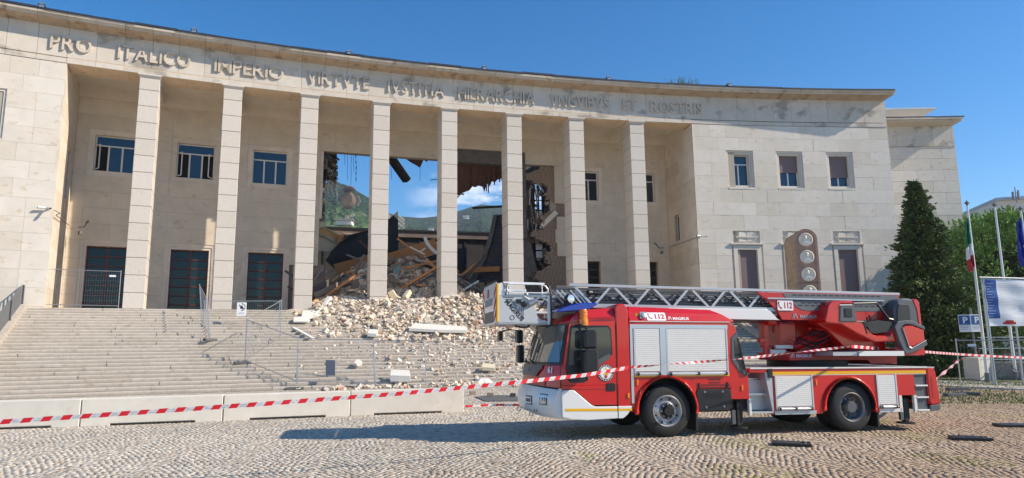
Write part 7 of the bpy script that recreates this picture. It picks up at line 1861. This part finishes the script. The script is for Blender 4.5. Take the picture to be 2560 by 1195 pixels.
# parking sign cube on a post
pb = gpt(2445, 946); pk = thing('parking_sign', 'blue and white parking sign box on a grey post beside the conifer', 'parking sign', pb)
q = MB(); q.cyl(pb, pb + Vector((0, 0, 3.6)), .06, n=12); q.build('post', X['rail'], pk)
zb_, zt2_ = aty(2430, 830, pb[1])[2], aty(2430, 787, pb[1])[2]
cxp_ = aty(2428, 800, pb[1] - .3)[0]; a0 = Vector((cxp_ - .50, pb[1] - .02, 0)); c0 = Vector((cxp_ - .02, pb[1] - .28, 0)); e0 = Vector((cxp_ + .55, pb[1] - .28, 0)); k0 = Vector((cxp_ + .1, pb[1] + .35, 0))
q = MB(); q.hex([Vector((*v[:2], z)) for z in (zb_, zt2_) for v in (a0, c0, e0, k0)]); q.build('sign_box', X['inkw'], pk, bevel=.01)
for (u, v) in ((a0, c0), (c0, e0)):
    d = (v - u); n_ = Vector((d[1], -d[0], 0)).normalized(); H = zt2_ - zb_
    F = lambda s, t_, o_: Vector((*(u + d * s + n_ * o_)[:2], zb_ + H * t_))
    q = MB(); q.hex([F(.05, .42, .004), F(.95, .42, .004), F(.95, .42, .001), F(.05, .42, .001), F(.05, .96, .004), F(.95, .96, .004), F(.95, .96, .001), F(.05, .96, .001)]); q.build('blue_field', X['inkp'], pk)
    me = text_mesh('P', H * .50, .003, .012); me.materials.append(X['inkw']); M4 = Matrix.Identity(4); dd = d.normalized(); org = F(.34, .52, .008) - ORG[pk.name]
    for i in range(3): M4[i][0] = dd[i]; M4[i][1] = (0, 0, 1)[i]; M4[i][2] = n_[i]; M4[i][3] = org[i]
    inst('letter', me, pk, M4)
    for k in range(3):
        q = MB(); t0 = .33 - .09 * k; q.hex([F(.1, t0, .004), F(.85 - .1 * k, t0, .004), F(.85 - .1 * k, t0, .001), F(.1, t0, .001), F(.1, t0 + .035, .004), F(.85 - .1 * k, t0 + .035, .004), F(.85 - .1 * k, t0 + .035, .001), F(.1, t0 + .035, .001)]); q.build('text_line', X['inkg'], pk)
# site banner on a steel frame
Yb = 31.0; bn = thing('site_banner', 'large white site banner with a blue left stripe and red logo on a steel frame', 'banner', aty(2500, 900, Yb))
B4 = {k: aty(*v, Yb) for k, v in dict(tl=(2457, 697), tr=(2566, 700), br=(2575, 815), bl=(2470, 815)).items()}
B4['bl'].x = B4['tl'].x; B4['br'].x = B4['tr'].x + .1; B4['tr'].x = B4['br'].x
def bnp(u, v, d=0.0): 
    p = (B4['bl'].lerp(B4['br'], u)).lerp(B4['tl'].lerp(B4['tr'], u), v); return p + Vector((0, -d + .025 * math.sin(u * 9 + v * 4) * (1 - v * .5) + .02 * math.sin(v * 17 + u * 3), 0))
def bpatch(name, m, u0, u1, v0, v1, d, nu=14, nv=14):
    q = MB()
    for i in range(nu):
        for j in range(nv):
            a, c = u0 + (u1 - u0) * i / nu, u0 + (u1 - u0) * (i + 1) / nu; e, f = v0 + (v1 - v0) * j / nv, v0 + (v1 - v0) * (j + 1) / nv
            q.poly([bnp(a, e, d), bnp(c, e, d), bnp(c, f, d), bnp(a, f, d)])
    o = q.build(name, X[m], bn, smooth=True, sharp=80); return o
bpatch('banner_sheet', 'inkw', 0, 1, 0, 1, 0); bpatch('blue_stripe', 'inkb', .02, .27, .16, .99, .012)
for k in range(13): bpatch('text_line', 'inkw', .04, .12 + .10 * ((k * 7) % 5) / 5, .20 + .058 * k, .206 + .058 * k, .02, 4, 1)
for k in range(18):
    bpatch('text_line', 'inkg', .32, .55 + .4 * ((k * 5) % 7) / 7, .22 + .04 * k, .224 + .04 * k, .012, 6, 1)
bpatch('red_logo', 'inkr', .33, .60, .035, .085, .012, 6, 3); bpatch('red_logo', 'inkr', .38, .55, .085, .12, .012, 5, 2)
for (v) in (.40, .33): bpatch('square_mark', 'inkg', .84, .89, v, v + .045, .012, 2, 2)
q = MB(); q.cyl(bnp(-.08, 1.03), bnp(1.3, 1.03), .035, n=8); q.build('frame_tube', X['galv'], bn)
for u in (-.02, .02, .62, 1.04): q = MB(); b0 = bnp(u, 1.03) + Vector((0, .06, 0)); q.cyl(b0, Vector((b0[0], b0[1], -.2)), .04, n=8); q.build('frame_post', X['galv'], bn)
for k in range(3): q = MB(); z = .9 + .5 * k; q.bar(Vector((B4['bl'].x, Yb + .8, z)), Vector((B4['br'].x + 2, Yb + .8, z)), .03, .03); q.build('brace_rail', X['galv'], bn)
# flagpoles and flags
def flagpole(px0, py0, Y, label):
    top = aty(px0, py0, Y); b0 = Vector((top[0], top[1], -.25)); t = thing('flagpole', label, 'flagpole', b0, 'white flagpoles')
    q = MB(); q.cyl(b0, top, .075, .045, 12); q.build('pole', X['tw'], t); q = MB(); q.lathe([(0, .28), (.10, .14), (.13, .12), (.05, .08), (.05, 0)], top, (0, 0, 1), 12); q.build('finial', X['rail'], t, smooth=True)
    q = MB(); q.cyl(b0, b0 + Vector((0, 0, .5)), .11, n=12); q.build('base', X['rail'], t); return top
p1 = flagpole(2418, 514, 33, 'left flagpole with the Italian tricolour hanging limp'); p2 = flagpole(2487, 518, 34, 'middle flagpole without a flag before the evergreen trees'); p3 = flagpole(2552, 527, 35, 'right flagpole with a blue flag at the photo edge')
def limpflag(top, drop0, drop1, wd, cols, name, label, side=-1):
    t = thing(name, label, 'flag', top); n = len(cols); 
    NU, NVv = 10, 8
    def P(u, v):  # u across folds 0-1, v down along the hoist 0-1
        z = top[2] - (drop0 + (drop1 - drop0) * v); x = top[0] + side * (.05 + wd * u * (.55 + .45 * math.sin(v * 2.6 + .3))); y = top[1] - .05 + .14 * math.sin(u * 11 + v * 3); return Vector((x, y, z - u * .35))
    for k, m in enumerate(cols):
        q = MB()
        for i in range(NU):
            for j in range(NVv):
                v0, v1 = (k + j / NVv) / n, (k + (j + 1) / NVv) / n; u0, u1 = i / NU, (i + 1) / NU; q.poly([P(u0, v0), P(u1, v0), P(u1, v1), P(u0, v1)])
        q.build('flag_cloth', m, t, smooth=True, sharp=90)
    return t
fg, fw_, fr = mat('flag_green', (.01, .16, .06), .7), mat('flag_white', (.7, .7, .7), .7), mat('flag_red', (.40, .02, .03), .7)
limpflag(p1, .6, 2.95, .30, [fg, fg, fw_, fr], 'italian_flag', 'limp green white and red flag on the left flagpole')
fbm = mat('flag_blue', (.01, .03, .30), .7)
ef = limpflag(p3, .35, 2.6, .42, [fbm], 'blue_flag', 'limp blue flag with a small yellow star on the right flagpole')
q = MB(); c = Vector((p3[0] - .25, p3[1] - .26, p3[2] - 1.9)); st_ = []
for k in range(10): r_ = .07 if k % 2 == 0 else .03; st_.append((r_ * math.sin(k * math.pi / 5), r_ * math.cos(k * math.pi / 5)))
q.prism(st_, lambda a, e, d: c + Vector((a, d, e)), 0, .01); q.build('star', X['yel'], ef)
# ================================================================ TREES
def leafmat(name, c, c2): 
    m_ = mat(name, c, .75, var=.3, vscale=1.1, col2=c2, spec=.25); return m_
def foliage(name, parent, pts, size, m, org, card=(1, .45), up=.5):
    """leaf sprays: small bent quads around given (pos, outward dir)"""
    n = len(pts); V = np.zeros((n, 4, 3)); P = np.array([p for p, d in pts]); D = np.array([d for p, d in pts])
    D = D + nr.normal(0, .45, (n, 3)); D[:, 2] += up; D /= np.linalg.norm(D, axis=1)[:, None]
    T = np.cross(D, nr.normal(0, 1, (n, 3))); T /= np.linalg.norm(T, axis=1)[:, None]
    s = size * (.6 + .8 * nr.rand(n))[:, None]
    V[:, 0] = P - T * s * card[1] * .5; V[:, 1] = P + T * s * card[1] * .5; V[:, 2] = P + D * s * card[0] + T * s * card[1] * .35; V[:, 3] = P + D * s * card[0] * .9 - T * s * card[1] * .35
    me = bpy.data.meshes.new(name); me.vertices.add(n * 4); me.vertices.foreach_set('co', (V - np.array(org)).reshape(-1)); me.loops.add(n * 4); me.polygons.add(n)
    me.loops.foreach_set('vertex_index', np.arange(n * 4, dtype=np.int32)); me.polygons.foreach_set('loop_start', np.arange(n, dtype=np.int32) * 4); me.materials.append(m); me.update(calc_edges=True)
    return inst(name, me, parent)
lm1 = leafmat('conifer_leaf', (.065, .10, .03), (.13, .165, .05)); bark = mat('bark', (.07, .05, .035), .9, var=.3, vscale=6, bump=.6)
# tall conifer before the set back wing
Yc = 40.0; ct = aty(2284, 452, Yc); cb0 = aty(2318, 935, Yc); cbx = aty(2344, 900, Yc)[0]
con = thing('conifer_tree', 'tall dark green conifer with drooping layered branches before the right wing', 'tree', Vector((cbx, Yc, -.25)))
Hc = ct[2] + .25; O_ = Vector((cbx, Yc, -.25))
q = MB(); q.cyl(O_, O_ + Vector((ct[0] - cbx, 0, Hc * .98)), .22, .03, 10); q.build('trunk', bark, con)
pts = []; limbs = MB()
def crad(h):  # crown radius at relative height, measured from the outline
    tb = [(0, 2.5), (.08, 2.75), (.2, 2.6), (.33, 2.15), (.45, 1.7), (.58, 1.3), (.68, 1.0), (.8, .64), (.9, .35), (1, .05)]
    for (a, r0), (c, r1_) in zip(tb[:-1], tb[1:]):
        if a <= h <= c: return r0 + (r1_ - r0) * (h - a) / (c - a)
    return 0
for i in range(430):
    h = .03 + .96 * rng.random() ** .85; a = rng.uniform(0, 6.283); r_ = crad(h) * rng.uniform(.62, 1.22) * (1 + .12 * math.sin(a * 3 + h * 20)); base = O_ + Vector(((ct[0] - cbx) * h, 0, Hc * h))
    tip = base + Vector((math.cos(a) * r_, math.sin(a) * r_, rng.uniform(-.15, .30) * r_ * .6)); limbs.cyl(base, tip, .03, .008, 4, caps=False)
    m_ = int(30 + 46 * r_)
    for k in range(m_):
        u = 1 - .75 * rng.random() ** 1.7; p = base.lerp(tip, u); w_ = (.16 + .26 * r_ * (1 - u) + .10 * r_) * .9
        p = p + Vector((rng.gauss(0, w_ * .6), rng.gauss(0, w_ * .6), rng.gauss(0, w_ * .35) - .06 * r_ * (1 - u))); d = (tip - base).normalized(); pts.append((tuple(p), (d[0], d[1], d[2] - .1)))
limbs.build('branches', bark, con, fixn=False)
foliage('crown', con, pts, .17, lm1, O_, (1, .6), .25)
# rounded evergreens behind the flagpoles
lm2 = leafmat('pine_leaf', (.11, .20, .04), (.25, .37, .09))
def roundtree(cx, cy, z0, rx, ry, rz, n, label, size=.22, name='evergreen_tree'):
    o_ = Vector((cx, cy, -.3)); t = thing(name, label, 'tree', o_, 'broad evergreen trees behind the flagpoles'); q = MB(); q.cyl(o_, Vector((cx, cy, z0)), .3, .18, 9)
    q.build('trunk', bark, t); lb = MB(); pts = []
    for k in range(int(70 + rx * 16)):
        v = Vector((rng.gauss(0, 1), rng.gauss(0, 1), rng.gauss(.1, 1))).normalized(); rr2 = rng.uniform(.78, 1.03); c = Vector((cx + v[0] * rx * rr2, cy + v[1] * ry * rr2, z0 + v[2] * rz * rr2))
        lb.cyl(Vector((cx, cy, z0 - rz * .2)), c, .06, .015, 4, caps=False); cr2 = rng.uniform(.55, 1.0)
        for j in range(int(n / (70 + rx * 16))):
            w_ = Vector((rng.gauss(0, 1), rng.gauss(0, 1), rng.gauss(.25, 1))).normalized(); p = c + w_ * cr2 * (.6 + .4 * rng.random()); pts.append((tuple(p), tuple(w_)))
    lb.build('branches', bark, t, fixn=False); foliage('crown', t, pts, size, lm2, o_, (1, .35), .5)
roundtree(aty(2440, 640, 46)[0] + .8, 46, 6.3, 3.4, 3.0, 3.8, 15000, 'broad bright green evergreen directly behind the left flagpole')
roundtree(aty(2520, 600, 50)[0] + .6, 50, 6.9, 4.8, 4, 4.0, 20000, 'largest broad evergreen, behind the middle and right flagpoles', .24)
roundtree(aty(2590, 640, 47)[0], 47, 5.0, 3.2, 3, 4.8, 11000, 'evergreen cut off by the right edge behind the banner')
roundtree(aty(2430, 700, 44)[0] + .1, 44, 4.2, 1.7, 1.6, 1.7, 5000, 'low dark evergreen boughs overlapping the corner of the set back wing', .18)
# low shrubs and hedge under the trees
for (px, py, Y, r_, lab) in ((2370, 900, 38, 1.0, 'dark shrub between the conifer and the parking sign'), (2418, 905, 41, 1.3, 'low shrub behind the parking sign post'), (2250, 905, 41, 1.2, 'dark shrub at the left foot of the conifer')):
    c = aty(px, py, Y); o_ = Vector((c[0], Y, -.25)); t = thing('shrub', lab, 'shrub', o_, 'low shrubs by the right wing'); pts = []
    for k in range(2600):
        v = Vector((rng.gauss(0, 1), rng.gauss(0, 1), abs(rng.gauss(0, 1)))).normalized(); rr2 = r_ * rng.uniform(.55, 1.05) * (1 + .12 * math.sin(v[0] * 7)); pts.append(((o_[0] + v[0] * rr2 * 1.3, o_[1] + v[1] * rr2, o_[2] + .1 + v[2] * rr2 * 1.1), tuple(v)))
    foliage('leaves', t, pts, .12, lm1, o_, (1, .6), .4); q = MB(); q.cyl(o_, o_ + Vector((0, 0, r_ * .8)), .05, n=6); q.build('stem', bark, t)
# flat roofed building far right, parked cars glimpsed under the trees
fb = thing('far_building', 'pale flat roofed building with a roof antenna above the evergreen trees', 'building', aty(2530, 520, 90))
a, c = aty(2492, 505, 80), aty(2640, 450, 72)
q = MB(); zt3 = aty(2500, 503, 80)[2]; q.hex([Vector((a[0], 80, -1)), Vector((c[0] + 12, 76, -1)), Vector((c[0] + 16, 90, -1)), Vector((a[0] + 3, 95, -1)), Vector((a[0], 80, zt3)), Vector((c[0] + 12, 76, zt3)), Vector((c[0] + 16, 90, zt3)), Vector((a[0] + 3, 95, zt3))]); q.build('wall', X['conc'], fb)
q = MB(); q.hex([Vector((a[0] - .3, 79.6, zt3)), Vector((c[0] + 12, 75.6, zt3)), Vector((c[0] + 16, 90, zt3)), Vector((a[0] + 3, 95, zt3)), Vector((a[0] - .3, 79.6, zt3 + .35)), Vector((c[0] + 12, 75.6, zt3 + .35)), Vector((c[0] + 16, 90, zt3 + .35)), Vector((a[0] + 3, 95, zt3 + .35))]); q.build('roof_edge', X['alud'], fb)
q = MB(); p = aty(2539, 486, 78)
for k in range(4): q.cyl(p + Vector((.35 * math.cos(k * 1.57), .35 * math.sin(k * 1.57), -.6)), p + Vector((.35 * math.cos(k * 1.57), .35 * math.sin(k * 1.57), .5 - .1 * k)), .09, n=6)
q.cyl(p - Vector((0, 0, 1)), p + Vector((0, 0, .9)), .05, n=6); q.build('antenna', X['rail'], fb)
def farcar(px, py, Y, m, lab):
    c = aty(px, py, Y); o_ = Vector((c[0], Y, zg(30))); t = thing('parked_car', lab, 'car', o_, 'cars parked behind the wall')
    P = lambda a, e, d: o_ + Vector((a, d, e)); q = MB(); q.prism([(-2, .35), (-2, .8), (-1.5, .92), (-.9, 1.4), (.7, 1.42), (1.3, .95), (2, .85), (2.05, .35)], P, 0, 1.7); q.build('body', m, t, bevel=.08)
    q = MB(); q.prism([(-1.35, .93), (-.85, 1.33), (.62, 1.34), (1.1, .95)], P, -.01, .02); q.build('windows', X['cyan'], t)
    for a in (-1.3, 1.3): q = MB(); q.cyl(P(a, .32, .0), P(a, .32, .2), .32, n=16); q.build('wheel', X['tbm'], t)
farcar(2535, 880, 52, mat('car_blue', (.10, .16, .24), .3, coat=.5), 'light blue car parked behind the concrete wall below the banner'); farcar(2445, 905, 50, mat('car_silver', (.4, .4, .42), .3, coat=.5), 'silver car parked behind the parking sign post')
# ================================================================ MOUNTAINS seen through the gap
from mathutils import noise
def hills():
    ridge = [(560, 470), (700, 455), (790, 458), (835, 456), (858, 462), (880, 474), (905, 487), (930, 502), (960, 530), (1000, 541), (1050, 545), (1100, 540), (1145, 528), (1175, 518), (1205, 511), (1235, 514), (1300, 516), (1400, 530), (1600, 560), (2000, 600)]
    def ry(px):
        for (a, y0), (c, y1) in zip(ridge[:-1], ridge[1:]):
            if a <= px <= c: return y0 + (y1 - y0) * (px - a) / (c - a)
        return ridge[0][1] if px < ridge[0][0] else ridge[-1][1]
    b = MB(); pxs = [560 + i * 3.6 for i in range(400)]; NJ = 90
    for j in range(NJ):
        u = j / (NJ - 1)
        for px in pxs:
            near = px < 950; D0, D1 = 420, (900 if px < 960 else 1500); wdt = min(1, max(0, (px - 930) / 80)); D1 = 880 + 650 * wdt
            Y = D0 + (D1 - D0) * u
            y = ry(px) ; top = aty(px, y, D1)[2]; p = aty(px, 700, Y)
            prof = u ** (.95 if px < 950 else 1.05)
            h = top * (prof * (Y / D1) ** 0 )
            n1 = noise.fractal(Vector((p[0] * .006, Y * .006, 1)), 1, 2, 5); n2 = noise.fractal(Vector((p[0] * .05, Y * .05, 3)), 1, 2, 3)
            k = math.sin(math.pi * min(1, u * 1.0)) 
            b.v.append((p[0], Y, max(-2, h + n1 * 22 * k + n2 * 3.2 * (.35 + k))))
    n = len(pxs)
    for j in range(NJ - 1):
        for i in range(n - 1): b.f.append((j * n + i, j * n + i + 1, (j + 1) * n + i + 1, (j + 1) * n + i)); b.m.append(0)
    me = bpy.data.materials.new('mountain_forest'); me.use_nodes = True; N_, L2 = me.node_tree.nodes, me.node_tree.links; bs = N_['Principled BSDF']; bs.inputs['Roughness'].default_value = .95; bs.inputs['Specular IOR Level'].default_value = .1
    ge = N_.new('ShaderNodeNewGeometry'); 
    def nz_(sc, det=6):
        mp_ = N_.new('ShaderNodeMapping'); mp_.inputs['Scale'].default_value = (1, 1, 1); L2.new(ge.outputs['Position'], mp_.inputs[0]); q = N_.new('ShaderNodeTexNoise'); q.inputs['Scale'].default_value = sc; q.inputs['Detail'].default_value = det; L2.new(mp_.outputs[0], q.inputs['Vector']); return q.outputs['Fac']
    def ramp(src, stops):
        r_ = N_.new('ShaderNodeValToRGB'); e = r_.color_ramp.elements; e[0].position, e[0].color = stops[0][0], (*stops[0][1], 1); e[1].position, e[1].color = stops[-1][0], (*stops[-1][1], 1)
        for s in stops[1:-1]: x = e.new(s[0]); x.color = (*s[1], 1)
        L2.new(src, r_.inputs[0]); return r_.outputs[0]
    def mixn(f, a, c):
        x = N_.new('ShaderNodeMix'); x.data_type = 'RGBA'; L2.new(f, x.inputs[0]); L2.new(a, x.inputs[6]); L2.new(c, x.inputs[7]); return x.outputs[2]
    vor = N_.new('ShaderNodeTexVoronoi'); vor.inputs['Scale'].default_value = .16; L2.new(ge.outputs['Position'], vor.inputs['Vector'])
    forest = ramp(vor.outputs['Distance'], [(0, (.06, .105, .04)), (.45, (.028, .058, .024)), (1, (.008, .02, .010))])
    big = ramp(nz_(.012), [(.35, (.65, .7, .75)), (.65, (1.2, 1.15, 1.0))])
    mu_ = N_.new('ShaderNodeMix'); mu_.data_type = 'RGBA'; mu_.blend_type = 'MULTIPLY'; mu_.inputs[0].default_value = 1; L2.new(forest, mu_.inputs[6]); L2.new(big, mu_.inputs[7]); cur = mu_.outputs[2]
    field = ramp(nz_(.035, 3), [(.4, (.13, .25, .06)), (.6, (.22, .33, .09))])
    sx_ = N_.new('ShaderNodeSeparateXYZ'); L2.new(ge.outputs['Position'], sx_.inputs[0]); mrz = N_.new('ShaderNodeMapRange'); mrz.inputs[1].default_value = 175; mrz.inputs[2].default_value = 60; L2.new(sx_.outputs['Z'], mrz.inputs[0])
    fm = N_.new('ShaderNodeMath'); fm.operation = 'MULTIPLY'; L2.new(ramp(nz_(.007, 2), [(.42, (0, 0, 0)), (.46, (1, 1, 1))]), fm.inputs[0]); L2.new(mrz.outputs[0], fm.inputs[1])
    cur = mixn(fm.outputs[0], cur, field)
    sN = N_.new('ShaderNodeSeparateXYZ'); L2.new(ge.outputs['Normal'], sN.inputs[0])
    rm = N_.new('ShaderNodeMath'); rm.operation = 'MULTIPLY'; L2.new(ramp(sN.outputs['Z'], [(.62, (1, 1, 1)), (.74, (0, 0, 0))]), rm.inputs[0]); L2.new(ramp(nz_(.02), [(.46, (0, 0, 0)), (.54, (1, 1, 1))]), rm.inputs[1])
    rock = ramp(nz_(.15), [(.3, (.16, .14, .13)), (.7, (.32, .28, .25))]); cur = mixn(rm.outputs[0], cur, rock); L2.new(cur, bs.inputs['Base Color'])
    bp = N_.new('ShaderNodeBump'); bp.inputs['Distance'].default_value = 6; bp.inputs['Strength'].default_value = .8; L2.new(vor.outputs['Distance'], bp.inputs['Height']); bp.invert = True; L2.new(bp.outputs[0], bs.inputs['Normal'])
    o = b.build('mountains', me, smooth=False, fixn=True); return tag(o, kind='structure')
hills()
X['cliffm'] = mat('brown_rock_face', (.20, .125, .07), .95, var=.35, vscale=.12, bump=.5, bscale=.4)
def outcrop(px, py, w_, h_, Y, lab, m):
    c = aty(px, py, Y); b = MB(); k = Y / F_PX; n = 14
    ol_ = [(w_ * k * .5 * math.cos(t * .5) * (1 + .18 * math.sin(t * 2.1 + 1) + rng.uniform(-.08, .08)), w_ * k * .5 * math.sin(t * .5) * (1 + .2 * math.sin(t * 1.5)) + (w_ * k * .22 if abs(t - 3.1) < 1.2 else 0)) for t in [i_ * 4 * math.pi / 22 for i_ in range(22)]]; b.prism(ol_, lambda a, e, d: c + Vector((a, d, e)), -.5, 4)
    o = b.build('rock_outcrop', X[m], org=c, smooth=True, sharp=20); o.scale = (1, 1, h_ / w_); return tag(o, lab, 'rock face')
def patch(name, lab, px, Y, m, cat='rocks'):
    P_ = [aty(x, y, Y) for x, y in px]; c = sum(P_, Vector()) / len(P_); b = MB(); n = len(P_); b.v += [tuple(p) for p in P_] + [tuple(p + Vector((0, 9, 0))) for p in P_]
    b.f += [tuple(range(n)), tuple(range(2 * n - 1, n - 1, -1))] + [(i, (i + 1) % n, n + (i + 1) % n, n + i) for i in range(n)]; b.m += [0] * (n + 2); tag(b.build(name, X[m], org=c, bevel=1.5), lab, cat)
patch('rock_outcrop', 'brown rounded patch of bare ground on the steep hillside', [(866, 475), (877, 478), (884, 490), (885, 505), (876, 516), (864, 521), (853, 513), (849, 500), (853, 487)], 610, 'cliffm')
patch('rock_overhang', 'dark brown overhang capping the bare brown hillside patch', [(853, 478), (858, 468), (868, 463), (880, 464), (887, 470), (876, 474), (865, 473)], 605, 'woodr')
outcrop(893, 502, 12, 22, 690, 'grey cliff right of the brown patch on the hillside', 'concd')
def house(px, py, Y, w_, h, mt, rt, lab):
    c = aty(px, py, Y); t = thing('farmhouse', lab, 'house', c, 'houses on the hillside'); q = MB(); q.box(c[0] - w_ / 2, c[0] + w_ / 2, Y - w_ / 3, Y + w_ / 3, c[2] - 3, c[2] + h); q.build('wall', X[mt], t)
    q = MB(); q.prism([(-w_ / 2 - 1, h), (0, h + w_ * .18), (w_ / 2 + 1, h)], lambda a, e, d: Vector((c[0] + d, Y + a * .8, c[2] + e)), -w_ / 2 - 1, w_ / 2 + 1); q.build('roof', X[rt], t)
house(862, 556, 640, 15, 1.0, 'conc', 'concd', 'long grey roofed farmhouse on the slope between the third and fourth column')
house(1077, 574, 620, 5, 1.2, 'white', 'concd', 'small white house on the slope left of the fifth column'); house(1152, 594, 600, 5, 1.0, 'white', 'concd', 'small white house on the vineyard slope right of the fifth column')
house(1165, 544, 1100, 9, 1.5, 'white', 'corn', 'white house high on the wooded slope right of the fifth column')

# ================================================================ AIR
HAZE = 0.00017
hb_ = MB(); hb_.box(-1300, 1900, -40, 1900, -3, 300); hzo = hb_.build('haze', X['dark'], fixn=True)
hm = bpy.data.materials.new('thin_summer_haze'); hm.use_nodes = True; hn = hm.node_tree.nodes; hn.remove(hn['Principled BSDF'])
pv_ = hn.new('ShaderNodeVolumePrincipled'); pv_.inputs['Density'].default_value = HAZE; pv_.inputs['Color'].default_value = (.80, .88, 1, 1); pv_.inputs['Anisotropy'].default_value = .2
hm.node_tree.links.new(pv_.outputs[0], hn['Material Output'].inputs['Volume']); hzo.data.materials.clear(); hzo.data.materials.append(hm); tag(hzo, kind='stuff')
